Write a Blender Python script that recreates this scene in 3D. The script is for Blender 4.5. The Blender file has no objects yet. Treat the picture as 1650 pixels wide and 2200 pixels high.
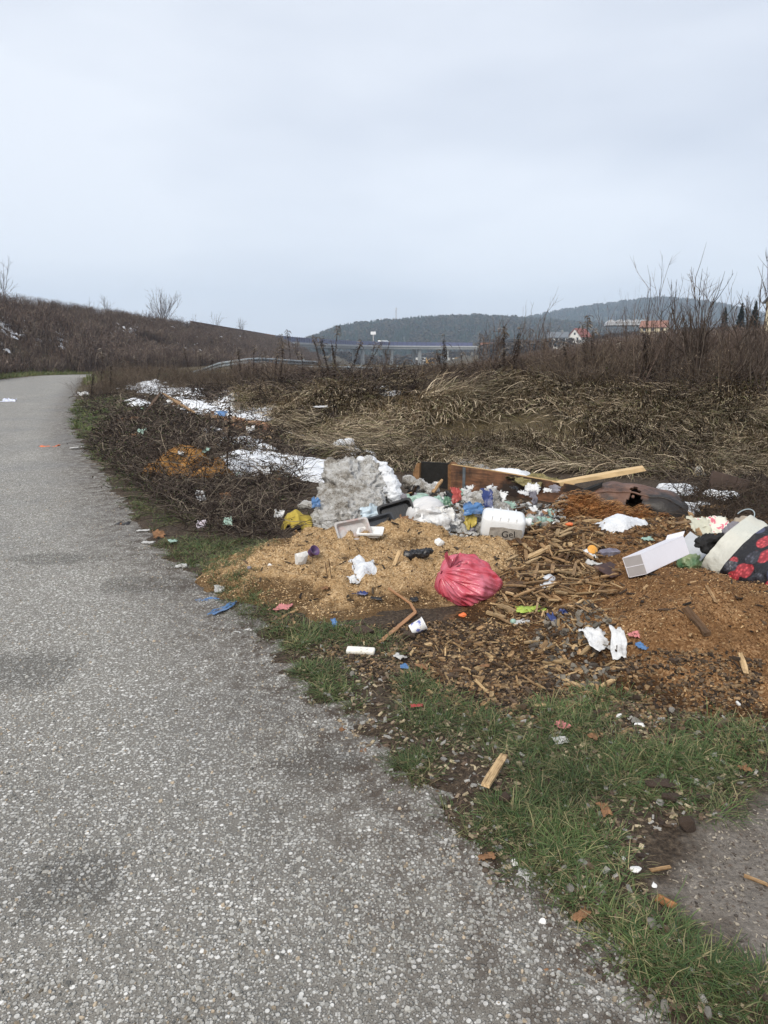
import bpy, bmesh, math, random
import numpy as np
from mathutils import Vector, Matrix

random.seed(7)
rng = np.random.default_rng(11)
SC = bpy.context.scene
COL = SC.collection
R = math.radians

# ---------------------------------------------------------------- camera, world, sun, exposure
F, CX, CY, HZ = 1514.0, 825.0, 1100.0, 760.0          # photo pixels
CAMZ = 1.6
PITCH = math.atan((CY - HZ) / F)
cam_d = bpy.data.cameras.new('camera')
cam_d.sensor_fit = 'VERTICAL'
cam_d.sensor_height = 36.0
cam_d.lens = F / 2200.0 * 36.0
cam_d.clip_start = 0.05
cam_d.clip_end = 8000.0
cam = bpy.data.objects.new('camera', cam_d)
COL.objects.link(cam)
cam.location = (0, 0, CAMZ)
cam.rotation_euler = (math.pi / 2 - PITCH, 0, 0)
SC.camera = cam

SUN_EL, SUN_ROT = R(42), R(205)
wd = bpy.data.worlds.new('World')
SC.world = wd
wd.use_nodes = True
wt = wd.node_tree
wt.nodes.clear()
wo = wt.nodes.new('ShaderNodeOutputWorld')
bg = wt.nodes.new('ShaderNodeBackground')
sky = wt.nodes.new('ShaderNodeTexSky')
sky.sky_type = 'NISHITA'
sky.sun_disc = False
sky.sun_elevation = SUN_EL
sky.sun_rotation = SUN_ROT
sky.dust_density = 3.0
tc = wt.nodes.new('ShaderNodeTexCoord')
mp = wt.nodes.new('ShaderNodeMapping')
mp.inputs['Scale'].default_value = (1.0, 1.0, 3.4)
mp.inputs['Location'].default_value = (0.35, 0.2, 0.0)
nz = wt.nodes.new('ShaderNodeTexNoise')
nz.inputs['Scale'].default_value = 1.5
nz.inputs['Detail'].default_value = 4.0
nz.inputs['Roughness'].default_value = 0.45
cr = wt.nodes.new('ShaderNodeValToRGB')
cr.color_ramp.elements[0].position = 0.36
cr.color_ramp.elements[0].color = (0.290, 0.310, 0.350, 1)
cr.color_ramp.elements[1].position = 0.60
cr.color_ramp.elements[1].color = (0.385, 0.402, 0.432, 1)
sm = wt.nodes.new('ShaderNodeMix')
sm.data_type = 'RGBA'
sm.inputs['Factor'].default_value = 0.93
skm = wt.nodes.new('ShaderNodeVectorMath')
skm.operation = 'SCALE'
skm.inputs['Scale'].default_value = 0.1
wt.links.new(tc.outputs['Generated'], mp.inputs['Vector'])
wt.links.new(mp.outputs[0], nz.inputs['Vector'])
wt.links.new(nz.outputs[0], cr.inputs[0])
wt.links.new(sky.outputs[0], skm.inputs[0])
wt.links.new(skm.outputs[0], sm.inputs['A'])
wt.links.new(cr.outputs[0], sm.inputs['B'])
wt.links.new(sm.outputs['Result'], bg.inputs['Color'])
bg.inputs['Strength'].default_value = 1.0
wt.links.new(bg.outputs[0], wo.inputs[0])

sun_d = bpy.data.lights.new('sun', 'SUN')
sun_d.energy = 1.5
sun_d.angle = R(32)
sun_d.color = (1.0, 0.93, 0.82)
sun = bpy.data.objects.new('sun', sun_d)
COL.objects.link(sun)
sun.rotation_euler = (math.pi / 2 - SUN_EL, 0, math.pi - SUN_ROT)

vs = SC.view_settings
vs.view_transform = 'Standard'
vs.look = 'None'
vs.exposure = 1.3
vs.gamma = 1.0
vs.use_curve_mapping = False
SC.render.engine = 'CYCLES'
SC.cycles.max_bounces = 6
SC.cycles.diffuse_bounces = 3
SC.cycles.transparent_max_bounces = 8
SC.cycles.volume_bounces = 2

# ---------------------------------------------------------------- numeric helpers
def sst(e0, e1, x):
    t = np.clip((x - e0) / (e1 - e0), 0, 1)
    return t * t * (3 - 2 * t)

def _h(ix, iy, iz, seed):
    h = (ix.astype(np.int64) * 374761393 + iy.astype(np.int64) * 668265263 + iz.astype(np.int64) * 2147483647 + seed * 974634777) & 0xffffffff
    h = ((h ^ (h >> 13)) * 1274126177) & 0xffffffff
    h = h ^ (h >> 16)
    return (h & 0xffffff) / float(0xffffff)

def vn2(x, y, seed=0):
    x = np.asarray(x, float); y = np.asarray(y, float)
    xi = np.floor(x); yi = np.floor(y)
    fx = x - xi; fy = y - yi
    fx = fx * fx * (3 - 2 * fx); fy = fy * fy * (3 - 2 * fy)
    z0 = np.zeros_like(xi)
    a = _h(xi, yi, z0, seed); b = _h(xi + 1, yi, z0, seed)
    c = _h(xi, yi + 1, z0, seed); d = _h(xi + 1, yi + 1, z0, seed)
    return (a * (1 - fx) + b * fx) * (1 - fy) + (c * (1 - fx) + d * fx) * fy

def fb2(x, y, o=4, seed=0, g=0.5):
    s = 0; a = 1; t = 0
    for i in range(o):
        s = s + a * vn2(np.asarray(x) * 2 ** i, np.asarray(y) * 2 ** i, seed + i * 17); t += a; a *= g
    return s / t

def vn3(p, seed=0):
    pi_ = np.floor(p); f = p - pi_
    f = f * f * (3 - 2 * f)
    r = 0
    for dx in (0, 1):
        for dy in (0, 1):
            for dz in (0, 1):
                w = (f[:, 0] if dx else 1 - f[:, 0]) * (f[:, 1] if dy else 1 - f[:, 1]) * (f[:, 2] if dz else 1 - f[:, 2])
                r = r + w * _h(pi_[:, 0] + dx, pi_[:, 1] + dy, pi_[:, 2] + dz, seed)
    return r

def fb3(p, o=4, seed=0, g=0.5):
    s = 0; a = 1; t = 0
    for i in range(o):
        s = s + a * vn3(p * 2 ** i, seed + i * 31); t += a; a *= g
    return s / t

def ray(px, py):
    a = (px - CX) / F; b = -(py - CY) / F
    cp, sp = math.cos(PITCH), math.sin(PITCH)
    return np.array([a, cp + b * sp, -sp + b * cp])

def Q(px, py, y):
    """point on the pixel's ray at ground distance y"""
    d = ray(px, py)
    t = y / d[1]
    return Vector((d[0] * t, y, CAMZ + d[2] * t))

def flat(px, py, z=0.0):
    d = ray(px, py)
    t = (z - CAMZ) / d[2]
    return d[0] * t, d[1] * t

# ---------------------------------------------------------------- terrain
edge_px = [(1580, 2420), (1400, 2190), (1180, 1960), (1000, 1810), (862, 1680), (740, 1560), (625, 1440), (545, 1370),
           (495, 1310), (430, 1250), (335, 1190), (292, 1130), (242, 1060), (200, 1000), (158, 935), (150, 880), (163, 840), (182, 812)]
ew = np.array([flat(*p) for p in edge_px])
RY = np.concatenate([[-30.0, 0.6], ew[:, 1], [56, 66, 73, 79, 84, 90]])
RX = np.concatenate([[2.4, 1.25], ew[:, 0], [-20.5, -17.5, -10, 3, 20, 60]])
o_ = np.argsort(RY); RY = RY[o_]; RX = RX[o_]
LY = np.array([-30, 0, 5, 10, 20, 30, 44, 56, 66, 74, 80.5, 86, 92, 98])
LX = np.array([-3.6, -4.2, -5.6, -8.2, -13.2, -17.8, -23.9, -26.5, -25.0, -18, -8, 5, 22, 60])
def xr(y): return np.interp(y, RY, RX)
def xl(y): return np.interp(y, LY, LX)
def road_sd(x, y):
    return np.maximum((x - xr(y)) * 0.78, (xl(y) - x) * 0.9)

MOT = np.array([(-50, -60), (-50, 95), (-50, 295), (-44, 340), (-34, 386), (-20, 435), (2, 468), (30, 487), (60, 498), (110, 512), (200, 530)], float)
def mot_x(y): return np.interp(y, MOT[:, 1], MOT[:, 0])
def mot_dist(x, y):
    best = np.full(np.broadcast(x, y).shape, 1e9); side = np.zeros_like(best)
    for i in range(len(MOT) - 1):
        a, b = MOT[i], MOT[i + 1]
        ab = b - a; L2 = ab @ ab
        t = np.clip(((x - a[0]) * ab[0] + (y - a[1]) * ab[1]) / L2, 0, 1)
        d = np.hypot(x - a[0] - t * ab[0], y - a[1] - t * ab[1])
        best = np.minimum(best, d)
    return best

def bank_base(x):
    return np.interp(x, [-14, -6, -3, -1, 0.2, 2, 6, 12], [30, 22, 16.5, 12, 10.2, 9.6, 9.4, 9.0])

def Hbase(x, y):
    x = np.asarray(x, float); y = np.asarray(y, float)
    sd = road_sd(x, y)
    # verge and dumping ground
    n = fb2(x * 1.7, y * 1.7, 4, 3) - 0.5
    n2 = fb2(x * 9, y * 9, 3, 5) - 0.5
    out = -0.03 + 0.055 * sst(-0.16, 0.22, sd + 0.30 * n2 + 0.12 * n) + 0.09 * sst(0.1, 1.4, sd) * (n + 0.35) + 0.03 * n2 * sst(0.0, 0.3, sd)
    right = sst(0.0, 1.0, (x - xr(y)) * 0.78)
    # grass bank
    yb = bank_base(x)
    t = (y - yb)
    bh = np.interp(x, [-14, -6, -2, 1, 14], [0.1, 0.35, 0.7, 0.92, 1.0])
    lump = (fb2(x * 0.7 + 4, y * 0.7, 3, 9) - 0.5) * 0.55
    out = out + right * (bh * sst(0, 6.6, t) + lump * sst(0.3, 2.5, t))
    # behind the bank the ground drops to the valley
    val = -8.0 + 18.0 * sst(10, 122, x) + 0.05 * np.maximum(x - 115, 0)
    fall = sst(9.5, 52, t) * sst(-16, 0, x - np.where(y < 60, -6, mot_x(y) + 38) * 0.4) * right
    fall = np.where(y > 100, np.maximum(fall, sst(100, 180, y) * sst(-38, -14, x)), fall)
    far = out * (1 - fall) + val * fall
    cause = sst(5.0, 1.2, sd) * sst(50, 62, y) * sst(100, 96, y)
    far = far * (1 - cause) + (-0.03 - 0.3 * sst(50, 75, y)) * cause
    # motorway embankment on the left, abutment on the right
    md = mot_dist(x, y)
    emb = 7.5 - np.maximum(md - 7.0, 0) * 0.48 + (fb2(x * .12, y * .12, 3, 21) - 0.5) * 1.2 * sst(7, 12, md) * sst(24, 18, md)
    on = np.where(y < 300, 1.0, np.where((x > 58) & (y > 440), 1.0, 0.0))
    emb = np.where(on > 0, emb, -50)
    gap = sst(290, 304, y) * sst(66, 58, x)
    emb = emb - gap * 14
    rc = sst(0.5, 4.0, sd)
    far = np.where((emb > far) & (sd > 0), far + (emb - far) * rc, far)
    return far

def lobe(x, y, cx, cy, rx, ry, h, rot=0.0, p=1.6):
    wx = (fb2(x * 2.6 + cx, y * 2.6, 3, 33) - 0.5) * 0.42; wy = (fb2(x * 2.6 + 40, y * 2.6 + cy, 3, 35) - 0.5) * 0.42
    x = x + wx; y = y + wy
    c, s = math.cos(rot), math.sin(rot)
    u = ((x - cx) * c + (y - cy) * s) / rx
    v = (-(x - cx) * s + (y - cy) * c) / ry
    d = np.sqrt(u * u + v * v)
    return h * np.clip(1 - d ** p, 0, 1)

def heap_fresh(x, y):
    m = np.maximum.reduce([lobe(x, y, -0.60, 5.00, 0.80, 0.68, 0.17), lobe(x, y, -0.05, 4.75, 0.85, 0.75, 0.16),
                           lobe(x, y, 0.62, 5.12, 0.58, 0.66, 0.19), lobe(x, y, 0.12, 5.70, 0.50, 0.55, 0.15),
                           lobe(x, y, -0.25, 5.65, 0.75, 0.40, 0.16)])
    n = fb2(x * 3.1, y * 3.1, 4, 41) - 0.5
    f = fb2(x * 14, y * 14, 3, 43) - 0.5
    g = sst(0.0, 0.10, m)
    c = np.abs(fb2(x * 7, y * 7, 3, 45) - 0.5) * 2
    return m + g * (n * 0.20 + f * 0.07 - sst(0.16, 0.0, c) * 0.03) - 0.012 + (f * 0.03) * (1 - g)

def heap_brown(x, y):
    m = np.maximum.reduce([lobe(x, y, 1.72, 3.78, 0.92, 0.98, 0.31), lobe(x, y, 2.55, 3.15, 1.2, 0.75, 0.13), lobe(x, y, 1.7, 3.25, 0.75, 0.5, 0.10), lobe(x, y, 1.75, 5.6, 0.95, 1.1, 0.14),
                           lobe(x, y, 2.6, 5.4, 1.1, 1.2, 0.16), lobe(x, y, 1.1, 3.75, 0.75, 0.55, 0.07), lobe(x, y, 0.95, 4.6, 0.55, 0.8, 0.10)])
    n = fb2(x * 2.3 + 9, y * 2.3, 4, 51) - 0.5
    f = fb2(x * 15, y * 15, 3, 53) - 0.5
    g = sst(0.0, 0.10, m)
    return m + g * (n * 0.14 + f * 0.05) - 0.012 + (f * 0.03) * (1 - g)

def heap_orange(x, y):
    m = np.maximum(lobe(x, y, -2.62, 9.25, 0.50, 0.45, 0.40), lobe(x, y, -2.25, 9.15, 0.40, 0.35, 0.24))
    return m + sst(0, .1, m) * ((fb2(x * 6, y * 6, 3, 61) - 0.5) * 0.08) - 0.012

def heap_shavings(x, y):
    m = np.maximum.reduce([lobe(x, y, 1.93, 6.75, 0.36, 0.34, 0.21), lobe(x, y, 2.2, 6.65, 0.34, 0.28, 0.15), lobe(x, y, 2.52, 6.55, 0.20, 0.16, 0.14)])
    return m + sst(0, .1, m) * ((fb2(x * 9, y * 9, 3, 71) - 0.5) * 0.10) - 0.012

def Htot(x, y):
    z = Hbase(x, y)
    return z + np.maximum.reduce([heap_fresh(x, y), heap_brown(x, y), heap_orange(x, y), heap_shavings(x, y), np.zeros_like(np.asarray(x, float))])

_T = np.concatenate([np.arange(1.5, 14, 0.02), np.arange(14, 40, 0.08), np.arange(40, 700, 1.0)])
def P(px, py, dz=0.0):
    """where the pixel's ray meets the ground"""
    d = ray(px, py)
    X, Y, Z = d[0] * _T, d[1] * _T, CAMZ + d[2] * _T
    g = Htot(X, Y) - Z
    i = int(np.argmax(g > 0)) if (g > 0).any() else len(_T) - 1
    if i > 0:
        w = g[i - 1] / (g[i - 1] - g[i]) if g[i] != g[i - 1] else 0
        t = _T[i - 1] + (_T[i] - _T[i - 1]) * w
    else:
        t = _T[0]
    return Vector((d[0] * t, d[1] * t, CAMZ + d[2] * t + dz))

def mpp(p):
    return (Vector(p) - Vector((0, 0, CAMZ))).length / F

def gz(x, y):
    return float(Htot(np.array([x]), np.array([y]))[0])

def polyw(pts, z=0.0):
    return np.array([tuple(P(a, b))[:2] for a, b in pts])

def inpoly(x, y, poly):
    ins = np.zeros(np.shape(x), bool)
    j = len(poly) - 1
    for i in range(len(poly)):
        xi, yi = poly[i]; xj, yj = poly[j]
        c = ((yi > y) != (yj > y)) & (x < (xj - xi) * (y - yi) / (yj - yi + 1e-12) + xi)
        ins ^= c
        j = i
    return ins

def sample_poly(poly, n, power=0.0):
    lo = poly.min(0); hi = poly.max(0)
    out = []
    tot = 0
    while tot < n:
        k = n * 3
        x = rng.uniform(lo[0], hi[0], k); y = rng.uniform(lo[1], hi[1], k)
        m = inpoly(x, y, poly)
        if power:
            m &= rng.uniform(0, 1, k) < (max(lo[1], 1.0) / np.maximum(y, 0.5)) ** power
        out.append(np.stack([x[m], y[m]], 1)); tot += m.sum()
    return np.concatenate(out)[:n]

# ---------------------------------------------------------------- mesh helpers
def mesh_np(name, V, faces, mat=None, col=None, smooth=False, mats=None, midx=None):
    """faces: list of int arrays (n,k)"""
    me = bpy.data.meshes.new(name)
    V = np.asarray(V, np.float32).reshape(-1, 3)
    if not isinstance(faces, (list, tuple)): faces = [faces]
    faces = [np.asarray(f, np.int32) for f in faces if len(f)]
    nl = sum(f.size for f in faces); nf = sum(len(f) for f in faces)
    me.vertices.add(len(V)); me.vertices.foreach_set('co', V.ravel())
    me.loops.add(nl); me.polygons.add(nf)
    me.loops.foreach_set('vertex_index', np.concatenate([f.ravel() for f in faces]))
    tot = np.concatenate([np.full(len(f), f.shape[1], np.int32) for f in faces])
    st = np.concatenate([[0], np.cumsum(tot)[:-1]]).astype(np.int32)
    me.polygons.foreach_set('loop_start', st)
    if midx is not None: me.polygons.foreach_set('material_index', np.asarray(midx, np.int32))
    me.polygons.foreach_set('use_smooth', np.full(nf, bool(smooth)))
    me.update(calc_edges=True)
    if col is not None:
        c = np.asarray(col, np.float32)
        if c.shape[1] == 3: c = np.concatenate([c, np.ones((len(c), 1), np.float32)], 1)
        a = me.color_attributes.new('Col', 'FLOAT_COLOR', 'POINT')
        a.data.foreach_set('color', c.ravel())
    for m in (mats or ([mat] if mat else [])): me.materials.append(m)
    return me

def link(name, me, parent=None, loc=None):
    o = bpy.data.objects.new(name, me)
    COL.objects.link(o)
    if parent is not None: o.parent = parent
    if loc is not None: o.location = loc
    return o

def tag(o, label=None, cat=None, group=None, kind=None):
    if label: o['label'] = label
    if cat: o['category'] = cat
    if group: o['group'] = group
    if kind: o['kind'] = kind
    return o

def empty(name, loc, label, cat, group=None, rz=0.0):
    o = bpy.data.objects.new(name, None)
    COL.objects.link(o)
    o.empty_display_size = 0.1
    o.location = loc; o.rotation_euler = (0, 0, rz)
    return tag(o, label, cat, group)

def tubes(Pth, rad, sides=3):
    """Pth (N,K,3), rad (N,K) -> V, quads"""
    N, K, _ = Pth.shape
    T = np.empty_like(Pth)
    T[:, 1:-1] = Pth[:, 2:] - Pth[:, :-2]; T[:, 0] = Pth[:, 1] - Pth[:, 0]; T[:, -1] = Pth[:, -1] - Pth[:, -2]
    T /= np.linalg.norm(T, axis=2, keepdims=True) + 1e-9
    ref = rng.normal(size=(N, 1, 3)); ref = np.broadcast_to(ref, T.shape)
    a = np.cross(T, ref); a /= np.linalg.norm(a, axis=2, keepdims=True) + 1e-9
    b = np.cross(T, a)
    ang = np.arange(sides) * 2 * math.pi / sides
    V = Pth[:, :, None] + rad[:, :, None, None] * (a[:, :, None] * np.cos(ang)[None, None, :, None] + b[:, :, None] * np.sin(ang)[None, None, :, None])
    idx = np.arange(N * K * sides).reshape(N, K, sides)
    nx = np.roll(idx, -1, axis=2)
    Fq = np.stack([idx[:, :-1], nx[:, :-1], nx[:, 1:], idx[:, 1:]], -1).reshape(-1, 4)
    return V.reshape(-1, 3), Fq

def ribbons(Pth, wid, side):
    """flat blades: Pth (N,K,3), wid (N,K), side (N,3)"""
    N, K, _ = Pth.shape
    s = side[:, None, :] * wid[:, :, None] * 0.5
    V = np.stack([Pth - s, Pth + s], 2)
    idx = np.arange(N * K * 2).reshape(N, K, 2)
    Fq = np.stack([idx[:, :-1, 0], idx[:, :-1, 1], idx[:, 1:, 1], idx[:, 1:, 0]], -1).reshape(-1, 4)
    return V.reshape(-1, 3), Fq

class Acc:
    def __init__(s): s.V = []; s.F = {}; s.C = []; s.n = 0
    def add(s, V, Fs, col):
        V = np.asarray(V, float)
        for f in (Fs if isinstance(Fs, (list, tuple)) else [Fs]):
            f = np.asarray(f)
            s.F.setdefault(f.shape[1], []).append(f + s.n)
        col = np.asarray(col, float)
        if col.ndim == 1: col = np.broadcast_to(col[:3], (len(V), 3))
        s.V.append(V); s.C.append(col); s.n += len(V)
    def mesh(s, name, mat, smooth=False):
        return mesh_np(name, np.concatenate(s.V), [np.concatenate(v) for v in s.F.values()], mat, np.concatenate(s.C), smooth)

def bm_mesh(name, bm, mat=None, smooth=False, mats=None):
    me = bpy.data.meshes.new(name)
    bm.to_mesh(me); bm.free()
    for m in (mats or ([mat] if mat else [])): me.materials.append(m)
    if smooth:
        me.polygons.foreach_set('use_smooth', np.ones(len(me.polygons), bool))
    return me

def box_bm(bm, c, s, rot=None, bevel=0.0, jit=0.0):
    g = bmesh.ops.create_cube(bm, size=1.0)
    vs_ = g['verts']
    for v in vs_:
        v.co = Vector((v.co.x * s[0], v.co.y * s[1], v.co.z * s[2]))
        if jit: v.co += Vector((random.uniform(-jit, jit), random.uniform(-jit, jit), random.uniform(-jit, jit)))
    if bevel:
        es = list({e for v in vs_ for e in v.link_edges})
        r = bmesh.ops.bevel(bm, geom=es, offset=bevel, segments=2, affect='EDGES', profile=0.6)
        vs_ = list({v for f in r['faces'] for v in f.verts} | {v for v in vs_ if v.is_valid})
    M = Matrix.Translation(Vector(c)) @ (rot.to_4x4() if rot is not None else Matrix.Identity(4))
    for v in vs_: v.co = M @ v.co
    return vs_

def box_obj(name, c, s, mat, parent=None, rot=None, bevel=0.0, jit=0.0):
    bm = bmesh.new(); box_bm(bm, c, s, rot, bevel, jit)
    return link(name, bm_mesh(name, bm, mat), parent)

def lathe(name, prof, mat, n=24, parent=None, smooth=True):
    """prof [(r,z)]"""
    A = np.arange(n) * 2 * math.pi / n
    V = np.array([[r * math.cos(a), r * math.sin(a), z] for r, z in prof for a in A])
    K = len(prof)
    idx = np.arange(K * n).reshape(K, n); nx = np.roll(idx, -1, 1)
    Fq = np.stack([idx[:-1], nx[:-1], nx[1:], idx[1:]], -1).reshape(-1, 4)
    return link(name, mesh_np(name, V, [Fq], mat, smooth=smooth), parent)

def basis(x, up=Vector((0, 0, 1))):
    x = Vector(x).normalized(); y = up.cross(x)
    if y.length < 1e-5: y = Vector((0, 1, 0))
    y.normalize(); z = x.cross(y)
    return Matrix((x, y, z)).transposed()

# ---------------------------------------------------------------- material helpers
class NT:
    def __init__(s, name):
        s.m = bpy.data.materials.new(name); s.m.use_nodes = True
        s.t = s.m.node_tree; s.t.nodes.clear()
        s.o = s.t.nodes.new('ShaderNodeOutputMaterial')
        s.b = s.t.nodes.new('ShaderNodeBsdfPrincipled')
        s.t.links.new(s.b.outputs[0], s.o.inputs[0])
        s.co = None
    def n(s, typ, **kw):
        nd = s.t.nodes.new(typ)
        for k, v in kw.items(): setattr(nd, k, v)
        return nd
    def l(s, a, b): s.t.links.new(a, b)
    def coord(s, kind='Object'):
        c = s.n('ShaderNodeTexCoord'); return c.outputs[kind]
    def pos(s):
        return s.n('ShaderNodeNewGeometry').outputs['Position']
    def noise(s, scale, detail=3, rough=0.55, vec=None, dist=0.0):
        nd = s.n('ShaderNodeTexNoise')
        nd.inputs['Scale'].default_value = scale; nd.inputs['Detail'].default_value = detail
        nd.inputs['Roughness'].default_value = rough; nd.inputs['Distortion'].default_value = dist
        s.l(vec if vec is not None else s.pos(), nd.inputs['Vector'])
        return nd.outputs[0]
    def vor(s, scale, vec=None, feature='F1', out='Distance', rnd=1.0):
        nd = s.n('ShaderNodeTexVoronoi', feature=feature)
        nd.inputs['Scale'].default_value = scale; nd.inputs['Randomness'].default_value = rnd
        s.l(vec if vec is not None else s.pos(), nd.inputs['Vector'])
        return nd.outputs[out]
    def ramp(s, fac, stops, interp='LINEAR'):
        nd = s.n('ShaderNodeValToRGB'); e = nd.color_ramp.elements
        nd.color_ramp.interpolation = interp
        while len(e) < len(stops): e.new(0.5)
        for k, (p, c) in enumerate(stops):
            e[k].position = p
            e[k].color = (c, c, c, 1) if not hasattr(c, '__len__') else (*c[:3], 1)
        s.l(fac, nd.inputs[0]); return nd.outputs[0]
    def mix(s, fac, a, b, blend='MIX'):
        nd = s.n('ShaderNodeMix', data_type='RGBA', blend_type=blend)
        for v, k in ((fac, 'Factor'), (a, 'A'), (b, 'B')):
            i = nd.inputs[k] if k == 'Factor' else [q for q in nd.inputs if q.name == k and q.type == 'RGBA'][0]
            if hasattr(v, 'is_output'): s.l(v, i)
            elif hasattr(v, '__len__'): i.default_value = (*v[:3], 1)
            else: i.default_value = v
        return [q for q in nd.outputs if q.type == 'RGBA'][0]
    def math(s, op, a, b=0.0):
        nd = s.n('ShaderNodeMath', operation=op)
        for v, i in ((a, 0), (b, 1)):
            if hasattr(v, 'is_output'): s.l(v, nd.inputs[i])
            else: nd.inputs[i].default_value = v
        return nd.outputs[0]
    def attr(s, name='Col', out='Color'):
        nd = s.n('ShaderNodeAttribute'); nd.attribute_name = name
        return nd.outputs[out]
    def base(s, c):
        if hasattr(c, 'is_output'): s.l(c, s.b.inputs['Base Color'])
        else: s.b.inputs['Base Color'].default_value = (*c[:3], 1)
    def rough(s, v):
        if hasattr(v, 'is_output'): s.l(v, s.b.inputs['Roughness'])
        else: s.b.inputs['Roughness'].default_value = v
    def bump(s, h, dist=0.01, strength=1.0):
        nd = s.n('ShaderNodeBump'); nd.inputs['Distance'].default_value = dist; nd.inputs['Strength'].default_value = strength
        s.l(h, nd.inputs['Height']); s.l(nd.outputs[0], s.b.inputs['Normal'])
    def set(s, **kw):
        for k, v in kw.items(): s.b.inputs[k.replace('_', ' ')].default_value = v
        return s

def simple(name, c, rough=0.6, var=0.25, scale=30, bump=0.0, spec=0.4, coord='Object', dirt=None, dirt_amt=0.5):
    t = NT(name)
    v = t.coord(coord)
    nn = t.noise(scale, 4, 0.6, v)
    f = t.ramp(nn, [(0.3, 1 - var), (0.7, 1.0)])
    colr = t.mix(1.0, c, f, 'MULTIPLY')
    if dirt is not None:
        d = t.ramp(t.noise(scale * 0.35, 5, 0.7, v), [(0.5, 0.0), (0.72, dirt_amt)])
        colr = t.mix(d, colr, dirt)
    t.base(colr); t.rough(rough); t.set(Specular_IOR_Level=spec)
    if bump: t.bump(nn, bump)
    return t.m

def vcol_mat(name, rough=0.85, var=0.3, scale=40, spec=0.2, trans=0.0):
    t = NT(name)
    f = t.ramp(t.noise(scale, 2, 0.5), [(0.3, 1 - var), (0.7, 1.0)])
    c = t.mix(1.0, t.attr(), f, 'MULTIPLY')
    t.base(c); t.rough(rough); t.set(Specular_IOR_Level=spec)
    if trans:
        tr = t.n('ShaderNodeBsdfTranslucent'); t.l(c, tr.inputs[0])
        ms = t.n('ShaderNodeMixShader'); ms.inputs[0].default_value = trans
        t.l(t.b.outputs[0], ms.inputs[1]); t.l(tr.outputs[0], ms.inputs[2]); t.l(ms.outputs[0], t.o.inputs[0])
    return t.m

# ---------------------------------------------------------------- materials of the setting
def m_ground():
    t = NT('ground_soil')
    p = t.pos()
    a = t.attr('Col')
    sep = t.n('ShaderNodeSeparateColor'); t.l(a, sep.inputs[0])
    n1 = t.noise(6, 6, 0.65, p); n2 = t.noise(55, 5, 0.7, p); n3 = t.noise(1.1, 4, 0.6, p)
    soil = t.ramp(n2, [(0.30, (0.018, 0.013, 0.010)), (0.50, (0.055, 0.040, 0.028)), (0.66, (0.12, 0.090, 0.062)), (0.8, (0.20, 0.16, 0.12))])
    brown = t.ramp(n2, [(0.30, (0.045, 0.024, 0.011)), (0.52, (0.16, 0.085, 0.038)), (0.75, (0.34, 0.20, 0.10))])
    straw = t.ramp(t.noise(26, 6, 0.7, p, 1.5), [(0.30, (0.020, 0.015, 0.009)), (0.52, (0.085, 0.066, 0.036)), (0.72, (0.20, 0.16, 0.085))])
    pack = t.ramp(t.noise(45, 7, 0.75, p), [(0.30, (0.10, 0.088, 0.076)), (0.55, (0.21, 0.188, 0.165)), (0.75, (0.31, 0.28, 0.25))])
    fr = t.ramp(t.math('ADD', sep.outputs[0], t.math('MULTIPLY', t.math('SUBTRACT', n1, 0.5), 0.9)), [(0.42, 0.0), (0.58, 1.0)])
    fg = t.ramp(t.math('ADD', sep.outputs[1], t.math('MULTIPLY', t.math('SUBTRACT', n3, 0.5), 0.5)), [(0.40, 0.0), (0.60, 1.0)])
    fb = t.ramp(t.math('ADD', sep.outputs[2], t.math('MULTIPLY', t.math('SUBTRACT', n1, 0.5), 1.3)), [(0.35, 0.0), (0.75, 1.0)])
    c = t.mix(fr, soil, brown); c = t.mix(fg, c, straw); c = t.mix(fb, c, pack)
    t.base(c)
    t.rough(t.ramp(n1, [(0.3, 0.6), (0.7, 0.95)]))
    t.set(Specular_IOR_Level=0.2)
    t.bump(t.math('ADD', n2, t.math('MULTIPLY', n1, 0.8)), 0.018)
    return t.m

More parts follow.
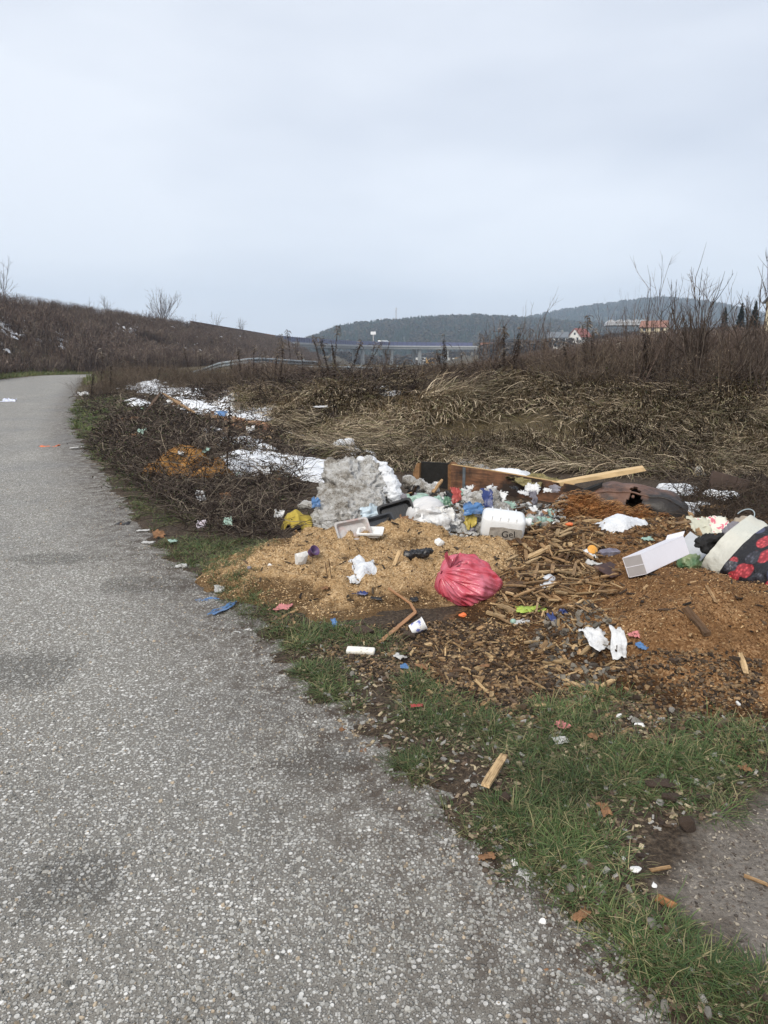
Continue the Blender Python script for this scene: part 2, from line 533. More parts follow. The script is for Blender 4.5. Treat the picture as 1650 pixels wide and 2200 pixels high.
def m_road():
    t = NT('worn_asphalt')
    p = t.pos()
    # exposed aggregate: cell colours and domed heights
    def layer(scale):
        d = t.vor(scale, p); cc = t.vor(scale, p, out='Color')
        s = t.n('ShaderNodeSeparateColor'); t.l(cc, s.inputs[0])
        return d, s.outputs[0], s.outputs[1]
    d1, r1, q1 = layer(62); d2, r2, q2 = layer(120)
    stone = t.ramp(r1, [(0.0, (0.20, 0.195, 0.18)), (0.4, (0.33, 0.325, 0.305)), (0.8, (0.45, 0.445, 0.425)), (1.0, (0.58, 0.575, 0.555))])
    stone2 = t.ramp(r2, [(0.0, (0.14, 0.134, 0.122)), (0.5, (0.27, 0.264, 0.245)), (1.0, (0.47, 0.462, 0.44))])
    m1 = t.math('MULTIPLY', t.ramp(d1, [(0.40, 1.0), (0.52, 0.0)]), t.ramp(q1, [(0.50, 0.0), (0.52, 1.0)]))
    m2 = t.math('MULTIPLY', t.ramp(d2, [(0.42, 1.0), (0.56, 0.0)]), t.ramp(q2, [(0.25, 0.0), (0.27, 1.0)]))
    big = t.noise(0.75, 5, 0.6, p); mid = t.noise(3.2, 5, 0.65, p); fine = t.noise(240, 2, 0.6, p)
    matrix = t.ramp(fine, [(0.3, (0.085, 0.078, 0.068)), (0.7, (0.21, 0.20, 0.18))])
    c = t.mix(m2, matrix, stone2); c = t.mix(m1, c, stone)
    # wear: damp darker areas and dusty pale tracks, brown dirt towards the verge
    wet = t.ramp(t.math('ADD', t.math('MULTIPLY', big, 0.65), t.math('MULTIPLY', mid, 0.35)), [(0.34, 0.82), (0.46, 1.12), (0.60, 1.32)])
    c = t.mix(1.0, c, wet, 'MULTIPLY')
    ev = t.n('ShaderNodeSeparateColor'); t.l(t.attr('Col'), ev.inputs[0])
    damp = t.ramp(t.math('ADD', ev.outputs[1], t.math('MULTIPLY', t.math('SUBTRACT', mid, 0.5), 0.9)), [(0.35, 1.0), (0.60, 0.62)])
    c = t.mix(1.0, c, damp, 'MULTIPLY')
    dirt = t.math('MULTIPLY', ev.outputs[0], t.ramp(t.noise(9, 6, 0.7, p), [(0.35, 0.0), (0.62, 1.0)]))
    c = t.mix(dirt, c, (0.060, 0.044, 0.032))
    t.base(c)
    t.rough(t.ramp(big, [(0.38, 0.55), (0.55, 0.85)])); t.set(Specular_IOR_Level=0.35)
    h1 = t.math('MULTIPLY', m1, 1.0); h2 = t.math('MULTIPLY', m2, 0.6)
    t.bump(t.math('ADD', t.math('MAXIMUM', h1, h2), t.math('MULTIPLY', fine, 0.25)), 0.006)
    return t.m

def m_sawdust(name, lo, mid, hi, scale=70):
    t = NT(name)
    p = t.pos()
    n = t.noise(scale, 4, 0.75, p); b = t.noise(4.5, 4, 0.6, p); v = t.vor(scale * 1.6, p, out='Color')
    s = t.n('ShaderNodeSeparateColor'); t.l(v, s.inputs[0])
    f = t.math('ADD', t.math('MULTIPLY', n, 0.6), t.math('MULTIPLY', s.outputs[0], 0.4))
    c = t.ramp(f, [(0.22, lo), (0.46, mid), (0.74, hi)])
    c = t.mix(t.ramp(b, [(0.40, 0.6), (0.58, 0.0)]), c, t.mix(0.5, lo, mid))
    c = t.mix(t.ramp(t.noise(11, 5, 0.7, p), [(0.30, 0.75), (0.40, 0.0)]), c, (lo[0] * .35, lo[1] * .4, lo[2] * .5))
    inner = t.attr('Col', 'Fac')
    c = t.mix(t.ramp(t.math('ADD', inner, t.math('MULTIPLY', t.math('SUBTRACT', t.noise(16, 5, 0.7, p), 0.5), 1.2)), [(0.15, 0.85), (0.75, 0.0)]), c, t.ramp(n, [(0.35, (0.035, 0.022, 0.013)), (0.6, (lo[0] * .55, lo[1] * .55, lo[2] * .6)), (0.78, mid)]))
    t.base(c); t.rough(0.95); t.set(Specular_IOR_Level=0.1)
    t.bump(t.math('ADD', n, t.math('MULTIPLY', s.outputs[1], 0.5)), 0.02)
    return t.m

def m_snow(name, dirty=0.0):
    t = NT(name)
    p = t.pos()
    g = t.noise(30, 5, 0.7, p); b = t.noise(4.2, 6, 0.72, p); sp = t.noise(120, 3, 0.7, p)
    c = t.ramp(g, [(0.3, (0.62, 0.65, 0.70)), (0.7, (0.80, 0.82, 0.85))])
    if dirty:
        c = t.ramp(g, [(0.3, (0.70, 0.70, 0.69)), (0.7, (0.86, 0.86, 0.85))])
        f = t.ramp(t.math('ADD', t.math('MULTIPLY', b, 0.75), t.math('MULTIPLY', g, 0.25)), [(0.46, 0.0), (0.57, dirty * 1.15)])
        c = t.mix(f, c, (0.33, 0.29, 0.235))
        f2 = t.ramp(t.math('ADD', t.math('MULTIPLY', sp, 0.6), t.math('MULTIPLY', b, 0.4)), [(0.54, 0.0), (0.60, min(1.0, dirty * 1.3))])
        c = t.mix(f2, c, (0.10, 0.085, 0.07))
    else:
        c = t.mix(t.ramp(sp, [(0.68, 0.0), (0.76, 0.7)]), c, (0.16, 0.13, 0.10))
    t.base(c); t.rough(0.6)
    t.set(Subsurface_Weight=0.0, Specular_IOR_Level=0.3)
    t.bump(t.math('ADD', t.math('ADD', b, g), t.math('MULTIPLY', sp, 0.5)), 0.04 if dirty else 0.012)
    return t.m

M_GROUND = m_ground(); M_ROAD = m_road()
M_FRESH = m_sawdust('fresh_sawdust', (0.25, 0.145, 0.062), (0.53, 0.355, 0.185), (0.74, 0.56, 0.35))
M_BROWN = m_sawdust('weathered_sawdust', (0.080, 0.039, 0.017), (0.235, 0.122, 0.054), (0.45, 0.28, 0.145))
M_ORANGE = m_sawdust('orange_sawdust', (0.24, 0.11, 0.03), (0.50, 0.26, 0.085), (0.66, 0.40, 0.16))
M_SHAV = m_sawdust('red_brown_shavings', (0.08, 0.028, 0.010), (0.25, 0.10, 0.035), (0.46, 0.23, 0.09), 60)
M_SNOW = m_snow('clean_snow'); M_DSNOW = m_snow('dirty_snow', 0.7)
M_V = vcol_mat('dead_plant', 0.95, 0.35, 40, 0.05); M_VG = vcol_mat('live_grass', 0.6, 0.2, 20, 0.3, 0.25)
M_VS = vcol_mat('stone_chip', 0.8, 0.35, 160, 0.3); M_VW = vcol_mat('wood_bits', 0.85, 0.4, 120, 0.2)

# ---------------------------------------------------------------- ground sheet
def axis(segs):
    out = []
    for a, b, st in segs: out.append(np.arange(a, b, st))
    return np.unique(np.concatenate(out + [[segs[-1][1]]]))
gx = axis([(-3000, -600, 150), (-600, -140, 20), (-140, -70, 5), (-70, -30, 1.2), (-30, -8, 0.45), (-8, -3, 0.14), (-3, 3.6, 0.045), (3.6, 8, 0.12), (8, 20, 0.4), (20, 80, 2.0), (80, 300, 6), (300, 3000, 150)])
gy = axis([(-400, -20, 40), (-20, 0, 2), (0, 1.2, 0.1), (1.2, 7.5, 0.045), (7.5, 20, 0.12), (20, 45, 0.5), (45, 120, 1.3), (120, 620, 5), (620, 1500, 60), (1500, 5000, 300)])
GX, GY = np.meshgrid(gx, gy)
GZ = Hbase(GX.ravel(), GY.ravel())
far_m = sst(520, 1300, GY.ravel())
GZ = GZ * (1 - far_m) + (-6) * far_m
W, Hh = len(gx), len(gy)
idx = np.arange(W * Hh).reshape(Hh, W)
Fq = np.stack([idx[:-1, :-1], idx[:-1, 1:], idx[1:, 1:], idx[1:, :-1]], -1).reshape(-1, 4)
x_, y_ = GX.ravel(), GY.ravel()
brown_poly = polyw([(900, 1370), (1090, 1200), (1180, 1120), (1450, 1090), (1649, 1110), (1649, 1560), (1420, 1540), (1250, 1480), (1060, 1500), (900, 1450)])
cm = np.zeros((len(x_), 3))
cm[:, 0] = np.where(inpoly(x_, y_, brown_poly), 0.85, 0.12)
tb = y_ - bank_base(x_)
cm[:, 1] = sst(-0.6, 1.2, tb) * sst(0.5, 2.0, road_sd(x_, y_)) * 0.95
cm[:, 1] = np.where(y_ > 30, 0.9, cm[:, 1])
pack_poly = np.array([flat(a, b) for a, b in [(1420, 1890), (1500, 1830), (1560, 1790), (1649, 1740), (1900, 1700), (2200, 2000), (1700, 2190), (1560, 2060), (1470, 1980)]])
def sdist(x, y, poly):
    d = np.full(len(x), 1e9)
    for i in range(len(poly)):
        a, b = poly[i], poly[(i + 1) % len(poly)]; ab = b - a
        t = np.clip(((x - a[0]) * ab[0] + (y - a[1]) * ab[1]) / (ab @ ab + 1e-9), 0, 1)
        d = np.minimum(d, np.hypot(x - a[0] - t * ab[0], y - a[1] - t * ab[1]))
    return np.where(inpoly(x, y, poly), d, -d)
near_m = (np.abs(x_) < 12) & (y_ > 0) & (y_ < 12)
sdp = np.full(len(x_), -1.0); sdp[near_m] = sdist(x_[near_m], y_[near_m], pack_poly)
cm[:, 2] = np.clip(0.5 + sdp * 2.2, 0, 1)
sdb = np.full(len(x_), -1.0); sdb[near_m] = sdist(x_[near_m], y_[near_m], brown_poly)
cm[:, 0] = np.clip(0.5 + sdb * 1.8, 0.1, 0.9)
gme = mesh_np('ground', np.stack([x_, y_, GZ], 1), [Fq], M_GROUND, cm, True)
ground = tag(link('ground', gme), kind='structure')

# road sheet
ry = axis([(-12, 0.8, 0.6), (0.8, 8, 0.06), (8, 20, 0.25), (20, 98, 0.9)])
ru = np.concatenate([np.linspace(0, 0.8, 25), np.linspace(0.8, 1.0, 20)[1:]])
RV = []
for y in ry:
    a, b = float(xl(y)) - 0.3, float(xr(y)) + 0.45
    RV.append(np.stack([a + (b - a) * ru, np.full(len(ru), y)], 1))
RV = np.array(RV)
sdv = road_sd(RV[..., 0], RV[..., 1])
rz = 0.0 + (fb2(RV[..., 0] * 1.3, RV[..., 1] * 1.3, 3, 77) - 0.5) * 0.012 + np.where(RV[..., 1] > 50, -0.3 * sst(50, 75, RV[..., 1]), 0)
rzf = lambda x, y: (fb2(x * 1.3, y * 1.3, 3, 77) - 0.5) * 0.012
ridx = np.arange(rz.size).reshape(rz.shape)
Fr = np.stack([ridx[:-1, :-1], ridx[:-1, 1:], ridx[1:, 1:], ridx[1:, :-1]], -1).reshape(-1, 4)
edge = sst(-0.75, 0.05, sdv)
dmp = np.zeros(sdv.shape)
for (px_, py_, rx_, ry_) in [(40, 1440, 0.55, 0.5), (330, 1255, 0.8, 0.35), (600, 1330, 0.5, 0.3), (120, 1200, 0.7, 0.3), (150, 1900, 0.30, 0.3), (700, 1640, 0.35, 0.25)]:
    c_ = flat(px_, py_); dmp = np.maximum(dmp, 1 - np.hypot((RV[..., 0] - c_[0]) / rx_, (RV[..., 1] - c_[1]) / ry_))
dmp = np.clip(dmp, 0, 1)
road = tag(link('road', mesh_np('road', np.concatenate([RV, rz[..., None]], 2).reshape(-1, 3), [Fr], M_ROAD, np.stack([edge.ravel(), dmp.ravel(), edge.ravel() * 0], 1), True)), kind='structure')

# loose aggregate standing proud of the road
def hexstone(n_pts, sx, rot, hgt, jit):
    """(n) flat-topped irregular stones; returns V,(quads),(hex top)"""
    n = len(sx); A = np.arange(6) * math.pi / 3
    ang = A[None] + rng.uniform(-0.3, 0.3, (n, 6)) + rot[:, None]
    rr = sx[:, None] * rng.uniform(0.65, 1.2, (n, 6))
    el = rng.uniform(0.6, 1.0, n)
    bx = np.cos(ang) * rr; by = np.sin(ang) * rr * el[:, None]
    c, s = np.cos(rot), np.sin(rot)
    X = bx * c[:, None] - by * s[:, None]; Y = bx * s[:, None] + by * c[:, None]
    k = rng.uniform(0.45, 0.75, (n, 1))
    tilt = rng.normal(0, 0.22, (n, 2))
    zt = hgt[:, None] + X * k * tilt[:, :1] + Y * k * tilt[:, 1:]
    low = np.stack([X, Y, np.full_like(X, -0.004)], -1); top = np.stack([X * k, Y * k, zt], -1)
    V = np.concatenate([low, top], 1)
    i = np.arange(n)[:, None] * 12
    a = np.arange(6); b = (a + 1) % 6
    Fs = np.stack([np.broadcast_to(i + a, (n, 6)), np.broadcast_to(i + b, (n, 6)), i + b + 6, i + a + 6], -1).reshape(-1, 4)
    Ft = (i + 6 + a[None]).reshape(-1, 6)
    return V, Fs, Ft

ns = 64000
sy = 1.15 + 8.0 * rng.uniform(0, 1, ns) ** 2.1
sxx = rng.uniform(-1.0, 1.0, ns)
a_, b_ = np.maximum(xl(sy), -0.72 * sy - 0.6), xr(sy) + 0.18
sxp = a_ + (b_ - a_) * rng.uniform(0, 1, ns)
keep = (fb2(sxp * 2.2, sy * 2.2, 3, 81) + rng.uniform(-0.25, 0.25, ns)) > 0.40
ssd = road_sd(sxp, sy) + (fb2(sxp * 9, sy * 9, 3, 5) - 0.5) * 0.3
keep &= ssd < 0.12
sxp, sy = sxp[keep], sy[keep]
n = len(sxp)
ssz = 0.0034 + 0.0060 * rng.uniform(0, 1, n) ** 2.0
ssz *= np.where(rng.uniform(0, 1, n) < 0.06, 1.45, 1.0)
V, Fs, Ft = hexstone(n, ssz, rng.uniform(0, 6.28, n), ssz * rng.uniform(0.25, 0.6, n), 0.2)
V += np.stack([sxp, sy, rzf(sxp, sy)], 1)[:, None, :]
g = rng.uniform(0, 1, n)
g = g ** 1.3
cst = np.stack([0.255 + 0.20 * g, 0.251 + 0.197 * g, 0.233 + 0.187 * g], 1)
warm = rng.uniform(0, 1, n) < 0.12
cst[warm] *= np.array([1.05, 0.88, 0.70])
dk = rng.uniform(0, 1, n) < 0.12
cst[dk] *= 0.45
order = np.argsort(-(ssz / (sy + 0.6)))
big, rest = order[:300], order[300:]
def sub(ix):
    k = len(ix); Vk = V[ix].reshape(-1, 3)
    i = np.arange(k)[:, None] * 12; a = np.arange(6); b = (a + 1) % 6
    f4 = np.stack([np.broadcast_to(i + a, (k, 6)), np.broadcast_to(i + b, (k, 6)), i + b + 6, i + a + 6], -1).reshape(-1, 4)
    return Vk, f4, (i + 6 + a[None]).reshape(-1, 6)
Vk, f4, f6 = sub(rest)
tag(link('aggregate', mesh_np('aggregate', Vk, [f4, f6], M_VS, np.repeat(cst[rest], 12, 0)), road), kind='stuff')
protos = []
for k in range(12):
    j = big[k * 7]
    v = V[j] - np.array([sxp[j], sy[j], rzf(sxp[j], sy[j])])
    v = v / ssz[j]
    i = np.zeros((1, 1), int); a = np.arange(6); b = (a + 1) % 6
    protos.append(mesh_np('stone', v, [np.stack([a, b, b + 6, a + 6], -1), (6 + a)[None]], M_VS, np.repeat(cst[j][None], 12, 0)))
for q, j in enumerate(big):
    o = link('stone', protos[q % 12], road, (sxp[j], sy[j], float(rzf(sxp[j], sy[j]))))
    o.scale = (ssz[j],) * 3
    o.rotation_euler = (0, 0, random.uniform(0, 6.28))

# ---------------------------------------------------------------- heaps
def heap(name, fn, box, step, mat, label, cat='heap'):
    xs = np.arange(box[0], box[1], step); ys = np.arange(box[2], box[3], step)
    X, Y = np.meshgrid(xs, ys)
    h = fn(X.ravel(), Y.ravel())
    z = Hbase(X.ravel(), Y.ravel()) + h + (fb2(X.ravel() * 40, Y.ravel() * 40, 2, 7) - .5) * 0.016 * sst(0, 0.05, h)
    id_ = np.arange(X.size).reshape(X.shape)
    Fq = np.stack([id_[:-1, :-1], id_[:-1, 1:], id_[1:, 1:], id_[1:, :-1]], -1).reshape(-1, 4)
    Fq = Fq[(h[Fq] > -0.011).any(1)]
    used = np.unique(Fq); remap = np.full(X.size, -1); remap[used] = np.arange(len(used))
    c = np.array([X.ravel()[used].mean(), Y.ravel()[used].mean(), 0])
    V = np.stack([X.ravel(), Y.ravel(), z], 1)[used]
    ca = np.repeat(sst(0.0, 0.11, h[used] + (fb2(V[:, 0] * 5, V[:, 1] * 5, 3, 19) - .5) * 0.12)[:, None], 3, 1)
    return tag(link(name, mesh_np(name, V - c, [remap[Fq]], mat, ca, smooth=True), loc=c), label, cat)
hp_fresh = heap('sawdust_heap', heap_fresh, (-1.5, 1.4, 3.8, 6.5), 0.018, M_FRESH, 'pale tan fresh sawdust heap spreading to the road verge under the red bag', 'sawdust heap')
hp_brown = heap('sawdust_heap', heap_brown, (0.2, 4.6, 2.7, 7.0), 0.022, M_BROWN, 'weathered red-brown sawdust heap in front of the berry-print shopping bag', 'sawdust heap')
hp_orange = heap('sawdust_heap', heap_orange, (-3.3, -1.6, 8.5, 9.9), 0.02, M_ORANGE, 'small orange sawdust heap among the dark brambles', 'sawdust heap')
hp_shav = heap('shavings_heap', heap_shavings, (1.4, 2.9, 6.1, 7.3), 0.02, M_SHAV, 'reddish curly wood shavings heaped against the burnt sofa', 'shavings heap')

def grains(name, parent, fn, poly_box, n, size, cols, hmin=0.01, flatn=0.5, off=0.004):
    x = rng.uniform(poly_box[0], poly_box[1], n * 3); y = rng.uniform(poly_box[2], poly_box[3], n * 3)
    h = fn(x, y); k = np.nonzero(h > hmin)[0][:n]
    x, y = x[k], y[k]; m = len(k)
    z = Hbase(x, y) + h[k] + off
    u = rng.normal(size=(m, 3)); u[:, 2] *= flatn; u /= np.linalg.norm(u, axis=1, keepdims=True)
    w = rng.normal(size=(m, 3)); w -= (w * u).sum(1)[:, None] * u; w /= np.linalg.norm(w, axis=1, keepdims=True)
    L = size * rng.uniform(0.4, 1.6, m)[:, None]; B = L * rng.uniform(0.25, 0.6, m)[:, None]
    c = np.stack([x, y, z], 1)
    nrm = np.cross(u, w) * B * 0.5
    V = np.stack([c - u * L - w * B, c + u * L - w * B, c + u * L + w * B, c - u * L + w * B, c + nrm], 1)
    i = np.arange(m)[:, None] * 5
    Ft = np.concatenate([i + np.array([[0, 1, 4]]), i + np.array([[1, 2, 4]]), i + np.array([[2, 3, 4]]), i + np.array([[3, 0, 4]])])
    ci = rng.integers(0, len(cols), m)
    cc = np.array(cols)[ci] * rng.uniform(0.7, 1.25, (m, 1))
    V = V.reshape(-1, 3)
    if parent is not None: V = V - np.array(parent.location)
    return tag(link(name, mesh_np(name, V, [Ft], M_VW, np.repeat(cc, 5, 0)), parent), kind='stuff')
grains('sawdust_grains', hp_fresh, heap_fresh, (-1.5, 1.4, 3.8, 6.5), 38000, 0.0042, [(0.62, 0.44, 0.24), (0.70, 0.53, 0.33), (0.42, 0.27, 0.13), (0.20, 0.12, 0.06)])
grains('sawdust_grains', hp_brown, heap_brown, (0.2, 3.6, 2.7, 6.0), 34000, 0.0042, [(0.42, 0.25, 0.11), (0.30, 0.16, 0.065), (0.10, 0.05, 0.025), (0.56, 0.40, 0.22), (0.05, 0.03, 0.018)], 0.005)
grains('sawdust_grains', hp_orange, heap_orange, (-3.3, -1.6, 8.5, 9.9), 2500, 0.01, [(0.55, 0.30, 0.11), (0.35, 0.17, 0.06)])
# curls of the shavings heap
m = 1500
x = rng.uniform(1.4, 2.9, 9000); y = rng.uniform(6.1, 7.3, 9000); h = heap_shavings(x, y); k = np.nonzero(h > 0.0)[0][:m]; x, y = x[k], y[k]; m = len(k)
z = Hbase(x, y) + h[k]
ph = rng.uniform(0, 6.28, m); R_ = rng.uniform(0.015, 0.04, m)
tt = np.linspace(0, 1, 7)
ang = ph[:, None] + tt[None] * rng.uniform(2, 5, m)[:, None]
path = np.stack([x[:, None] + np.cos(ang) * R_[:, None], y[:, None] + rng.normal(0, .02, m)[:, None] * tt, z[:, None] + np.sin(ang) * R_[:, None] + 0.01], -1)
Vr, Fr_ = ribbons(path, np.full((m, 7), 0.009), np.tile([[0.2, 0.97, 0.1]], (m, 1)))
cc = np.array([(0.36, 0.17, 0.06), (0.50, 0.27, 0.11), (0.20, 0.08, 0.03)])[rng.integers(0, 3, m)]
tag(link('shaving_curls', mesh_np('shaving_curls', Vr - np.array(hp_shav.location), [Fr_], M_VW, np.repeat(cc, 14, 0)), hp_shav), kind='stuff')

# ---------------------------------------------------------------- snow patches
def snow_patch(px, label, thick=0.05, step=0.025, seed=0):
    poly = polyw(px)
    lo = poly.min(0) - 0.1; hi = poly.max(0) + 0.1
    step = max(step, (hi - lo).max() / 160)
    X, Y = np.meshgrid(np.arange(lo[0], hi[0], step), np.arange(lo[1], hi[1], step))
    x, y = X.ravel(), Y.ravel()
    d = np.full(len(x), 1e9)
    for i in range(len(poly)):
        a, b = poly[i], poly[(i + 1) % len(poly)]
        ab = b - a
        t = np.clip(((x - a[0]) * ab[0] + (y - a[1]) * ab[1]) / (ab @ ab + 1e-9), 0, 1)
        d = np.minimum(d, np.hypot(x - a[0] - t * ab[0], y - a[1] - t * ab[1]))
    s = np.where(inpoly(x, y, poly), d, -d)
    sc = max(0.06, min(hi - lo) * 0.16)
    nn = (fb2(x / sc * 0.7 + seed * 7, y / sc * 0.7, 4, 91) - 0.5)
    nn = nn + (fb2(x * 6 + seed, y * 3, 3, 95) - 0.5) * 0.9
    th = s / sc * 0.95 + nn * 1.25 + 0.15
    tz = thick * np.clip(1 - np.exp(-2.2 * th), -0.6, 1) + (fb2(x * 4, y * 4, 2, 93) - .5) * thick * 0.6
    z = Htot(x, y) + tz
    id_ = np.arange(X.size).reshape(X.shape)
    Fq = np.stack([id_[:-1, :-1], id_[:-1, 1:], id_[1:, 1:], id_[1:, :-1]], -1).reshape(-1, 4)
    Fq = Fq[(tz[Fq] > -0.004).any(1)]
    if not len(Fq): return
    z = np.maximum(z, Htot(x, y) - 0.03)
    used = np.unique(Fq); remap = np.full(X.size, -1); remap[used] = np.arange(len(used))
    c = np.array([x[used].mean(), y[used].mean(), 0])
    return tag(link('snow_patch', mesh_np('snow_patch', np.stack([x, y, z], 1)[used] - c, [remap[Fq]], M_SNOW, smooth=True), loc=c), label, 'snow', 'snow patches lying on the dumping ground')
SN = [
 ([(468, 982), (560, 972), (620, 985), (690, 992), (735, 1005), (725, 1045), (650, 1032), (585, 1012), (480, 1008)], 'widest bright snow patch between the orange sawdust heap and the dirty snow mound'),
 ([(430, 918), (470, 925), (540, 950), (580, 965), (600, 985), (560, 978), (500, 955), (445, 938)], 'long thin snow strip running down behind the orange sawdust heap'),
 ([(365, 855), (430, 862), (480, 880), (470, 893), (420, 888), (375, 868)], 'snow streak beside the fallen dead stems near the blue plastic sheet'),
 ([(470, 845), (520, 852), (560, 870), (595, 890), (570, 905), (520, 905), (480, 885)], 'wide old snow patch behind the blue plastic sheet'),
 ([(285, 820), (320, 822), (400, 838), (450, 850), (440, 862), (380, 850), (300, 832)], 'thin snow streak farthest up the weedy ground by the road bend'),
 ([(275, 858), (310, 860), (318, 874), (285, 873)], 'small snow patch beside the green roadside grass clump'),
 ([(660, 950), (700, 955), (760, 965), (805, 978), (800, 990), (730, 978), (665, 968)], 'snow strip at the foot of the dry grass bank'),
 ([(968, 995), (1010, 1000), (1080, 1012), (1130, 1022), (1180, 1030), (1180, 1042), (1090, 1030), (1000, 1018)], 'snow strip lying inside the burnt sofa behind its long panel'),
 ([(1415, 1048), (1470, 1050), (1525, 1052), (1490, 1066), (1440, 1072)], 'snow patch just behind the round burnt armrest'),
 ([(1430, 1090), (1480, 1088), (1515, 1092), (1490, 1106), (1430, 1112)], 'snow patch tucked under the tip of the burnt armrest'),
 ([(1285, 1125), (1330, 1120), (1390, 1128), (1340, 1140), (1295, 1140)], 'flat snow sliver on brown sawdust beside the reddish shavings'),
 ([(1515, 1068), (1560, 1066), (1595, 1069), (1560, 1076)], 'thin snow sliver under dark branches beyond the armrest'),
 ([(800, 828), (830, 832), (855, 842), (850, 852), (815, 848)], 'tiny snow patch high on the dry grass bank'),
 ([(1170, 1235), (1190, 1240), (1185, 1262), (1168, 1258)], 'small melting snow clot among the wood splinters'),
 ([(755, 1205), (800, 1205), (812, 1225), (775, 1232)], 'half melted snow crust on the pale tan sawdust'),
]
for k, (px, lb) in enumerate(SN):
    snow_patch(px, lb, 0.10 if k < 7 else (0.09 if k < 12 else 0.035), 0.02, k)

# ---------------------------------------------------------------- scatter of far stuff (geometry nodes on one object)
def scatter(name, pts, protos, scl, mat_names=None, lean=0.0):
    me = bpy.data.meshes.new(name)
    pts = np.asarray(pts, np.float32)
    me.vertices.add(len(pts)); me.vertices.foreach_set('co', pts.ravel())
    a = me.attributes.new('scl', 'FLOAT_VECTOR', 'POINT'); a.data.foreach_set('vector', np.asarray(scl, np.float32).ravel())
    rot = np.zeros((len(pts), 3), np.float32); rot[:, 2] = rng.uniform(0, 6.28, len(pts)); rot[:, :2] = rng.normal(0, lean, (len(pts), 2))
    a = me.attributes.new('rotv', 'FLOAT_VECTOR', 'POINT'); a.data.foreach_set('vector', rot.ravel())
    a = me.attributes.new('pick', 'INT', 'POINT'); a.data.foreach_set('value', rng.integers(0, len(protos), len(pts)).astype(np.int32))
    o = link(name, me)
    c = bpy.data.collections.new(name + '_source')
    for i, pm in enumerate(protos):
        po = bpy.data.objects.new('%s_source_%02d' % (name, i), pm); c.objects.link(po)
    ng = bpy.data.node_groups.new(name, 'GeometryNodeTree')
    ng.interface.new_socket('Geometry', in_out='INPUT', socket_type='NodeSocketGeometry')
    ng.interface.new_socket('Geometry', in_out='OUTPUT', socket_type='NodeSocketGeometry')
    gi = ng.nodes.new('NodeGroupInput'); go = ng.nodes.new('NodeGroupOutput')
    iop = ng.nodes.new('GeometryNodeInstanceOnPoints')
    ci = ng.nodes.new('GeometryNodeCollectionInfo')
    ci.inputs['Collection'].default_value = c
    ci.inputs['Separate Children'].default_value = True; ci.inputs['Reset Children'].default_value = True
    def na(nm, ty):
        nd = ng.nodes.new('GeometryNodeInputNamedAttribute'); nd.data_type = ty; nd.inputs['Name'].default_value = nm
        return nd.outputs['Attribute']
    ng.links.new(gi.outputs[0], iop.inputs['Points']); ng.links.new(ci.outputs[0], iop.inputs['Instance'])
    iop.inputs['Pick Instance'].default_value = True
    ng.links.new(na('pick', 'INT'), iop.inputs['Instance Index'])
    e2r = ng.nodes.new('FunctionNodeEulerToRotation')
    ng.links.new(na('rotv', 'FLOAT_VECTOR'), e2r.inputs[0]); ng.links.new(e2r.outputs[0], iop.inputs['Rotation'])
    ng.links.new(na('scl', 'FLOAT_VECTOR'), iop.inputs['Scale'])
    ng.links.new(iop.outputs[0], go.inputs[0])
    md = o.modifiers.new('scatter', 'NODES'); md.node_group = ng
    return tag(o, kind='stuff')

def arcs(base, dirs, L, K, droop, wob):
    """curved stems: base (N,3), dirs (N,3), L (N,), -> (N,K,3)"""
    N = len(base); t = np.linspace(0, 1, K)
    p = base[:, None] + dirs[:, None] * (L[:, None] * t[None])[..., None]
    p[..., 2] -= (droop * L)[:, None] * t[None] ** 2
    w = np.cumsum(rng.normal(0, 1, (N, K, 3)) * (wob * L)[:, None, None] / K, axis=1); w[:, 0] = 0
    return p + w

def unit(v): return v / (np.linalg.norm(v, axis=-1, keepdims=True) + 1e-9)

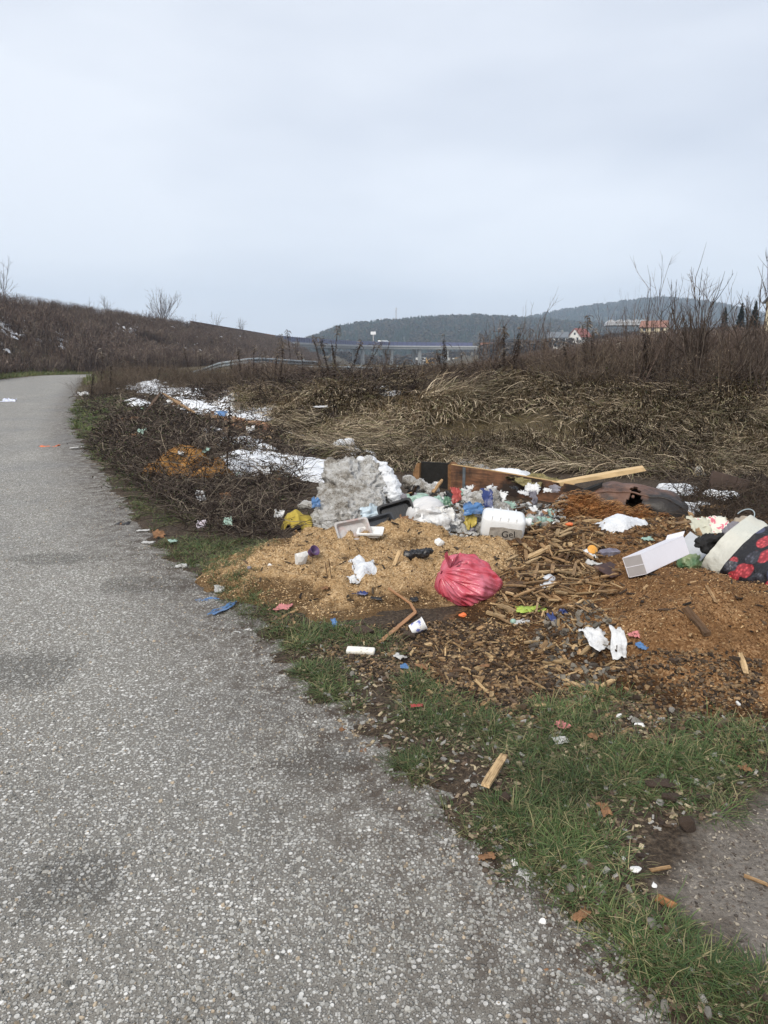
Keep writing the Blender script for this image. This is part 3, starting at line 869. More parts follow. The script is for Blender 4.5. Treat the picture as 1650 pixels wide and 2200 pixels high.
def bush_mesh(name, n_st, n_tw, spread, w, cols, leaf=0, top=0.0):
    """bare bush about one metre high"""
    A = Acc()
    base = np.stack([rng.normal(0, 0.08 + spread * 0.15, n_st), rng.normal(0, 0.08 + spread * 0.15, n_st), np.zeros(n_st) - 0.05], 1)
    d = unit(np.stack([rng.normal(0, spread, n_st), rng.normal(0, spread, n_st), np.ones(n_st)], 1))
    L = rng.uniform(0.55, 1.1, n_st)
    K = 5
    p = arcs(base, d, L, K, 0.12 * np.ones(n_st), 0.10 * np.ones(n_st))
    c = np.array(cols)
    V, Fq = ribbons(p, w * np.linspace(1.0, 0.35, K)[None] * rng.uniform(0.6, 1.3, (n_st, 1)), unit(rng.normal(size=(n_st, 3)) * [1, 1, 0.1]))
    A.add(V, Fq, np.repeat(c[rng.integers(0, len(c), n_st)] * rng.uniform(.7, 1.2, (n_st, 1)), K * 2, 0))
    si = rng.integers(0, n_st, n_tw); ti = rng.uniform(0.35, 0.98, n_tw)
    f = ti * (K - 1); i0 = np.minimum(f.astype(int), K - 2); fr = (f - i0)[:, None]
    b = p[si, i0] * (1 - fr) + p[si, i0 + 1] * fr
    d2 = unit(d[si] * 0.9 + rng.normal(0, 0.55, (n_tw, 3)) + [0, 0, 0.25])
    p2 = arcs(b, d2, rng.uniform(0.12, 0.38, n_tw), 3, 0.1 * np.ones(n_tw), 0.12 * np.ones(n_tw))
    V, Fq = ribbons(p2, w * 0.55 * np.array([[1.0, 0.75, 0.4]]) * np.ones((n_tw, 1)), unit(rng.normal(size=(n_tw, 3))))
    A.add(V, Fq, np.repeat(c[rng.integers(0, len(c), n_tw)] * rng.uniform(.7, 1.2, (n_tw, 1)), 6, 0))
    if leaf:
        b = p2[rng.integers(0, n_tw, leaf), 2] + rng.normal(0, 0.03, (leaf, 3))
        u = unit(rng.normal(size=(leaf, 3))) * w * 2.2; v = unit(rng.normal(size=(leaf, 3))) * w * 1.4
        V = np.stack([b - u, b + v, b + u], 1).reshape(-1, 3)
        A.add(V, np.arange(leaf * 3).reshape(-1, 3), np.repeat(c[rng.integers(0, len(c), leaf)] * rng.uniform(.8, 1.5, (leaf, 1)), 3, 0))
    return A.mesh(name, M_V)

BR = [(0.120, 0.092, 0.082), (0.078, 0.060, 0.055), (0.19, 0.155, 0.132), (0.130, 0.094, 0.080)]
RD = [(0.145, 0.105, 0.09), (0.21, 0.165, 0.138), (0.10, 0.078, 0.07), (0.28, 0.235, 0.19)]
bush_far = [bush_mesh('far_bush', 34, 150, s, 0.022, BR, 40) for s in (0.22, 0.34, 0.28)]
bush_tall = [bush_mesh('tall_bush', 26, 120, s, 0.013, RD, 20) for s in (0.12, 0.18)]
bush_near = [bush_mesh('near_bush', 40, 220, s, 0.010, [(0.11, 0.085, 0.066), (0.17, 0.135, 0.10), (0.07, 0.053, 0.044)], 60) for s in (0.3, 0.45, 0.38)]

# embankment scrub
n = 5200
yy = 42 + 262 * rng.uniform(0, 1, n) ** 1.5
xx = mot_x(yy) + rng.uniform(6.5, 27, n)
ok = road_sd(xx, yy) > 1.3
xx, yy = xx[ok], yy[ok]
hh = rng.uniform(0.9, 2.3, len(xx)) * np.where(fb2(xx * .1, yy * .1, 3, 101) > 0.5, 1.25, 0.8)
hh = np.minimum(hh, 1.0 + (xx - mot_x(yy) - 6) * 0.16)
cy_ = 92 + 205 * rng.uniform(0, 1, 420); cx_ = mot_x(cy_) + rng.uniform(6.5, 9, 420)
xx = np.concatenate([xx, cx_]); yy = np.concatenate([yy, cy_]); hh = np.concatenate([hh, (0.6 + 2.8 * rng.uniform(0, 1, 420) ** 3.0) * np.where(cy_ > 160, 0.5, 0.7)])
scatter('embankment_scrub', np.stack([xx, yy, Hbase(xx, yy)], 1), bush_far + bush_tall, np.stack([hh * rng.uniform(0.8, 1.5, len(xx)), hh * rng.uniform(.8, 1.5, len(xx)), hh], 1), lean=0.08)
# valley scrub beyond the bank
n = 5200
yy = 19 + 340 * rng.uniform(0, 1, n) ** 2.0
ang = rng.uniform(-0.20, 0.62, n)
xx = yy * np.tan(ang)
ok = (yy - bank_base(xx) > 8.5) & (road_sd(xx, yy) > 3) & (mot_dist(xx, yy) > 11)
xx, yy = xx[ok], yy[ok]
hh = rng.uniform(1.2, 2.9, len(xx)) * (1 + 0.5 * sst(60, 200, yy))
zb = Hbase(xx, yy)
# keep the middle open so that the viaduct shows
lim = 1.6 + yy * np.interp(xx / yy, [-0.2, -0.05, 0.12, 0.2, 0.35, 0.6], [-0.004, -0.022, -0.012, 0.004, 0.030, 0.045])
hh = np.where(zb + hh > lim, np.maximum(lim - zb, 0.4), hh)
ok = hh > 0.5
xx, yy, zb, hh = xx[ok], yy[ok], zb[ok], hh[ok]
scatter('valley_scrub', np.stack([xx, yy, zb], 1), bush_far + bush_tall, np.stack([hh * rng.uniform(0.6, 1.1, len(xx)), hh * rng.uniform(.6, 1.1, len(xx)), hh], 1), lean=0.08)

# ---------------------------------------------------------------- hills with forest
M_HILL = simple('hill_floor', (0.055, 0.062, 0.040), 0.95, 0.4, 0.02, coord='Generated')
def hill(name, ridge_px, dist, depth, foot, seed):
    pts = np.array([[(a - CX) / F, b] for a, b in ridge_px])
    u = np.linspace(pts[0, 0], pts[-1, 0], 90)
    top = np.interp(u, pts[:, 0], pts[:, 1])
    V = []; K = 14
    for j in range(K):
        s = j / (K - 1)
        for k, uu in enumerate(u):
            y = dist - depth * (1 - s) ** 1.0
            zt = CAMZ + (HZ - top[k]) / F * dist
            z = foot + (zt - foot - 9) * (math.sin(s * math.pi / 2) ** 1.1)
            V.append((uu * y, y, z))
    for uu in u: V.append((uu * (dist + depth), dist + depth, foot))
    K += 1
    V = np.array(V)
    id_ = np.arange(len(V)).reshape(K, 90)
    Fq = np.stack([id_[:-1, :-1], id_[:-1, 1:], id_[1:, 1:], id_[1:, :-1]], -1).reshape(-1, 4)
    tag(link(name, mesh_np(name, V, [Fq], M_HILL, smooth=True)), kind='structure')
    return V.reshape(K, 90, 3)
front = hill('hill', [(560, 750), (640, 742), (690, 727), (722, 712), (780, 703), (850, 698), (900, 693), (1000, 689), (1060, 690), (1120, 694), (1200, 700), (1350, 712), (1500, 730)], 1250, 420, -6, 1)
back = hill('hill', [(900, 740), (1000, 716), (1080, 702), (1130, 688), (1200, 674), (1300, 660), (1360, 653), (1400, 649), (1450, 653), (1530, 664), (1620, 684), (1750, 690), (1900, 680), (2300, 700)], 1900, 500, -6, 2)

def conifer_mesh(name, tiers, seed, cols):
    r = np.random.default_rng(seed); A = Acc()
    a8 = np.arange(7) * 2 * math.pi / 7
    A.add(*(lambda v, f: (v, f))(np.array([[0.02 * math.cos(a), 0.02 * math.sin(a), z] for z in (0, 0.4) for a in a8]), np.array([[i, (i + 1) % 7, 7 + (i + 1) % 7, 7 + i] for i in range(7)])), (0.05, 0.035, 0.025))
    for k in range(tiers):
        z0 = 0.10 + 0.82 * k / tiers; rad = 0.21 * (1 - k / tiers) ** 0.8 + 0.02
        ring = np.array([[math.cos(a) * rad * r.uniform(0.55, 1.25), math.sin(a) * rad * r.uniform(.55, 1.25), z0 - r.uniform(0, 0.05)] for a in a8 + r.uniform(0, 1)])
        V = np.concatenate([ring, [[0, 0, z0 + 0.9 / tiers * 1.7]]])
        A.add(V, np.array([[i, (i + 1) % 7, 7] for i in range(7)]), np.array(cols[k % len(cols)]) * r.uniform(0.75, 1.2))
    return A.mesh(name, M_V)
def broad_mesh(name, seed, cols):
    r = np.random.default_rng(seed); A = Acc()
    n = 90
    c = unit(r.normal(size=(n, 3))) * (r.uniform(0.5, 1, (n, 1)) ** 0.5) * [0.32, 0.32, 0.38] + [0, 0, 0.6]
    u = unit(r.normal(size=(n, 3))) * 0.11; v = unit(r.normal(size=(n, 3))) * 0.09
    A.add(np.stack([c - u, c + v, c + u, c - v], 1).reshape(-1, 3), np.arange(n * 4).reshape(-1, 4), np.repeat(np.array(cols)[r.integers(0, len(cols), n)], 4, 0))
    A.add(np.array([[-.03, 0, 0], [.03, 0, 0], [.02, 0, .5], [-.02, 0, .5]]), np.array([[0, 1, 2, 3]]), (0.06, 0.045, 0.035))
    return A.mesh(name, M_V)
CF = [(0.022, 0.036, 0.026), (0.016, 0.028, 0.020), (0.030, 0.043, 0.030)]
forest_p = [conifer_mesh('spruce', 6, i, CF) for i in range(3)] + [broad_mesh('leafless_tree', 9, [(0.085, 0.075, 0.055), (0.06, 0.055, 0.04)])]
pts = []
for Hm, cnt in ((front, 5200), (back, 6000)):
    K = Hm.shape[0] - 1
    s = rng.uniform(0.0, 1, cnt) ** 0.7 * (K - 1); s[:cnt // 6] = K - 1 - rng.uniform(0, 0.6, cnt // 6); q = rng.uniform(0, 89, cnt)
    i0 = np.minimum(s.astype(int), K - 2); j0 = np.minimum(q.astype(int), 88); fs = (s - i0)[:, None]; fq = (q - j0)[:, None]
    pts.append(Hm[i0, j0] * (1 - fs) * (1 - fq) + Hm[i0 + 1, j0] * fs * (1 - fq) + Hm[i0, j0 + 1] * (1 - fs) * fq + Hm[i0 + 1, j0 + 1] * fs * fq)
vy = 300 + 560 * rng.uniform(0, 1, 2600); vx = vy * rng.uniform(-0.16, 0.42, 2600)
okv = (mot_dist(vx, vy) > 9) & ((vy > 512) | (vx / vy > 0.135))
vx, vy = vx[okv], vy[okv]
pts = np.concatenate(pts); hh = rng.uniform(9, 17, len(pts))
vz = Hbase(vx, vy); vh = np.clip(rng.uniform(4, 9, len(vx)), 0, np.maximum(1.6 - 0.008 * vy - vz + np.where(vx / vy > 0.13, 9, 0) + np.where(vy > 520, 6, 0), 2))
scatter('valley_wood', np.stack([vx, vy, vz], 1), [broad_mesh('leafless_tree', 20 + i, [(0.075, 0.060, 0.05), (0.05, 0.042, 0.036), (0.10, 0.082, 0.066)]) for i in range(3)], np.stack([vh * 1.6, vh * 1.6, vh], 1))
scatter('hill_forest', pts, forest_p, np.stack([hh * 1.25, hh * 1.25, hh], 1))

# ---------------------------------------------------------------- viaduct, barriers, mast
M_CONC = simple('pale_concrete', (0.30, 0.31, 0.31), 0.85, 0.25, 0.6, dirt=(0.2, 0.2, 0.19))
M_BARR = simple('blue_barrier_panel', (0.115, 0.125, 0.235), 0.35, 0.2, 0.3)
M_BPOST = simple('barrier_post', (0.10, 0.10, 0.13), 0.5, 0.2, 1)
M_RUSTW = simple('brown_noise_wall', (0.115, 0.060, 0.042), 0.85, 0.3, 0.8)
M_ORW = simple('orange_noise_wall', (0.29, 0.125, 0.065), 0.85, 0.25, 0.8)
def along(pts, L0=0.0):
    d = np.concatenate([[0], np.cumsum(np.hypot(*np.diff(pts, axis=0).T))])
    return d
def strip(pts, off, z0, z1, w):
    """vertical-walled strip following pts, offset sideways"""
    T = np.gradient(pts, axis=0); T /= np.linalg.norm(T, axis=1, keepdims=True)
    N_ = np.stack([T[:, 1], -T[:, 0]], 1)
    a = pts + N_ * (off - w / 2); b = pts + N_ * (off + w / 2)
    n_ = len(pts)
    V = np.concatenate([np.c_[a, np.full(n_, z0)], np.c_[b, np.full(n_, z0)], np.c_[b, np.full(n_, z1)], np.c_[a, np.full(n_, z1)]])
    i = np.arange(n_ - 1)
    Fs = []
    for p0, p1 in ((0, 1), (1, 2), (2, 3), (3, 0)):
        Fs.append(np.stack([i + p0 * n_, i + 1 + p0 * n_, i + 1 + p1 * n_, i + p1 * n_], -1))
    Fs.append(np.array([[0, n_, 2 * n_, 3 * n_], [n_ - 1, 2 * n_ - 1, 3 * n_ - 1, 4 * n_ - 1]]))
    return V, np.concatenate(Fs)
def resample(pts, step):
    d = along(pts); s = np.arange(0, d[-1], step)
    return np.stack([np.interp(s, d, pts[:, 0]), np.interp(s, d, pts[:, 1])], 1)
mot_s = resample(MOT, 2.0)
for _ in range(6): mot_s[1:-1] = (mot_s[:-2] + mot_s[2:]) / 2
sel = mot_s[(mot_s[:, 1] > 296) & (mot_s[:, 0] < 63)]
via = empty('viaduct', (float(sel[0, 0]), float(sel[0, 1]), -8), 'long concrete motorway viaduct on slim piers carrying a blue noise barrier', 'viaduct')
def part_w(name, V, Fs, mat, parent, smooth=False):
    V = np.asarray(V) - np.array(parent.location)
    return link(name, mesh_np(name, V, [Fs], mat, smooth=smooth), parent)
part_w('deck', *strip(sel, 0, 4.5, 6.5, 10.0), M_CONC, via)
part_w('cornice', *strip(sel, 5.2, 5.9, 6.75, 0.5), simple('bright_concrete', (0.44, 0.45, 0.46), 0.8, 0.2, 0.5), via)
dd = along(sel)
for side in (1, -1):
    k = 0
    for s0 in np.arange(0, dd[-1] - 4, 4.0):
        i0 = np.searchsorted(dd, s0); i1 = min(np.searchsorted(dd, s0 + 3.86), len(sel) - 1)
        a = np.array([np.interp(s0, dd, sel[:, 0]), np.interp(s0, dd, sel[:, 1])]); b = np.array([np.interp(s0 + 3.86, dd, sel[:, 0]), np.interp(s0 + 3.86, dd, sel[:, 1])])
        part_w('barrier_panel', *strip(np.array([a, b]), side * 5.0, 6.76, 9.0, 0.06), M_BARR, via)
        if side == 1:
            part_w('barrier_post', *strip(np.array([a - (b - a) * 0.03, a - (b - a) * 0.005]), 5.12, 6.76, 9.2, 0.22), M_BPOST, via)
def at_px(px_):
    u = (px_ - CX) / F
    return sel[np.argmin(np.abs(sel[:, 0] / sel[:, 1] - u))]
for px_ in (640, 700, 771, 833, 893, 955):
    c = at_px(px_)
    g = float(Hbase(np.array([c[0]]), np.array([c[1]]))[0])
    i = np.argmin(np.abs(sel - c).sum(1)); T = sel[min(i + 1, len(sel) - 1)] - sel[i - 1]; a = math.atan2(T[1], T[0])
    rot = Matrix.Rotation(a, 3, 'Z')
    for k in (-3.2, 3.2):
        q = Vector((c[0] - math.sin(a) * k, c[1] + math.cos(a) * k, 0)) - via.location
        box_obj('pier', (q.x, q.y, (g - 1 + 4.2) / 2 + 8), (1.9, 1.5, 4.2 - g + 1), M_CONC, via, rot)
    q = Vector((c[0], c[1], 0)) - via.location
    box_obj('pier_cap', (q.x, q.y, 4.55 + 8), (2.0, 9.4, 0.7), M_CONC, via, rot)
# noise walls on the embankment
wl = mot_s[(mot_s[:, 1] > 165) & (mot_s[:, 1] < 296)]
nw = empty('noise_wall', (float(wl[0, 0]), float(wl[0, 1]), 6.5), 'low dark brown noise wall along the crest of the scrubby embankment', 'wall')
seg = resample(wl, 6.0)
for i in range(len(seg) - 1):
    a, b = seg[i], seg[i + 1]
    part_w('panel', *strip(np.array([a, a + (b - a) * 0.97]), 6.0, 6.0, 8.9, 0.25), M_ORW if a[1] > 262 else M_RUSTW, nw)
ne = mot_s[(mot_s[:, 0] >= 63) & (mot_s[:, 0] < 75)]
nw2 = empty('noise_wall', (float(ne[0, 0]), float(ne[0, 1]), 6.5), 'short orange noise wall at the right hand end of the viaduct', 'wall')
part_w('panel', *strip(ne[:4], 5.0, 6.0, 9.0, 0.25), M_ORW, nw2)
part_w('panel', *strip(ne[3:], 5.0, 6.0, 9.0, 0.24), M_ORW, nw2)
# lorry on the viaduct
c = at_px(826); i = np.argmin(np.abs(sel - c).sum(1)); T = sel[i + 1] - sel[i - 1]
M_WHT = simple('white_paint', (0.78, 0.79, 0.80), 0.4, 0.08, 2)
M_BLK = simple('black_rubber', (0.02, 0.02, 0.02), 0.7, 0.2, 8)
M_GLS = simple('dark_glass', (0.03, 0.04, 0.05), 0.15, 0.1, 2)
lor = empty('lorry', (c[0], c[1], 6.5), 'white lorry crossing the viaduct behind the blue barrier', 'lorry', rz=math.atan2(T[1], T[0]))
box_obj('cargo_box', (-1.0, 0, 2.2), (7.0, 2.4, 2.6), M_WHT, lor, bevel=0.05)
box_obj('cab', (3.6, 0, 1.75), (1.9, 2.3, 2.3), M_WHT, lor, bevel=0.15)
box_obj('windscreen', (4.52, 0, 2.2), (0.12, 1.9, 0.9), M_GLS, lor)
for wx in (-3.2, -2.0, 3.4):
    for wy in (-1.0, 1.0):
        w = lathe('wheel', [(0.02, -0.15), (0.5, -0.15), (0.5, 0.15), (0.02, 0.15)], M_BLK, 14, lor)
        w.location = (wx, wy, 0.5); w.rotation_euler = (math.pi / 2, 0, 0)
# radio masts on the wooded ridge
M_MAST = simple('mast_steel', (0.42, 0.40, 0.40), 0.5, 0.2, 1)
def mast(px_, py0, py1, dist, label):
    b = Q(px_, py1, dist); t_ = Q(px_, py0, dist); h = t_.z - b.z + 8
    m = empty('radio_mast', (b.x, b.y, b.z - 8), label, 'mast')
    w = 3.0
    A = Acc()
    leg = np.array([[[sx * w / 2, sy * w / 2, 0], [sx * w / 4, sy * w / 4, h]] for sx in (-1, 1) for sy in (-1, 1)], float)
    for k in range(4):
        V, Fq = tubes(leg[k:k + 1], np.full((1, 2), 0.30), 4)
        link('leg', mesh_np('leg', V, [Fq], M_MAST), m)
    br = []
    nb = int(h / 3)
    for i in range(nb):
        z0, z1 = h * i / nb, h * (i + 1) / nb
        for (ax, ay), (bx, by) in (((-1, -1), (1, -1)), ((1, -1), (1, 1)), ((1, 1), (-1, 1)), ((-1, 1), (-1, -1))):
            w0 = w / 2 * (1 - .5 * z0 / h); w1 = w / 2 * (1 - .5 * z1 / h)
            br.append([[ax * w0, ay * w0, z0], [bx * w1, by * w1, z1]])
    V, Fq = tubes(np.array(br), np.full((len(br), 2), 0.17), 3)
    link('bracing', mesh_np('bracing', V, [Fq], M_MAST), m)
    for i in range(3):
        box_obj('antenna', (math.cos(i * 2.1) * 1.3, math.sin(i * 2.1) * 1.3, h - 2.0), (0.7, 0.7, 3.2), M_WHT, m, bevel=0.1)
    return m
mast(851, 661, 694, 1240, 'tall lattice radio mast on the wooded ridge')
mast(818, 684, 700, 1240, 'short lattice mast beside the tall radio mast')

# ---------------------------------------------------------------- houses on the right slope
M_RED = simple('red_roof_tiles', (0.25, 0.085, 0.07), 0.8, 0.3, 1.5)
M_GRY = simple('grey_roof', (0.13, 0.145, 0.165), 0.7, 0.2, 1.5)
M_ORR = simple('faded_tile_roof', (0.27, 0.135, 0.10), 0.85, 0.3, 1.5)
M_PLW = simple('white_render', (0.72, 0.72, 0.70), 0.9, 0.15, 0.7)
M_PLY = simple('cream_render', (0.66, 0.58, 0.40), 0.9, 0.15, 0.7)
def house(px_, py_, dist, L, Wd, hw, hr, rz, wall, roof, label):
    b = Q(px_, py_, dist)
    z = float(Hbase(np.array([b.x]), np.array([b.y]))[0])
    z = max(z, b.z - 2.5)
    h = empty('house', (b.x, b.y, b.z), label, 'house', rz=rz)
    box_obj('wall', (0, 0, hw / 2 - 2), (L, Wd, hw + 4), wall, h)
    def prism(name, l, w, z0, hh, mat, x0=0, y0=0, parent=None):
        V = np.array([[x0 - l / 2, y0 - w / 2, z0], [x0 + l / 2, y0 - w / 2, z0], [x0 + l / 2, y0 + w / 2, z0], [x0 - l / 2, y0 + w / 2, z0], [x0 - l / 2, y0, z0 + hh], [x0 + l / 2, y0, z0 + hh]])
        return link(name, mesh_np(name, V, [np.array([[0, 1, 5, 4], [2, 3, 4, 5]]), np.array([[1, 2, 5], [3, 0, 4]])], mat), parent or h)
    prism('gable', L - 0.1, Wd - 0.1, hw - 0.02, hr - 0.25, wall)
    th = 0.25; sl = math.atan2(hr, Wd / 2)
    rf = empty_part = None
    bm = bmesh.new()
    for s in (-1, 1):
        ln = (Wd / 2 + 0.5) / math.cos(sl)
        rot = Matrix.Rotation(-s * sl, 3, 'X')
        box_bm(bm, (0, s * (Wd / 4 + 0.25), hw + hr / 2 - 0.5 * math.tan(sl) / 2), (L + 0.8, ln, th), rot)
    rf = link('roof', bm_mesh('roof', bm, roof), h)
    box_obj('chimney', (L * 0.2, 0.4, hw + hr + 0.3), (0.7, 0.7, 1.4), M_CONC, rf)
    nwin = max(2, int(L / 3))
    for k in range(nwin):
        x0 = -L / 2 + L * (k + 0.5) / nwin
        w = box_obj('window', (x0, -Wd / 2 - 0.02, hw * 0.55), (1.1, 0.1, 1.3), M_GLS, h)
        box_obj('window_frame', (x0, -Wd / 2 - 0.05, hw * 0.55 - 0.72), (1.3, 0.16, 0.12), M_PLW, w)
    for y0 in (-Wd / 4, Wd / 4):
        box_obj('window', (-L / 2 - 0.02, y0, hw * 0.55), (0.1, 1.0, 1.3), M_GLS, h)
    box_obj('window', (-L / 2 - 0.02, 0, hw + hr * 0.3), (0.1, 0.9, 1.0), M_GLS, h)
    return h
house(1198, 737, 330, 9, 6, 2.6, 2.2, R(-20), M_PLW, M_GRY, 'white house with grey roof beside the red-roofed house')
house(1245, 736, 330, 8, 6.5, 2.8, 3.4, R(40), M_PLW, M_RED, 'white house with steep red roof among bare trees')
house(1405, 714, 300, 10, 6, 2.2, 2.4, R(-30), M_PLY, M_ORR, 'cream house with faded orange tiled roof higher on the slope')
house(1700, 688, 120, 6, 5, 3.2, 1.8, R(15), M_PLY, M_GRY, 'cream building with dark roof behind the bare shrubs')
M_SHEET = simple('greenhouse_sheet', (0.50, 0.52, 0.55), 0.4, 0.5, 0.8)
# long white sheeted structure between the houses
b = Q(1345, 700, 340)
gh = empty('greenhouse', b, 'long white sheeted greenhouse above the red-roofed house', 'greenhouse', rz=R(-12))
for k in range(5):
    a = np.linspace(0, math.pi, 9)
    prof = np.stack([np.cos(a) * 2.2 + (k - 2) * 3.6, np.sin(a) * 2.6], 1)
    V = np.concatenate([np.c_[prof[:, 0], np.full(9, y0), prof[:, 1]] for y0 in (-7, 7)])
    i = np.arange(8)
    Fs = np.stack([i, i + 1, i + 10, i + 9], -1)
    link('tunnel', mesh_np('tunnel', V, [Fs, np.arange(9)[None], np.arange(9)[None] + 9], M_SHEET), gh)
box_obj('frame', (0, -7.1, 1.2), (18.5, 0.15, 0.15), M_MAST, gh)

M_OCH = simple('ochre_wall', (0.50, 0.30, 0.09), 0.85, 0.2, 0.5)
b = Q(945, 777, 545)
sh = empty('shed', b, 'long low ochre and white shed seen beyond the viaduct piers', 'building', rz=R(6))
for k, (x0, l_) in enumerate(((-16, 9), (-6, 10), (5, 11), (15, 8))):
    box_obj('wall', (x0, 0, 1.0), (l_, 6, 4.4), M_OCH if k % 2 else M_PLW, sh)
box_obj('roof', (0, 0, 3.4), (42, 6.6, 0.35), M_GRY, sh)
b = Q(802, 742, 560)
bb = empty('billboard', b, 'white roadside sign board on a pole behind the viaduct', 'sign')
box_obj('pole', (0, 0, 3.5), (0.7, 0.7, 12), M_MAST, bb); box_obj('board', (0, -0.4, 9.2), (4.0, 0.5, 2.2), M_WHT, bb)
# spruces on the right
def spruce_thing(px_, top, base, dist, label):
    b = Q(px_, base, dist); t_ = Q(px_, top, dist); h = t_.z - b.z
    o = empty('spruce_tree', b, label, 'tree', 'spruces behind the bare shrubs')
    V, Fq = tubes(np.array([[[0, 0, -1.0], [0, 0, h * 0.95]]]), np.array([[h * 0.02, 0.02]]), 6)
    link('trunk', mesh_np('trunk', V, [Fq], M_V, np.tile([[0.06, 0.045, 0.035]], (len(V), 1))), o)
    A = Acc()
    nb = 420
    f = rng.uniform(0.08, 1, nb); z = h * f; rr = h * 0.24 * (1 - f) ** 0.85 + 0.05
    a = rng.uniform(0, 6.28, nb)
    K = 5; t = np.linspace(0, 1, K)
    ln = rr * rng.uniform(0.6, 1.1, nb)
    p = np.stack([np.cos(a)[:, None] * ln[:, None] * t, np.sin(a)[:, None] * ln[:, None] * t, z[:, None] - ln[:, None] * 0.35 * t + ln[:, None] * 0.25 * t ** 3], -1)
    V, Fq = ribbons(p, h * 0.030 * np.array([[0.8, 1.3, 1.2, 0.9, 0.2]]) * np.ones((nb, 1)), np.stack([-np.sin(a), np.cos(a), rng.normal(0, .4, nb)], 1))
    A.add(V, Fq, np.repeat(np.array(CF)[rng.integers(0, 3, nb)] * rng.uniform(0.7, 1.5, (nb, 1)), K * 2, 0))
    V2 = V + rng.normal(0, h * 0.008, V.shape) + [0, 0, -h * 0.014]
    A.add(V2, Fq, np.repeat(np.array(CF)[rng.integers(0, 3, nb)] * rng.uniform(0.6, 1.2, (nb, 1)), K * 2, 0))
    link('crown', A.mesh('crown', M_V), o)
spruce_thing(1588, 650, 722, 120, 'stout dark spruce between bare shrubs, left of its pair')
spruce_thing(1617, 645, 722, 118, 'slim dark spruce beside the cream building with dark roof')
spruce_thing(1554, 660, 716, 140, 'small shaggy conifer in front of the stout spruce')

# ---------------------------------------------------------------- guard rails
M_GALV = simple('galvanised_steel', (0.25, 0.285, 0.31), 0.45, 0.25, 3, dirt=(0.16, 0.15, 0.13), dirt_amt=0.5)
def guard_rail(pts3, post_step, hgt, label, end_drop=True):
    pts3 = np.array(pts3, float)
    o = empty('guard_rail', pts3[0], label, 'guard rail')
    d = np.concatenate([[0], np.cumsum(np.linalg.norm(np.diff(pts3, axis=0), axis=1))])
    s = np.arange(0, d[-1], 1.0)
    p = np.stack([np.interp(s, d, pts3[:, k]) for k in range(3)], 1)
    T = np.gradient(p, axis=0); T /= np.linalg.norm(T, axis=1, keepdims=True)
    N_ = np.stack([T[:, 1], -T[:, 0], np.zeros(len(T))], 1)
    hz = np.full(len(s), hgt)
    if end_drop: hz *= sst(-1, 9, s)
    prof = [(0.0, -0.155), (0.08, -0.12), (0.08, -0.05), (0.0, -0.02), (0.0, 0.02), (0.08, 0.05), (0.08, 0.12), (0.0, 0.155)]
    V = np.stack([p + N_ * a + np.array([0, 0, 1.0]) * (hz - 0.155 + b)[:, None] for a, b in prof], 1) - pts3[0]
    id_ = np.arange(len(s) * 8).reshape(-1, 8)
    Fq = np.stack([id_[:-1, :-1], id_[:-1, 1:], id_[1:, 1:], id_[1:, :-1]], -1).reshape(-1, 4)
    link('beam', mesh_np('beam', V.reshape(-1, 3), [Fq], M_GALV), o)
    for ss in np.arange(1.0, d[-1], post_step):
        q = np.array([np.interp(ss, d, pts3[:, k]) for k in range(3)]) - pts3[0]
        i = min(int(ss), len(s) - 1)
        hh_ = hz[i]
        box_obj('post', (q[0] - N_[i, 0] * 0.1, q[1] - N_[i, 1] * .1, hh_ / 2 - 0.2), (0.12, 0.15, hh_ + 0.4), M_GALV, o)
    return o
def gpt(px_, py_, y): 
    q = Q(px_, py_, y); return (q.x, q.y, q.z)
guard_rail([gpt(405, 800, 46), gpt(470, 799, 42), gpt(535, 799, 41), gpt(640, 803, 46), gpt(690, 803, 50)], 3.2, 0.85, 'galvanised guard rail rising out of the weeds by the road bend')
guard_rail([gpt(640, 804, 56), gpt(760, 804, 58), gpt(870, 808, 60)], 1.1, 0.62, 'close-posted grey bridge railing behind the tall dead weeds', False)

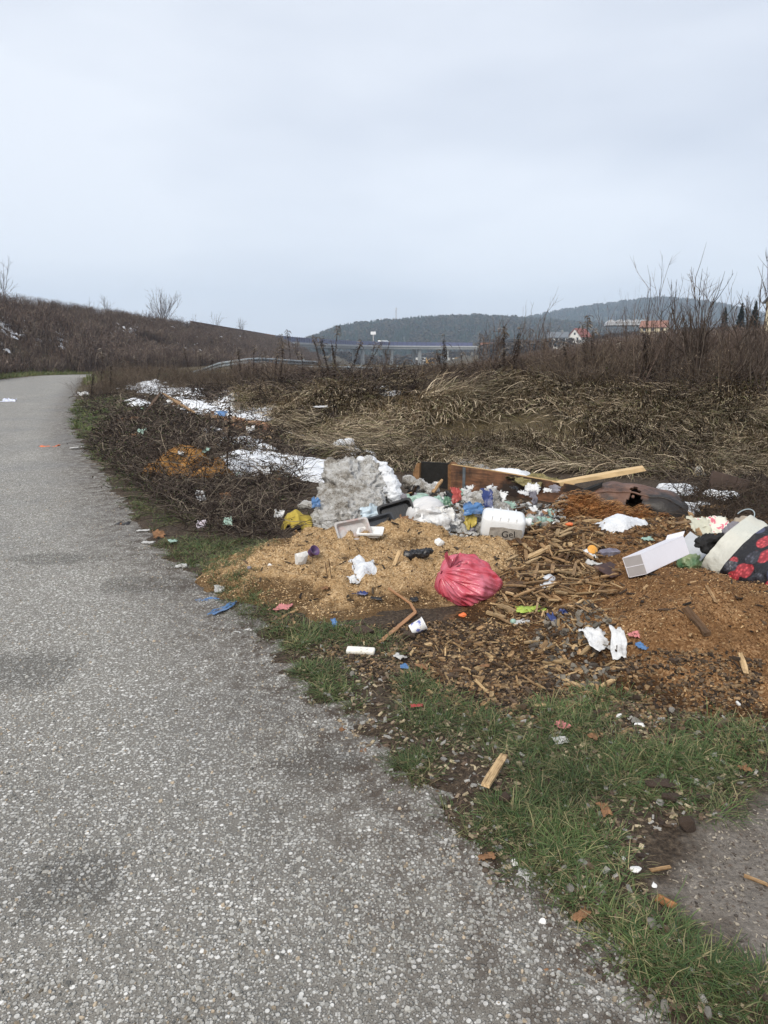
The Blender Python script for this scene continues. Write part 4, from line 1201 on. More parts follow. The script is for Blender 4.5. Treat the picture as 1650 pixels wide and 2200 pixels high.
# ---------------------------------------------------------------- bare trees and shrubs one can tell apart
def woody(name, base, h, spread, n_st, n_tw, w, cols, label, cat, group=None, lean=(0, 0)):
    o = empty(name, base, label, cat, group)
    c = np.array(cols); K = 7
    bs = np.stack([rng.normal(0, 0.03 * h * spread, n_st), rng.normal(0, 0.03 * h * spread, n_st), np.full(n_st, -0.1)], 1)
    d = unit(np.stack([rng.normal(lean[0], spread * 0.5, n_st), rng.normal(lean[1], spread * 0.4, n_st), np.ones(n_st)], 1))
    L = h * rng.uniform(0.65, 1.08, n_st); L[0] = h * 1.08
    p = arcs(bs, d, L, K, -0.03 * np.ones(n_st), 0.09 * np.ones(n_st))
    rad = w * np.linspace(1, 0.25, K)[None] * rng.uniform(0.5, 1.1, (n_st, 1))
    for k in range(min(n_st, 9)):
        V, Fq = tubes(p[k:k + 1], rad[k:k + 1], 5)
        link('trunk', mesh_np('trunk', V, [Fq], M_V, np.tile(c[k % len(c)][None], (len(V), 1))), o)
    A = Acc()
    if n_st > 9:
        V, Fq = tubes(p[9:], rad[9:], 3); A.add(V, Fq, np.repeat(c[rng.integers(0, len(c), n_st - 9)], K * 3, 0))
    par = p; prad = rad; pn = n_st
    for lev, (cnt, l0, l1, ww) in enumerate(((n_tw // 3, 0.15, 0.42, 0.42), (n_tw, 0.05, 0.17, 0.22))):
        si = rng.integers(0, pn, cnt); KK = par.shape[1]; f = rng.uniform(0.3, 0.97, cnt) * (KK - 1); i0 = np.minimum(f.astype(int), KK - 2); fr = (f - i0)[:, None]
        b = par[si, i0] * (1 - fr) + par[si, i0 + 1] * fr
        dd_ = unit(par[si, i0 + 1] - par[si, i0])
        d2 = unit(dd_ + rng.normal(0, 0.42, (cnt, 3)) + [0, 0, 0.22])
        p2 = arcs(b, d2, h * rng.uniform(l0, l1, cnt), 4, 0.0 * np.ones(cnt), 0.10 * np.ones(cnt))
        V, Fq = tubes(p2, w * ww * np.linspace(1, 0.35, 4)[None] * np.ones((cnt, 1)), 3)
        A.add(V, Fq, np.repeat(c[rng.integers(0, len(c), cnt)] * rng.uniform(.7, 1.3, (cnt, 1)), 12, 0))
        par, pn = p2, cnt
    link('crown', A.mesh('crown', M_V), o)
    return o
GRYB = [(0.11, 0.085, 0.072), (0.075, 0.058, 0.050), (0.15, 0.12, 0.10)]
def skyline(px_, top, base, dist, spread, n_st, n_tw, label, w=None):
    b = Q(px_, base, dist); t_ = Q(px_, top, dist); h = t_.z - b.z
    z = float(Hbase(np.array([b.x]), np.array([b.y]))[0])
    dz = b.z - z
    b.z = z; h = h + max(dz, 0)
    return woody('bare_tree', b, h, spread, n_st, n_tw, w or h * 0.012, GRYB, label, 'tree')
skyline(8, 568, 650, 100, 0.55, 7, 200, 'leafless tree crowning the highest end of the embankment', 0.05)
skyline(350, 636, 705, 150, 0.75, 34, 420, 'broad leafless bush standing on the embankment crest', 0.055)
skyline(235, 640, 690, 135, 0.35, 8, 120, 'slender leafless sapling left of the broad embankment bush', 0.04)
skyline(192, 650, 690, 128, 0.6, 8, 100, 'low spreading leafless shrub on the embankment crest', 0.04)
skyline(130, 650, 680, 118, 0.5, 10, 100, 'thin leafless shrub near the high end of the embankment crest', 0.035)
skyline(415, 688, 720, 190, 0.4, 4, 30, 'thin pole-like sapling on the crest right of the broad bush', 0.05)
skyline(465, 690, 730, 210, 0.6, 9, 90, 'faint leafless shrub on the lower embankment crest', 0.05)
skyline(520, 705, 740, 240, 0.5, 12, 120, 'wispy leafless shrub where the noise wall turns orange', 0.06)
# shrubs on the bank crest to the right
def bankshrub(px_, top, base, spread, n_st, n_tw, w, label, lean=(0, 0)):
    b = P(px_, base); t_ = Q(px_, top, b.y); h = t_.z - b.z
    woody('bare_shrub', b, h, spread, n_st, n_tw, w, [(0.055, 0.042, 0.036), (0.085, 0.066, 0.056), (0.12, 0.098, 0.082)], label, 'shrub', None, lean)
bankshrub(1495, 625, 842, 0.30, 7, 260, 0.0216, 'tallest leafless multi-stemmed shrub on the dry grass bank')
bankshrub(1545, 640, 845, 0.7, 8, 169, 0.0175, 'dark leaning shrub next to the tallest shrub on the bank', (0.3, 0))
bankshrub(1622, 640, 850, 0.4, 7, 169, 0.0189, 'leafless shrub at the right hand end of the dry bank')
bankshrub(1440, 690, 835, 0.5, 9, 169, 0.0149, 'low twiggy shrub left of the tallest shrub on the bank')
bankshrub(1350, 650, 800, 0.35, 14, 286, 0.0135, 'wispy upright shrub in front of the greenhouse')
bankshrub(1300, 690, 800, 0.5, 12, 208, 0.0135, 'bushy leafless shrub below the red-roofed house')
bankshrub(1640, 690, 870, 0.6, 10, 195, 0.0162, 'dense dark shrub touching the grass at the bank end', (0.2, 0))

SHL = ['thin leafless sapling rising behind the dry grass bank', ]
rs = random.Random(3)
for k in range(38):
    px_ = 830 + k * 21.5 + rs.uniform(-9, 9)
    b_ = rs.uniform(792, 812) if px_ < 1300 else rs.uniform(800, 835)
    b = P(px_, b_); h = rs.uniform(0.8, 1.7) * (0.72 if px_ < 1040 else (1.0 if px_ < 1350 else 1.35))
    woody('bare_sapling', b, h, rs.uniform(0.25, 0.55), rs.randint(4, 8), rs.randint(60, 120), 0.013, [(0.075, 0.056, 0.048), (0.12, 0.09, 0.075), (0.17, 0.13, 0.105)], SHL[0], 'sapling', 'thin saplings behind the dry grass bank', (rs.uniform(-.2, .2), 0))
# ---------------------------------------------------------------- tall dead weeds: stem, side twigs, hanging leaves, seed head
def weed_proto(seed, leafy, head, n_stem=1):
    r = np.random.default_rng(seed); K = 9; t = np.linspace(0, 1, K)
    parts = {}
    cD = np.array([(0.050, 0.038, 0.032), (0.075, 0.056, 0.045), (0.036, 0.028, 0.025)])
    st = []
    for k in range(n_stem):
        st.append(np.stack([0.05 * k + 0.05 * np.sin(t * 3 + k) * t + r.normal(0, .02) * t, 0.03 * np.cos(t * 2 + k) * t, t * (1 - 0.12 * k)], 1))
    st = np.array(st)
    V, Fq = tubes(st, 0.0065 * np.linspace(1, 0.45, K)[None] * np.ones((n_stem, 1)), 5)
    parts['stem'] = mesh_np('stem', V, [Fq], M_V, np.tile(cD[:1], (len(V), 1)))
    A = Acc()
    n = leafy
    si = r.integers(0, n_stem, n); f = r.uniform(0.12, 0.92, n); zi = f * (K - 1); i0 = zi.astype(int); fr = (zi - i0)[:, None]
    b = st[si, i0] * (1 - fr) + st[si, np.minimum(i0 + 1, K - 1)] * fr
    a = r.uniform(0, 6.28, n)
    d = np.stack([np.cos(a) * 0.6, np.sin(a) * 0.6, -np.ones(n) * r.uniform(0.2, 1.1, n)], 1)
    p = b[:, None] + d[:, None] * (np.linspace(0, 1, 4)[None] * r.uniform(0.03, 0.085, n)[:, None])[..., None]
    p += r.normal(0, 0.008, p.shape)
    V, Fq = ribbons(p, 0.012 * np.array([[0.5, 1.2, 1.0, 0.3]]) * r.uniform(.6, 1.4, (n, 1)), unit(r.normal(size=(n, 3))))
    A.add(V, Fq, np.repeat(cD[r.integers(0, 3, n)] * r.uniform(.7, 1.5, (n, 1)), 8, 0))
    parts['dead_leaves'] = A.mesh('dead_leaves', M_V)
    if head:
        A = Acc(); m = head
        top = st[r.integers(0, n_stem, m), -1] + np.stack([np.zeros(m), np.zeros(m), -r.uniform(0, 0.2, m)], 1)
        a = r.uniform(0, 6.28, m)
        d = unit(np.stack([np.cos(a), np.sin(a), r.uniform(0.2, 1.4, m)], 1))
        p = arcs(top, d, r.uniform(0.06, 0.17, m), 4, 0.8 * np.ones(m), .1 * np.ones(m))
        V, Fq = ribbons(p, 0.012 * np.array([[0.5, 0.8, 1.3, 0.7]]) * np.ones((m, 1)), unit(r.normal(size=(m, 3))))
        cH = np.array([(0.16, 0.13, 0.10), (0.10, 0.08, 0.065), (0.25, 0.22, 0.19)])
        A.add(V, Fq, np.repeat(cH[r.integers(0, 3, m)], 8, 0))
        parts['seed_head'] = A.mesh('seed_head', M_V)
    return parts
WP = [weed_proto(1, 90, 44), weed_proto(2, 130, 40, 2), weed_proto(3, 70, 60, 2), weed_proto(4, 190, 16, 3), weed_proto(5, 60, 30, 1)]
def weed(px_, base, top_px, top_py, kind, label):
    top_px += random.uniform(-13, 13); top_py += random.uniform(-6, 16)
    b = P(px_, base); t_ = Q(top_px, top_py, b.y)
    v = t_ - b; h = v.length
    label = label.replace('dead weed stalk', ['single dead weed stalk', 'paired dead weed stalks', 'paired feathery dead weed stalks', 'leafy three-stemmed dead weed', 'thin sparse dead weed stalk'][kind], 1)
    o = empty('dead_weed', b - Vector((0, 0, 0.03)), label, 'weed', 'tall dead weeds along the bank crest')
    zax = v.normalized(); xax = Vector((0, 1, 0)).cross(zax).normalized(); yax = zax.cross(xax)
    M = Matrix((xax, yax, zax)).transposed() @ Matrix.Rotation(random.uniform(0, 6.28), 3, 'Z')
    o.rotation_euler = M.to_euler()
    k = 0.6 + 0.4 * h
    o.scale = (k * 1.25, k * 1.25, h)
    for nm, me in WP[kind].items(): link(nm, me, o)
WL = 'tall dark dead weed stalk standing against the pale sky above the bank'
WB = 'dead weed stalk standing in front of the brown valley scrub'
for a in [(628, 800, 627, 698, 0), (640, 802, 645, 712, 2), (655, 805, 640, 730, 1), (690, 802, 676, 708, 2), (700, 806, 680, 715, 1), (712, 808, 690, 722, 1),
          (718, 804, 722, 705, 0), (728, 806, 712, 735, 3), (745, 810, 772, 722, 1), (773, 808, 803, 716, 2), (615, 800, 612, 718, 0)]:
    weed(*a, WL)
for a in [(945, 820, 947, 716, 3), (955, 822, 940, 735, 1), (1075, 812, 1088, 700, 1), (1083, 812, 1117, 692, 3), (1090, 815, 1095, 735, 1), (1135, 800, 1152, 690, 0),
          (1250, 810, 1250, 680, 2), (1272, 812, 1285, 690, 4), (1160, 800, 1175, 720, 4), (1030, 800, 1040, 720, 0), (1225, 815, 1215, 735, 1), (1410, 830, 1390, 700, 3),
          (870, 815, 875, 760, 4), (1000, 810, 990, 755, 4), (1330, 820, 1345, 730, 1)]:
    weed(*a, WB)
for a in [(488, 1015, 487, 838, 4), (447, 980, 450, 860, 4), (560, 850, 556, 770, 4), (590, 840, 590, 752, 0), (335, 830, 340, 770, 1), (470, 815, 470, 765, 4),
          (215, 850, 222, 745, 4), (410, 815, 405, 750, 0), (430, 818, 436, 755, 4), (455, 816, 450, 748, 2), (520, 818, 515, 745, 1), (545, 822, 548, 742, 4), (575, 824, 570, 738, 2), (600, 826, 604, 735, 0), (300, 822, 296, 760, 4), (265, 826, 270, 765, 0), (650, 830, 655, 748, 4), (240, 845, 245, 780, 1), (380, 812, 382, 772, 4), (500, 820, 505, 760, 0), (530, 822, 528, 770, 4), (195, 860, 190, 790, 3)]:
    weed(*a, 'dead weed stalk rising from the brambles left of the dirty snow')

# ---------------------------------------------------------------- brambles, dry grass, green grass (uncountable)
def brambles(name, poly, n, hgt, cols, w=0.0045, leaf=0.5, power=0.6):
    p = sample_poly(poly, n, power)
    z = Htot(p[:, 0], p[:, 1])
    base = np.c_[p, z - 0.01]
    a = rng.uniform(0, 6.28, n)
    el = rng.uniform(0.15, 1.3, n)
    d = np.stack([np.cos(a) * np.cos(el), np.sin(a) * np.cos(el), np.sin(el)], 1)
    clump = 0.35 + 1.1 * fb2(p[:, 0] * 1.1, p[:, 1] * 1.1, 3, 131)
    L = hgt * rng.uniform(0.7, 2.2, n) * clump
    K = 6
    pth = arcs(base, d, L, K, rng.uniform(0.4, 1.0, n) * np.sin(el), 0.20 * np.ones(n))
    pth[..., 2] = np.maximum(pth[..., 2], Hbase(pth[..., 0], pth[..., 1]) + 0.006)
    A = Acc(); c = np.array(cols)
    ww = w * np.clip(p[:, 1] / 7, 0.6, 3.0)
    V, Fq = tubes(pth, ww[:, None] * np.linspace(1, 0.4, K)[None] * rng.uniform(0.5, 1.2, (n, 1)), 3)
    A.add(V, Fq, np.repeat(c[rng.integers(0, len(c), n)] * rng.uniform(.6, 1.4, (n, 1)), K * 3, 0))
    m = int(n * leaf)
    if m:
        si = rng.integers(0, n, m); b = pth[si, rng.integers(2, K, m)] + rng.normal(0, 0.012, (m, 3))
        s = (0.012 * np.clip(p[si, 1] / 7, 0.7, 2.5))[:, None]
        u = unit(rng.normal(size=(m, 3))) * s * rng.uniform(.6, 1.6, (m, 1)); v = unit(rng.normal(size=(m, 3))) * s * 0.7
        V = np.stack([b - u, b + v, b + u, b - v], 1).reshape(-1, 3)
        cl = np.array([(0.055, 0.040, 0.032), (0.10, 0.075, 0.05), (0.045, 0.06, 0.025), (0.03, 0.024, 0.022)])
        A.add(V, np.arange(m * 4).reshape(-1, 4), np.repeat(cl[rng.integers(0, 4, m)] * rng.uniform(.7, 1.3, (m, 1)), 4, 0))
    return tag(link(name, A.mesh(name, M_V)), kind='stuff')

DK = [(0.038, 0.029, 0.026), (0.068, 0.053, 0.046), (0.13, 0.105, 0.088), (0.026, 0.020, 0.019), (0.09, 0.072, 0.06), (0.22, 0.185, 0.145)]
bram = polyw([(200, 965), (225, 915), (300, 880), (420, 895), (520, 915), (610, 930), (655, 985), (655, 1060), (625, 1100), (610, 1160), (530, 1165), (450, 1145), (375, 1115), (310, 1060), (250, 1010)])
brambles('brambles', bram, 13000, 0.30, DK, leaf=0.9)
bram2 = polyw([(165, 850), (230, 822), (400, 812), (560, 820), (700, 830), (760, 870), (700, 930), (600, 925), (480, 905), (300, 880), (190, 900)])
brambles('bramble_thicket', bram2, 3600, 0.34, DK + [(0.12, 0.10, 0.075)], leaf=0.5)

def grass(name, poly, n, h, w, cols, mat, power=1.0, clump=1.6, thr=0.45, lay=0.5, comb=None, K=4, tuft=0.0, dens_seed=140, zoff=0.0, tone=1.3):
    if tuft:
        nt = int(n * tuft)
        ctr = sample_poly(poly, nt * 3, power)
        f = fb2(ctr[:, 0] * clump, ctr[:, 1] * clump, 3, dens_seed)
        ctr = ctr[f + rng.uniform(-.07, .07, len(ctr)) > thr][:nt]
        i = rng.integers(0, len(ctr), n)
        p = ctr[i] + rng.normal(0, 0.028, (n, 2))
        hs = rng.uniform(0.6, 1.3, len(ctr))[i]
        out_d = p - ctr[i]
    else:
        p = sample_poly(poly, n * 2, power)
        f = fb2(p[:, 0] * clump, p[:, 1] * clump, 3, dens_seed)
        p = p[f + rng.uniform(-.1, .1, len(p)) > thr][:n]
        n = len(p); hs = np.ones(n); out_d = rng.normal(0, 0.02, (n, 2)); i = np.arange(n)
    z = Htot(p[:, 0], p[:, 1])
    a = np.arctan2(out_d[:, 1], out_d[:, 0]) + rng.normal(0, 0.7, n)
    if comb is not None:
        ca = comb(p[:, 0], p[:, 1]); a = ca + rng.normal(0, 0.45, n)
    el = np.clip(rng.normal(1.15 - lay, 0.30, n), 0.05, 1.5)
    L = h * hs * rng.uniform(0.5, 1.35, n)
    t = np.linspace(0, 1, K)
    drop = rng.uniform(0.3, 1.0, n)
    ee = el[:, None] - drop[:, None] * 1.3 * t[None]
    seg = L[:, None] / (K - 1)
    dx = np.cos(ee) * seg; dz = np.sin(ee) * seg
    cx = np.concatenate([np.zeros((n, 1)), np.cumsum(dx[:, :-1], 1)], 1); cz = np.concatenate([np.zeros((n, 1)), np.cumsum(dz[:, :-1], 1)], 1)
    wob = np.cumsum(rng.normal(0, 0.10, (n, K)), 1) * (L / K)[:, None]
    X = p[:, 0][:, None] + np.cos(a)[:, None] * cx - np.sin(a)[:, None] * wob; Y = p[:, 1][:, None] + np.sin(a)[:, None] * cx + np.cos(a)[:, None] * wob
    Z = z[:, None] + cz - 0.004 + zoff * rng.uniform(0, 1, (n, 1))
    Z = np.maximum(Z, z[:, None] - 0.004 + np.linspace(0, 0.006, K)[None])
    pth = np.stack([X, Y, Z], -1)
    ws = w * np.clip(p[:, 1] / 4, 0.75, 4)
    side = unit(np.stack([-np.sin(a), np.cos(a), rng.normal(0, .35, n)], 1))
    V, Fq = ribbons(pth, ws[:, None] * np.linspace(1, 0.25, K)[None] ** 0.8 * rng.uniform(.6, 1.3, (n, 1)), side)
    c = np.array(cols); cc = c[rng.integers(0, len(c), n)] * rng.uniform(.65, 1.35, (n, 1))
    vfac = 0.45 + 1.1 * fb2(p[:, 0] * tone + 5, p[:, 1] * tone, 3, dens_seed + 3)
    cc = cc * vfac[:, None]
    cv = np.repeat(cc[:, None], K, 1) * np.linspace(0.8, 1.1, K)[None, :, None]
    return tag(link(name, mesh_np(name, V, [Fq], mat, np.repeat(cv.reshape(-1, 3), 2, 0))), kind='stuff')

GR = [(0.088, 0.140, 0.045), (0.070, 0.122, 0.042), (0.125, 0.170, 0.062), (0.18, 0.19, 0.085), (0.055, 0.100, 0.036), (0.105, 0.150, 0.055), (0.30, 0.26, 0.14)]
verge = polyw([(560, 1330), (575, 1365), (610, 1390), (640, 1440), (755, 1555), (880, 1680), (1020, 1805), (1200, 1955), (1420, 2185), (1649, 2195), (1649, 2110), (1540, 2060), (1450, 1990), (1380, 1880), (1400, 1790), (1520, 1760), (1649, 1690), (1649, 1560), (1560, 1540), (1420, 1530), (1280, 1470), (1180, 1510), (1080, 1545), (960, 1500), (880, 1440), (850, 1385), (760, 1345), (640, 1325)])
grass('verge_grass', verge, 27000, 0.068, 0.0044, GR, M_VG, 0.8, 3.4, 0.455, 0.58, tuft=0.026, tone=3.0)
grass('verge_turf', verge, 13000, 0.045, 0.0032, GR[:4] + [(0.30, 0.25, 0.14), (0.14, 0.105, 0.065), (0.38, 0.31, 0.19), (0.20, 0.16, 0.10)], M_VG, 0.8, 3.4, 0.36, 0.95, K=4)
strip_px = polyw([(330, 1170), (420, 1230), (500, 1300), (560, 1370), (630, 1420), (760, 1400), (640, 1330), (560, 1280), (520, 1210), (600, 1170), (420, 1150)])
grass('roadside_grass', strip_px, 9000, 0.06, 0.0038, GR[:4] + [(0.20, 0.17, 0.09), (0.12, 0.10, 0.06)], M_VG, 0.5, 2.2, 0.40, 0.6, tuft=0.05)
edge_px2 = polyw([(150, 930), (148, 885), (170, 850), (260, 850), (330, 880), (300, 930), (230, 950), (330, 1050), (420, 1100), (460, 1150), (350, 1160), (290, 1110), (240, 1040), (195, 985)])
grass('edge_grass', edge_px2, 15000, 0.11, 0.004, [(0.085, 0.125, 0.035), (0.12, 0.155, 0.05), (0.17, 0.16, 0.075), (0.06, 0.09, 0.03)], M_VG, 0.6, 1.6, 0.36, 0.5, tuft=0.05)
far_green = polyw([(0, 812), (120, 803), (270, 798), (420, 800), (560, 800), (560, 812), (420, 815), (270, 803), (120, 806), (0, 822)])
# dry grass bank, combed in swirls
bankp = np.array([(-2.5, 16.5), (-1.2, 11.5), (-0.2, 9.6), (1.0, 9.3), (2.6, 9.1), (4.0, 9.0), (5.2, 9.0), (8.5, 9.2), (11, 13.2), (12, 15.2), (5, 15.0), (1, 16.0), (-2.5, 20), (-5, 24), (-4, 19)])
DRY = [(0.42, 0.345, 0.235), (0.33, 0.262, 0.175), (0.52, 0.44, 0.31), (0.22, 0.17, 0.115), (0.20, 0.19, 0.10), (0.12, 0.09, 0.064), (0.09, 0.07, 0.052)]
comb = lambda x, y: -1.57 + 5.0 * (fb2(x * 0.55, y * 0.55, 3, 151) - 0.5)
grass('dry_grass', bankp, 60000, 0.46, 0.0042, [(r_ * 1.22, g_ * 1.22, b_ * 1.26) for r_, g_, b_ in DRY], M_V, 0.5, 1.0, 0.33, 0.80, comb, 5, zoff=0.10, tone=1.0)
grass('dark_thatch', bankp, 9000, 0.5, 0.0045, [(0.075, 0.058, 0.046), (0.12, 0.094, 0.07), (0.05, 0.04, 0.034)], M_V, 0.4, 0.8, 0.56, 0.7, comb, 5, dens_seed=160, zoff=0.10)
crest = np.array([(-7, 24), (-3, 18.8), (0, 15.0), (3, 13.7), (8, 13.3), (12, 13.6), (13, 20), (4, 20), (-2, 23), (-6, 28)])
brambles('crest_brambles', crest, 6500, 0.55, DK[:4], 0.0045, 0.4, 0.3)
footb = polyw([(860, 985), (1000, 1000), (1250, 1010), (1450, 1040), (1649, 1050), (1649, 990), (1500, 985), (1200, 960), (1000, 950), (860, 950)])
brambles('bank_foot_stems', footb, 900, 0.38, DK + [(0.16, 0.13, 0.09)], 0.0042, 0.25, 0.2)
moundv = polyw([(600, 940), (760, 955), (860, 975), (970, 985), (960, 1012), (870, 1020), (850, 1000), (720, 985), (640, 975)])
brambles('mound_weeds', moundv, 1500, 0.22, DK + [(0.16, 0.15, 0.07)], 0.0042, 0.6, 0)
grass('mound_grass', moundv, 3500, 0.16, 0.0042, [(0.10, 0.13, 0.045), (0.26, 0.21, 0.12), (0.16, 0.13, 0.07)], M_VG, 0, 1.6, 0.36, 0.6, tuft=0.05)
rightdark = polyw([(1450, 1060), (1649, 1040), (1649, 1130), (1560, 1120), (1480, 1110)])
brambles('dark_branches', rightdark, 1000, 0.28, [(0.045, 0.034, 0.028), (0.075, 0.058, 0.045)], 0.0045, 0.3, 0)
n = 520
yy = rng.uniform(18, 44, n); xx = rng.uniform(-0.45, 0.62, n) * yy
ok = (yy - bank_base(xx) > 7.0) & (road_sd(xx, yy) > 1.0)
xx, yy = xx[ok], yy[ok]; hh = rng.uniform(0.3, 0.75, len(xx))
scatter('weed_thicket', np.stack([xx, yy, Hbase(xx, yy)], 1), bush_near, np.stack([hh * 1.6, hh * 1.6, hh], 1), lean=0.15)
n = 620
yy = rng.uniform(24, 56, n); xx = xr(yy) + 0.6 + rng.uniform(0, 18, n); hh = rng.uniform(0.35, 0.95, n)
scatter('roadside_weeds', np.stack([xx, yy, Hbase(xx, yy)], 1), bush_near, np.stack([hh * 1.4, hh * 1.4, hh], 1), lean=0.1)
n = 230
xx = rng.uniform(0.5, 12, n); yy = bank_base(xx) + rng.uniform(4.6, 9.5, n); hh = (0.30 + 0.85 * rng.uniform(0, 1, n) ** 1.8) * np.interp(xx, [0.5, 3, 5], [0.45, 0.65, 1.0])
scatter('crest_scrub', np.stack([xx, yy, Hbase(xx, yy)], 1), bush_near, np.stack([hh * rng.uniform(.7, 1.5, n), hh * rng.uniform(.7, 1.5, n), hh], 1), lean=0.22)
# green far verge
n = 9000
yy = rng.uniform(36, 75, n); sidev = rng.uniform(0, 1, n) < 0.5
xx = np.where(sidev, xl(yy) - rng.uniform(0.1, 2.5, n), xr(yy) + rng.uniform(0.1, 9, n))
zz = Hbase(xx, yy); hgt = rng.uniform(0.08, 0.3, n)
pth = np.stack([np.c_[xx, yy, zz], np.c_[xx + rng.normal(0, .08, n), yy + rng.normal(0, .08, n), zz + hgt]], 1)
Vg, Fg = ribbons(pth, np.array([[0.06, 0.02]]) * np.ones((n, 1)), np.tile([[1.0, 0.15, 0]], (n, 1)))
cg = np.array([(0.11, 0.14, 0.045), (0.16, 0.16, 0.07), (0.08, 0.10, 0.04)])[rng.integers(0, 3, n)]
tag(link('far_verge_grass', mesh_np('far_verge_grass', Vg, [Fg], M_VG, np.repeat(cg, 4, 0))), kind='stuff')
# snow left on the embankment
A = Acc()
for k in range(170):
    px_, py_ = random.choice([(random.uniform(0, 60), random.uniform(690, 740)), (random.uniform(120, 220), random.uniform(725, 765)), (random.uniform(250, 310), random.uniform(700, 725)), (random.uniform(370, 560), random.uniform(725, 770)), (random.uniform(0, 560), random.uniform(690, 770))])
    c = P(px_, py_)
    if c.x > -26 or c.y > 300: continue
    m = 9; a = np.arange(m) * 2 * math.pi / m; r1 = random.uniform(0.15, 0.55)
    X = c.x + np.cos(a) * r1 * rng.uniform(.4, 1.2, m) * 0.8; Y = c.y + np.sin(a) * r1 * rng.uniform(.5, 1.6, m)
    V = np.concatenate([np.c_[X, Y, Hbase(X, Y) + 0.02], [[c.x, c.y, c.z + 0.75]]]); V[:-1, 2] += 0.55
    A.add(V, np.array([[i, (i + 1) % m, m] for i in range(m)]), (0.8, 0.83, 0.88))
tag(link('embankment_snow', A.mesh('embankment_snow', M_SNOW)), kind='stuff')

# ---------------------------------------------------------------- dumped things
WOODC = {'pale': simple('split_wood', (0.56, 0.40, 0.22), 0.8, 0.35, 18, 0.004, 0.2, dirt=(0.16, 0.10, 0.055)),
         'tan': simple('tan_wood', (0.44, 0.28, 0.14), 0.85, 0.4, 18, 0.004, 0.2, dirt=(0.11, 0.07, 0.04)),
         'dark': simple('damp_wood', (0.16, 0.095, 0.055), 0.85, 0.45, 18, 0.004, 0.2)}
def grain(name, c, d):
    t = NT(name); v = t.coord('Object')
    m_ = t.n('ShaderNodeMapping'); m_.inputs['Scale'].default_value = (0.06, 1, 1); t.l(v, m_.inputs[0])
    g = t.noise(170, 4, 0.65, m_.outputs[0]); b = t.noise(14, 5, 0.7, v)
    oi = t.n('ShaderNodeObjectInfo')
    cc = t.mix(t.ramp(g, [(0.35, 0.0), (0.62, 1.0)]), (c[0] * .45, c[1] * .42, c[2] * .38), c)
    cc = t.mix(t.ramp(b, [(0.46, 0.0), (0.66, 0.85)]), cc, d)
    cc = t.mix(1.0, cc, t.ramp(oi.outputs['Random'], [(0.0, 0.6), (1.0, 1.1)]), 'MULTIPLY')
    t.base(cc); t.rough(0.85); t.set(Specular_IOR_Level=0.2); t.bump(g, 0.004)
    return t.m
WOODC = {'pale': grain('split_wood', (0.60, 0.43, 0.24), (0.17, 0.11, 0.06)), 'tan': grain('tan_wood', (0.42, 0.27, 0.14), (0.11, 0.07, 0.04)), 'dark': grain('damp_wood', (0.13, 0.078, 0.045), (0.05, 0.034, 0.022))}
def stick_mesh(name, L, w, th, mat, seed, taper=0.5, bend=0.0):
    """split piece of wood along x, ragged ends"""
    r = random.Random(seed); K = 6
    V = []
    for k in range(K):
        x = -L / 2 + L * k / (K - 1); f = 1 - taper * r.random() * (abs(k - 2.5) / 2.5) ** 2
        zo = bend * math.sin(k / (K - 1) * math.pi)
        for sx, sz in ((-1, -1), (1, -1), (1, 1), (-1, 1)):
            V.append((x + (r.uniform(-.05, .05) * L if k in (0, K - 1) else r.uniform(-.04, .04) * L), sx * w / 2 * f * r.uniform(.82, 1.1), sz * th / 2 * f * r.uniform(.8, 1.1) + zo))
    Fs = []
    for k in range(K - 1):
        for q in range(4):
            a = k * 4 + q; b = k * 4 + (q + 1) % 4
            Fs.append((a, b, b + 4, a + 4))
    Fs.append((3, 2, 1, 0)); n = (K - 1) * 4; Fs.append((n, n + 1, n + 2, n + 3))
    return mesh_np(name, V, [np.array(Fs)], mat)
def stick(name, a, b, wpx, label, cat, mat, group=None, th=0.42, lift=0.004, p0=None, p1=None, bend=0.0):
    p0 = p0 or P(*a); p1 = p1 or P(*b)
    d = p1 - p0; L = d.length; w = wpx * mpp((p0 + p1) / 2)
    me = stick_mesh(name, L, w, max(w * th, 0.004), mat, hash(tuple(a)) & 0xffff, taper=0.12 + 0.5 * (int(a[0] * 7 + a[1]) % 10 > 6), bend=bend)
    o = link(name, me, loc=(p0 + p1) / 2 + Vector((0, 0, w * th * 0.5 + lift)))
    o.rotation_euler = basis(d).to_euler()
    return tag(o, label, cat, group)
WS = 'split wood splinter lying in the jumble right of the red bag'
WSL = {'pale': 'pale clean split wood splinter in the jumble right of the red bag', 'tan': 'tan weathered wood splinter in the jumble right of the red bag', 'dark': 'dark damp wood splinter in the jumble right of the red bag'}
WSG = 'wood splinters scattered right of the red bag'
